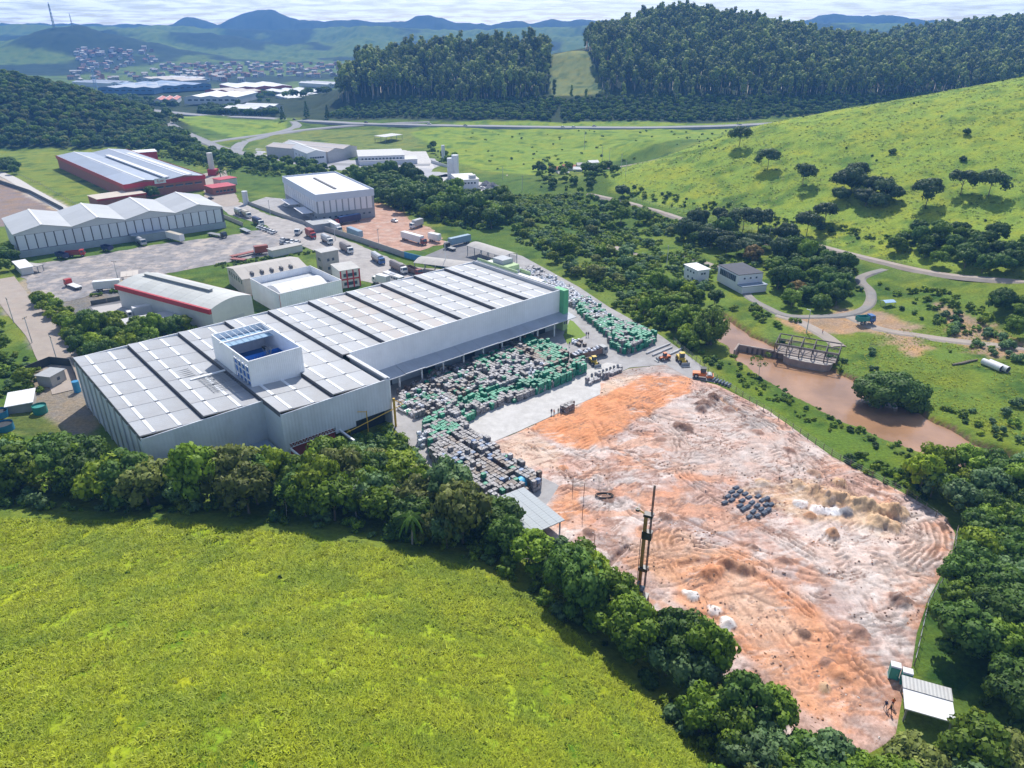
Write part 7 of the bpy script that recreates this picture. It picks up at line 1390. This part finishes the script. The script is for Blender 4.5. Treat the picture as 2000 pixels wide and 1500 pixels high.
# clods, stones and scraps lying on the churned soil
rg = np.random.default_rng(5); CLM = M('soil_clods', (.30,.19,.14), .95, .3, 1.5, objvar=.5); CLW = M('pale_clods', (.62,.57,.54), .95, .2, 1.5, objvar=.2); CLO = M('orange_clods', (.50,.24,.12), .95, .2, 1.5, objvar=.3)
cms = [lumpy(.5, .4, .22, 300, rnd=.4, j=.2, n=2).mesh('clod', CLM), lumpy(.35, .3, .16, 301, rnd=.4, j=.2, n=2).mesh('clod', CLW), lumpy(.45, .35, .2, 302, rnd=.4, j=.2, n=2).mesh('clod', CLO), lumpy(1.3, .12, .08, 303, rnd=.1, j=.05, n=2).mesh('scrap', CLM), lumpy(.9, .5, .05, 304, rnd=.1, j=.05, n=2).mesh('scrap', CLW)]
x, y, _r = scatter(SITE, .85, 400, .5); kk = (_r.random(len(x)) < sstep(.42, .7, fbm(x / 5, y / 5, 401, 4)) * .9 + .04) & (sdist(x, y, wpx([(1033,836),(1262,732),(1345,738),(1235,825),(1150,880)])) < 0); x, y = x[kk], y[kk]
gi_, gj_ = np.clip(((y - SY0) / .3).round().astype(int), 0, SITE_H.shape[0] - 1), np.clip(((x - SX0) / .3).round().astype(int), 0, SITE_H.shape[1] - 1)
gn_scatter('soil_clods', np.stack([x, y, SITE_H[gi_, gj_] - .03], 1), .35 + .9 * _r.random(len(x)) ** 4, _r.random(len(x)) * 6.28, _r.choice([0, 0, 0, 0, 2, 2, 3, 1], len(x)), cms, 'clods of earth, stones and scraps strewn over the building site')
# walls and fences
def wall(name, label, pts, h, mat, t_=.2, pw=3.0, cat='wall', z=0.0, pname='wall_panel'):
    P_ = [PW(*p, z) for p in pts]; o = thing(name, label, cat, (P_[0][0], P_[0][1], z)); n_ = 0
    for a, b in zip(P_[:-1], P_[1:]):
        L = math.hypot(b[0] - a[0], b[1] - a[1]); n = max(1, int(L / pw)); rz = math.atan2(b[1] - a[1], b[0] - a[0]); me = MB().box(.04, L / n - .04, -t_ / 2, t_ / 2, 0, h).mesh(pname, mat)
        for k in range(n):
            q = link(bpy.data.objects.new(pname, me), o); q.location = (a[0] - P_[0][0] + (b[0] - a[0]) * k / n, a[1] - P_[0][1] + (b[1] - a[1]) * k / n, 0); q.rotation_euler[2] = rz; n_ += 1
    return o
wall('street_wall', 'long grey concrete wall between the street and the red dirt lot', [(598,440),(700,472),(790,503)], 2.6, BLOCK, pw=4); wall('blue_wall', 'blue painted stretch of the street wall behind the hall', [(790,503),(860,521),(985,542)], 2.6, M('blue_wall_paint', (.06,.25,.48), .7, .3, .4), pw=4)
wall('court_wall', 'low grey wall round the loading court of the white warehouse', [(475,395),(540,420),(600,440)], 1.8, BLOCK, pw=5); wall('field_wall', 'dark wall along the bare plot at the left edge', [(-40,344),(60,378),(125,412)], 2.2, M('dark_wall', (.12,.13,.13), .9), pw=5)
wall('black_fence', 'black sheet fence round the grey block hut', [(48,733),(100,712),(140,716),(150,742)], 2.6, M('black_sheet', (.035,.045,.05), .7), pw=2.5, cat='fence'); wall('yard_wall', 'dark low wall of the container court', [(178,596),(240,585),(300,573)], 1.6, M('dark_wall', (.12,.13,.13)), pw=4)
wall('silo_wall', 'pale wall along the road beside the silos', [(842,318),(880,330)], 2.2, PLAST, pw=6); wall('truck_yard_wall', 'grey wall at the far side of the truck yard', [(436,425),(475,442)], 2.0, BLOCK, pw=5)
def fence(name, label, pts, h=1.7, sp=2.5, mat=None, z=None):
    l = [PW(*p) for p in pts]; o = thing(name, label, 'fence', (l[0][0], l[0][1], 0)); pmh = MB().box(-.06, .06, -.06, .06, -.3, h).mesh('post', mat or BARK); wr = MB(); prev = None
    for a, b in zip(l[:-1], l[1:]):
        L = math.hypot(b[0] - a[0], b[1] - a[1]); n = max(1, int(L / sp))
        for k in range(n):
            x, y = a[0] + (b[0] - a[0]) * k / n, a[1] + (b[1] - a[1]) * k / n; zz_ = hz(x, y); q = link(bpy.data.objects.new('post', pmh), o); q.location = (x - l[0][0], y - l[0][1], zz_)
            cur = (x - l[0][0], y - l[0][1], zz_)
            if prev:
                for hh in (.5, 1.0, 1.5): wr.tube([(prev[0], prev[1], prev[2] + hh), (cur[0], cur[1], cur[2] + hh)], .02, 3, cap=False)
            prev = cur
    wr.build('wire', STEELG, o); return o
fence('site_fence', 'dark post and wire fence between building site and river strip', [(1315,668),(1400,742),(1450,775),(1520,820),(1640,900),(1770,968),(1868,1040)]); fence('site_fence', 'post fence down the right side of the building site', [(1868,1040),(1858,1110),(1812,1180),(1785,1300),(1775,1325)])
fence('road_fence', 'thin post fence beside the road at the foot of the big hill', [(1230,398),(1320,420),(1450,455),(1640,500)], 1.3, 5); fence('field_fence', 'post fence between the field road and the left lawn', [(20,335),(80,362),(150,402),(180,440)], 1.8, 4, STEELG); fence('access_fence', 'post fence along the curved access road', [(335,255),(430,288),(520,303)], 2, 7, POSTM)
# utility poles
def pole(label, px, py, h, arm=True, mat=None, lamp=False):
    x, y, z = T(px, py); o = thing('utility_pole' if not lamp else 'lamp_post', label, 'pole', (x, y, z), (px * .31) % 3); MB().tube([(0,0,-.5),(0,0,h)], [.17,.11], 6).build('pole', mat or POSTM, o)
    if arm: MB().box(-1.1, 1.1, -.06, .06, h - .5, h - .35).build('crossarm', BARK, o); 
    if arm:
        for k in (-.9, 0, .9): MB().tube([(k, 0, h - .35), (k, 0, h - .1)], .05, 5).build('insulator', DARK, o)
    if lamp: MB().box(-.1, 1.4, -.1, .1, h - .1, h + .05).build('lamp_head', STEELW, o)
for k, (px, py, h, lb) in enumerate([(27,630,9,'wooden utility pole farthest up the left lane'),(63,670,9,'second utility pole along the left lane'),(114,713,9.5,'utility pole nearest the hall on the left lane'),(232,552,9,'utility pole at the lower edge of the truck yard'),(1141,292,15,'tall dark pole on the pasture below the highway'),(1190,318,11,'pole on the pasture left of the big hill'),(1213,335,11,'pole at the foot of the big hill'),(1222,343,9,'shorter pole beside the big hill foot'),
      (1020,372,9,'pole beside the silo yard road'),(982,350,8,'pole behind the gravel heaps'),(1176,310,10,'thin pole in the middle of the pasture'),(1302,520,9,'thin pole in the green strip left of the pump house'),(1575,650,8,'lamp pole beside the water intake'),(655,470,8,'pole beside the street wall'),(528,420,8,'pole at the street crossing'),(1500,480,8,'pole by the hill foot road'),(345,258,9,'lamp pole on the access road bend'),(560,300,9,'pole by the slip road'),(430,620,4,'short pole'),(740,480,8,'pole by the red dirt lot wall')]):
    if lb != 'short pole': pole(lb, px, py, h, arm=k not in (12, 16), lamp=k in (12, 16))
pole('tall white lighting mast behind the hall', 871, 532, 13, False, STEELW, True)
def lattice(name, label, x, y, z, h, w0, w1, mat, r=.12, n=8, cat='mast'):
    o = thing(name, label, cat, (x, y, z), .3); mb = MB(); c4 = [(1,1),(-1,1),(-1,-1),(1,-1)]
    for cx, cy2 in c4: mb.bar((cx * w0, cy2 * w0, -1), (cx * w1, cy2 * w1, h), r)
    mb.build('leg_frame', mat, o); mb = MB()
    for k in range(n):
        f0, f1 = k / n, (k + 1) / n; wa, wb = w0 + (w1 - w0) * f0, w0 + (w1 - w0) * f1
        for i in range(4): a, b = c4[i], c4[(i + 1) % 4]; mb.bar((a[0] * wa, a[1] * wa, h * f0), (b[0] * wb, b[1] * wb, h * f1), r * .6); mb.bar((b[0] * wb, b[1] * wb, h * f1), (a[0] * wb, a[1] * wb, h * f1), r * .6)
    mb.build('bracing', mat, o); MB().tube([(0,0,h),(0,0,h*1.08)], r, 4).build('tip', mat, o); return o
X_, Y_, Z_ = T(106, 55); lattice('antenna_mast', 'tall thin antenna mast on top of the green hill at the left', X_, Y_, hz(X_, Y_), 62, 2.2, 1.0, STEELG, .9, 6)
X_, Y_, Z_ = T(142, 55); lattice('antenna_mast', 'smaller thin antenna mast right of the tall one on the green hill', X_, Y_, hz(X_, Y_), 36, 1.4, .5, STEELG, .5, 5)
X_, Y_, Z_ = T(190, 183); lattice('lattice_tower', 'pale blue lattice transmission tower above the dark forested hill', X_, Y_, Z_, 34, 2.6, .9, M('pale_blue_steel', (.30,.45,.62), .5), .35, 7, 'tower')
# river water intake with steel frame
ix, iy, _ = PW(1575, 690, 1.5); IRZ = R_(-28); o = thing('water_intake', 'concrete river intake pier with rusty open steel frame standing over the brown pool', 'pier', (ix, iy, 0), IRZ); ICON = M('stained_concrete', (.33,.27,.24), .9, .15, .6, dirt=.6, dirtcol=(.16,.11,.09))
pr = [(-6, 6), (8, 6), (8, -1.5)] + [(8 - 3.0 * (1 - math.cos(t_ * math.pi / 12)) - 0, -1.5 - 3.5 * math.sin(t_ * math.pi / 12)) for t_ in range(1, 7)] + [(-1, -5), (-4, -4.6), (-6, -3)]
MB().prism(pr, -5, .6).build('pier', ICON, o); MB().prism([(p[0] * 1.03, p[1] * 1.03) for p in pr], .6, .85).build('pier_cap', M('pier_cap', (.4,.36,.33), .9), o)
w = MB(); w.box(-20, -6, -.6, 0, -5, .7); w.build('river_wall', ICON, o); MB().box(-20.5, -20, -6, 0, -5, .8).build('wing_wall', ICON, o)
FRM = M('frame_steel', (.10,.085,.08), .8, .2)
for x in np.linspace(-9, 9, 6):
    for y in (-3.2, 1.5, 6): MB().box(x - .14, x + .14, y - .14, y + .14, .6, 4.0).build('column', FRM, o)
for y in (-3.2, 1.5, 6): MB().box(-9.2, 9.2, y - .15, y + .15, 4.0, 4.3).build('beam', FRM, o); MB().box(-9.2, 9.2, y - .08, y + .08, 1.9, 2.05).build('rail', FRM, o)
for x in np.linspace(-9, 9, 6): MB().box(x - .12, x + .12, -3.2, 6, 4.02, 4.28).build('cross_beam', FRM, o)
for x in np.linspace(-17, -8, 7): MB().box(x - .5, x + .1, -1.0, -.62, -4.5, .5).build('sluice_gate', FRM, o)
t = MB()
for x in np.linspace(-9, 5.4, 5): t.bar((x, -3.2, .8), (x + 3.6, -3.2, 4.0), .1)
t.build('brace', FRM, o); MB().box(-8.6, 8.6, -2.6, 5.6, .9, 1.1).build('deck', M('old_planks', (.26,.22,.2), .9, .2, 1, dirt=.5), o)
# people
def person_mesh(name, pose, top, legs, skin=(.25,.14,.09), hat=None):
    J = dict(pelvis=(0,0,.95), chest=(0,.02,1.3), neck=(0,.02,1.5), head=(0,.0,1.64), crown_=(0,0,1.76), lh=(.1,0,.9), lk=(.11,-.02 + pose,.5), lf=(.11,.03 + pose * 1.2,.06), lt=(.11,-.14 + pose * 1.2,.04), rh=(-.1,0,.9), rk=(-.11,-.02 - pose,.5), rf=(-.11,.03 - pose * 1.2,.06), rt=(-.11,-.14 - pose * 1.2,.04),
             ls=(.19,.02,1.42), le=(.26,.0,1.14), lw=(.25,-.14,.92), ld=(.25,-.2,.84), rs=(-.19,.02,1.42), re=(-.26,.0,1.14), rw=(-.25,-.10 - pose,.92), rd=(-.25,-.16 - pose,.84))
    rad = dict(pelvis=.15, chest=.17, neck=.06, head=.10, crown_=.07, lh=.1, lk=.065, lf=.045, lt=.04, rh=.1, rk=.065, rf=.045, rt=.04, ls=.07, le=.045, lw=.033, ld=.035, rs=.07, re=.045, rw=.033, rd=.035)
    E = [('pelvis','chest'),('chest','neck'),('neck','head'),('head','crown_'),('pelvis','lh'),('lh','lk'),('lk','lf'),('lf','lt'),('pelvis','rh'),('rh','rk'),('rk','rf'),('rf','rt'),('chest','ls'),('ls','le'),('le','lw'),('lw','ld'),('chest','rs'),('rs','re'),('re','rw'),('rw','rd')]
    ks = list(J); me = bpy.data.meshes.new('sk'); me.from_pydata([J[k] for k in ks], [(ks.index(a), ks.index(b)) for a, b in E], []); ob = bpy.data.objects.new('sk', me); COL.objects.link(ob); ob.modifiers.new('s', 'SKIN'); ob.modifiers.new('b', 'SUBSURF').levels = 1
    for k, v in zip(ks, me.skin_vertices[0].data): v.radius = (rad[k], rad[k]); v.use_root = (k == 'pelvis')
    dg = bpy.context.evaluated_depsgraph_get(); m2 = bpy.data.meshes.new_from_object(ob.evaluated_get(dg)); bpy.data.objects.remove(ob)
    m2.materials.clear()
    for mt in (M('skin', skin, .6), M('cloth_' + top, PC[top], .9), M('cloth_' + legs, PC[legs], .9), M('cloth_' + (hat or 'black'), PC[hat or 'black'], .7)): m2.materials.append(mt)
    for p in m2.polygons:
        z = p.center[2]; x_ = abs(p.center[0]); p.material_index = 3 if z > 1.72 or z < .1 else (0 if z > 1.49 or (z < .93 and x_ > .2) else (1 if z > .98 else 2)); p.use_smooth = True
    return m2
PMS = [person_mesh('p', .12, 'navy', 'grey', hat='white'), person_mesh('p', .02, 'orange', 'navy', hat='yellow'), person_mesh('p', .2, 'black', 'black')]
for k, (px, py, a, lb) in enumerate([(1077,810,.3,'person in dark clothes, leftmost of the workers at the apron edge'),(1082,811,2,'person in orange at the apron edge, second from the left'),(1090,809,1,'person in black clothes at the apron edge, third from the left'),(1096,809,4,'person in dark clothes, rightmost of the workers at the apron edge'),
      (1145,658,0,'person in dark clothes walking on the yard lane, left of two'),(1149,658,.4,'person in black walking on the yard lane, right of two'),(1112,677,2,'person in dark clothes standing by the green bale block'),(1606,652,1,'person in orange walking by the river intake'),(1728,1385,2,'person with white helmet bending near the site shelter'),(1742,1380,3,'person in orange near the site shelter'),(1737,1392,1,'person in dark clothes below the toilets')]):
    x, y, z = T(px, py) if px > 1500 and py < 700 else (*PW(px, py)[:2], .08); o = bpy.data.objects.new('person', PMS[[0,1,2,0,0,2,0,1,0,1,2][k]]); link(o); o.location = (x, y, z); o.rotation_euler[2] = a; tag(o, lb, 'person')
# highway bridge
x, y, _ = PW(318, 224, 3)
# far town
HM = []; TROOF = M('town_roof_tiles', (.22,.12,.09), .9, .2, .2, objvar=.3)
for k, (wc, rc) in enumerate((('town_wall_pale', TROOF), ('town_wall_pale', FIBRE), ('town_wall_brick', TROOF), ('town_wall_white', TROOF), ('town_wall_white', FIBRE))):
    wm = M(wc, dict(town_wall_pale=(.38,.33,.29), town_wall_brick=(.36,.18,.12), town_wall_white=(.5,.48,.47))[wc], .85, .15, .2, objvar=.15); mb = MB(); mb.box(-5, 5, -4, 4, -3, 5.4, 0); mb.add([(-5.5,-4.5,5.3),(5.5,-4.5,5.3),(5.5,0,7.3),(-5.5,0,7.3),(5.5,4.5,5.3),(-5.5,4.5,5.3),(-5.5,-4.5,5.1),(5.5,-4.5,5.1),(5.5,4.5,5.1),(-5.5,4.5,5.1)], [(0,1,2,3),(3,2,4,5),(0,3,5),(1,4,2),(6,9,8,7)], 1)
    for q in (-3, 0, 3): mb.box(q - .7, q + .7, -4.1, -4.02, 1.2, 2.6, 2); mb.box(q - .7, q + .7, -4.1, -4.02, 3.6, 4.9, 2)
    HM.append(mb.mesh('house', [wm, rc, GLASS]))
rt = random.Random(99); nh = 0; hn = ['cream tiled','grey roofed','brick','white tiled','white flat roofed']
for k in range(900):
    if nh >= 280: break
    u_ = rt.random(); px, py = (rt.uniform(150, 330), rt.uniform(95, 140)) if u_ < .3 else ((rt.uniform(330, 690), rt.uniform(125, 152)) if u_ < .8 else (rt.uniform(130, 480), rt.uniform(138, 160)))
    if px > 300 and py < 120: continue
    x, y, z = T(px, py)
    if y > 3200 or z > 70: continue
    m_ = rt.randrange(5); s = rt.uniform(.8, 1.4); o = bpy.data.objects.new('house', HM[m_]); link(o); o.location = (x, y, z); o.rotation_euler[2] = rt.uniform(-.6, .6) + (0 if rt.random() < .6 else 1.57); o.scale = (s, s, s * rt.uniform(.8, 1.1)); nh += 1
    ar = 'on the antenna hill slope' if py < 118 else ('in the dense far town' if px > 330 else 'at the antenna hill foot'); tag(o, '%s%s %s house %s' % ('sideways ' if abs(o.rotation_euler[2]) > .9 else '', 'tiny' if s < .95 else ('small' if s < 1.2 else 'larger'), hn[m_], ar + (', towards the left' if px < 420 else ', towards the trees' if px > 560 else '')), 'house', 'houses ' + ar)
for k, (A, B, C, h, wm, rm, lb) in enumerate([((265,152),(355,158),(270,147),8,'grey','tan','tan roofed long factory hall in the far town'), ((190,172),(300,172),(200,163),9,'blue','grey','blue grey factory hall behind the dark hill'), ((305,170),(412,164),(300,160),9,'blue','blue','long blue grey factory hall in front of the far town'),
        ((358,190),(462,190),(356,180),9,'white','white','wide white factory hall beyond the highway'), ((400,176),(470,180),(420,172),9,'red','tan','red walled factory hall behind the white one'), ((462,172),(570,168),(470,163),9,'red','white','factory hall with red walls right of the others'),
        ((500,213),(552,205),(500,202),8,'white','white','white block among the dark pines'), ((580,196),(668,192),(585,184),6,'white','white','flat white roof right of the dark trees'), ((300,196),(345,195),(303,190),5,'white','red','small red roofed depot beside the far road'),
        ((560,182),(640,178),(560,174),6,'grey','white','pale grey depot at the far edge of the trees'), ((215,163),(262,160),(222,155),7,'white','grey','grey roofed hall left of the tan one'), ((360,155),(410,152),(362,148),7,'white','white','white hall right of the tan roofed one'),((640,165),(672,163),(640,158),6,'white','white','bright white shed at the left foot of the eucalyptus stand')]):
    wl = dict(grey=(.35,.36,.38), blue=(.10,.20,.36), white=(.6,.61,.63), red=(.40,.10,.08)); rl = dict(tan=(.50,.44,.38), grey=(.34,.38,.44), blue=(.26,.34,.46), white=(.68,.68,.68), red=(.42,.12,.09)); bd, L, Wd = shed('far_factory', lb, A, B, C, h, M('far_wall_' + wm, wl[wm], .8, .1, .05), M('far_roof_' + rm, rl[rm], .7, .1, .05), 'gable', 2.0, max(1, int(3)), ridge='y', cat='factory', roofparts=1)
    windows(bd, L, -.1, h * .5, 8, L / 14, h * .2, x0=4)
# ------------------------------------------------------------------ haze
zmax = float(np.max(ZZ)); zmax = max(zmax, 200)
hb = MB().box(float(XX.min()) - 300, float(XX.max()) + 300, -400, float(ys[-1]) + 100, -8, zmax + 40); hm_ = bpy.data.materials.new('haze'); hm_.use_nodes = True; t = hm_.node_tree; t.nodes.remove(t.nodes['Principled BSDF']); pv = N(t, 'ShaderNodeVolumePrincipled')
setin(pv, Density=1.7e-4, Anisotropy=.0); pv.inputs['Color'].default_value = (.16, .42, .98, 1); t.links.new(pv.outputs[0], t.nodes['Material Output'].inputs['Volume'])
o = hb.build('haze', hm_); o['kind'] = 'stuff'; o['label'] = 'pale blue haze'; o.display_type = 'WIRE'
# ------------------------------------------------------------------ tell equal looking neighbours apart by their order
sets = {}
for o in COL.objects:
    if o.parent is None and o.get('category') in ('tree', 'bush', 'house', 'bundle', 'log', 'pipe', 'car') and o.get('label'): sets.setdefault(o['label'], []).append(o)
WORDN = ['first', 'second', 'third', 'fourth', 'fifth', 'sixth', 'seventh', 'eighth', 'ninth', 'tenth', 'eleventh', 'twelfth'] + ['%d%s' % (k, {1: 'st', 2: 'nd', 3: 'rd'}.get(k % 10, 'th') if k > 20 else 'th') for k in range(13, 31)]
for lb, os_ in sets.items():
    n = len(os_)
    if n < 2 or n > 30: continue
    os_.sort(key=lambda q: q.location[0] / max(q.location[1], 1))
    nm = ('leftmost', 'rightmost') if n == 2 else (('leftmost', 'middle', 'rightmost') if n == 3 else [w_ + ' from left' for w_ in WORDN[:n]])
    for q, w_ in zip(os_, nm):
        nl = lb + ', ' + w_
        if len(nl.split()) <= 16: q['label'] = nl
        if not q.get('group'): q['group'] = 'look alikes: ' + lb[:50]
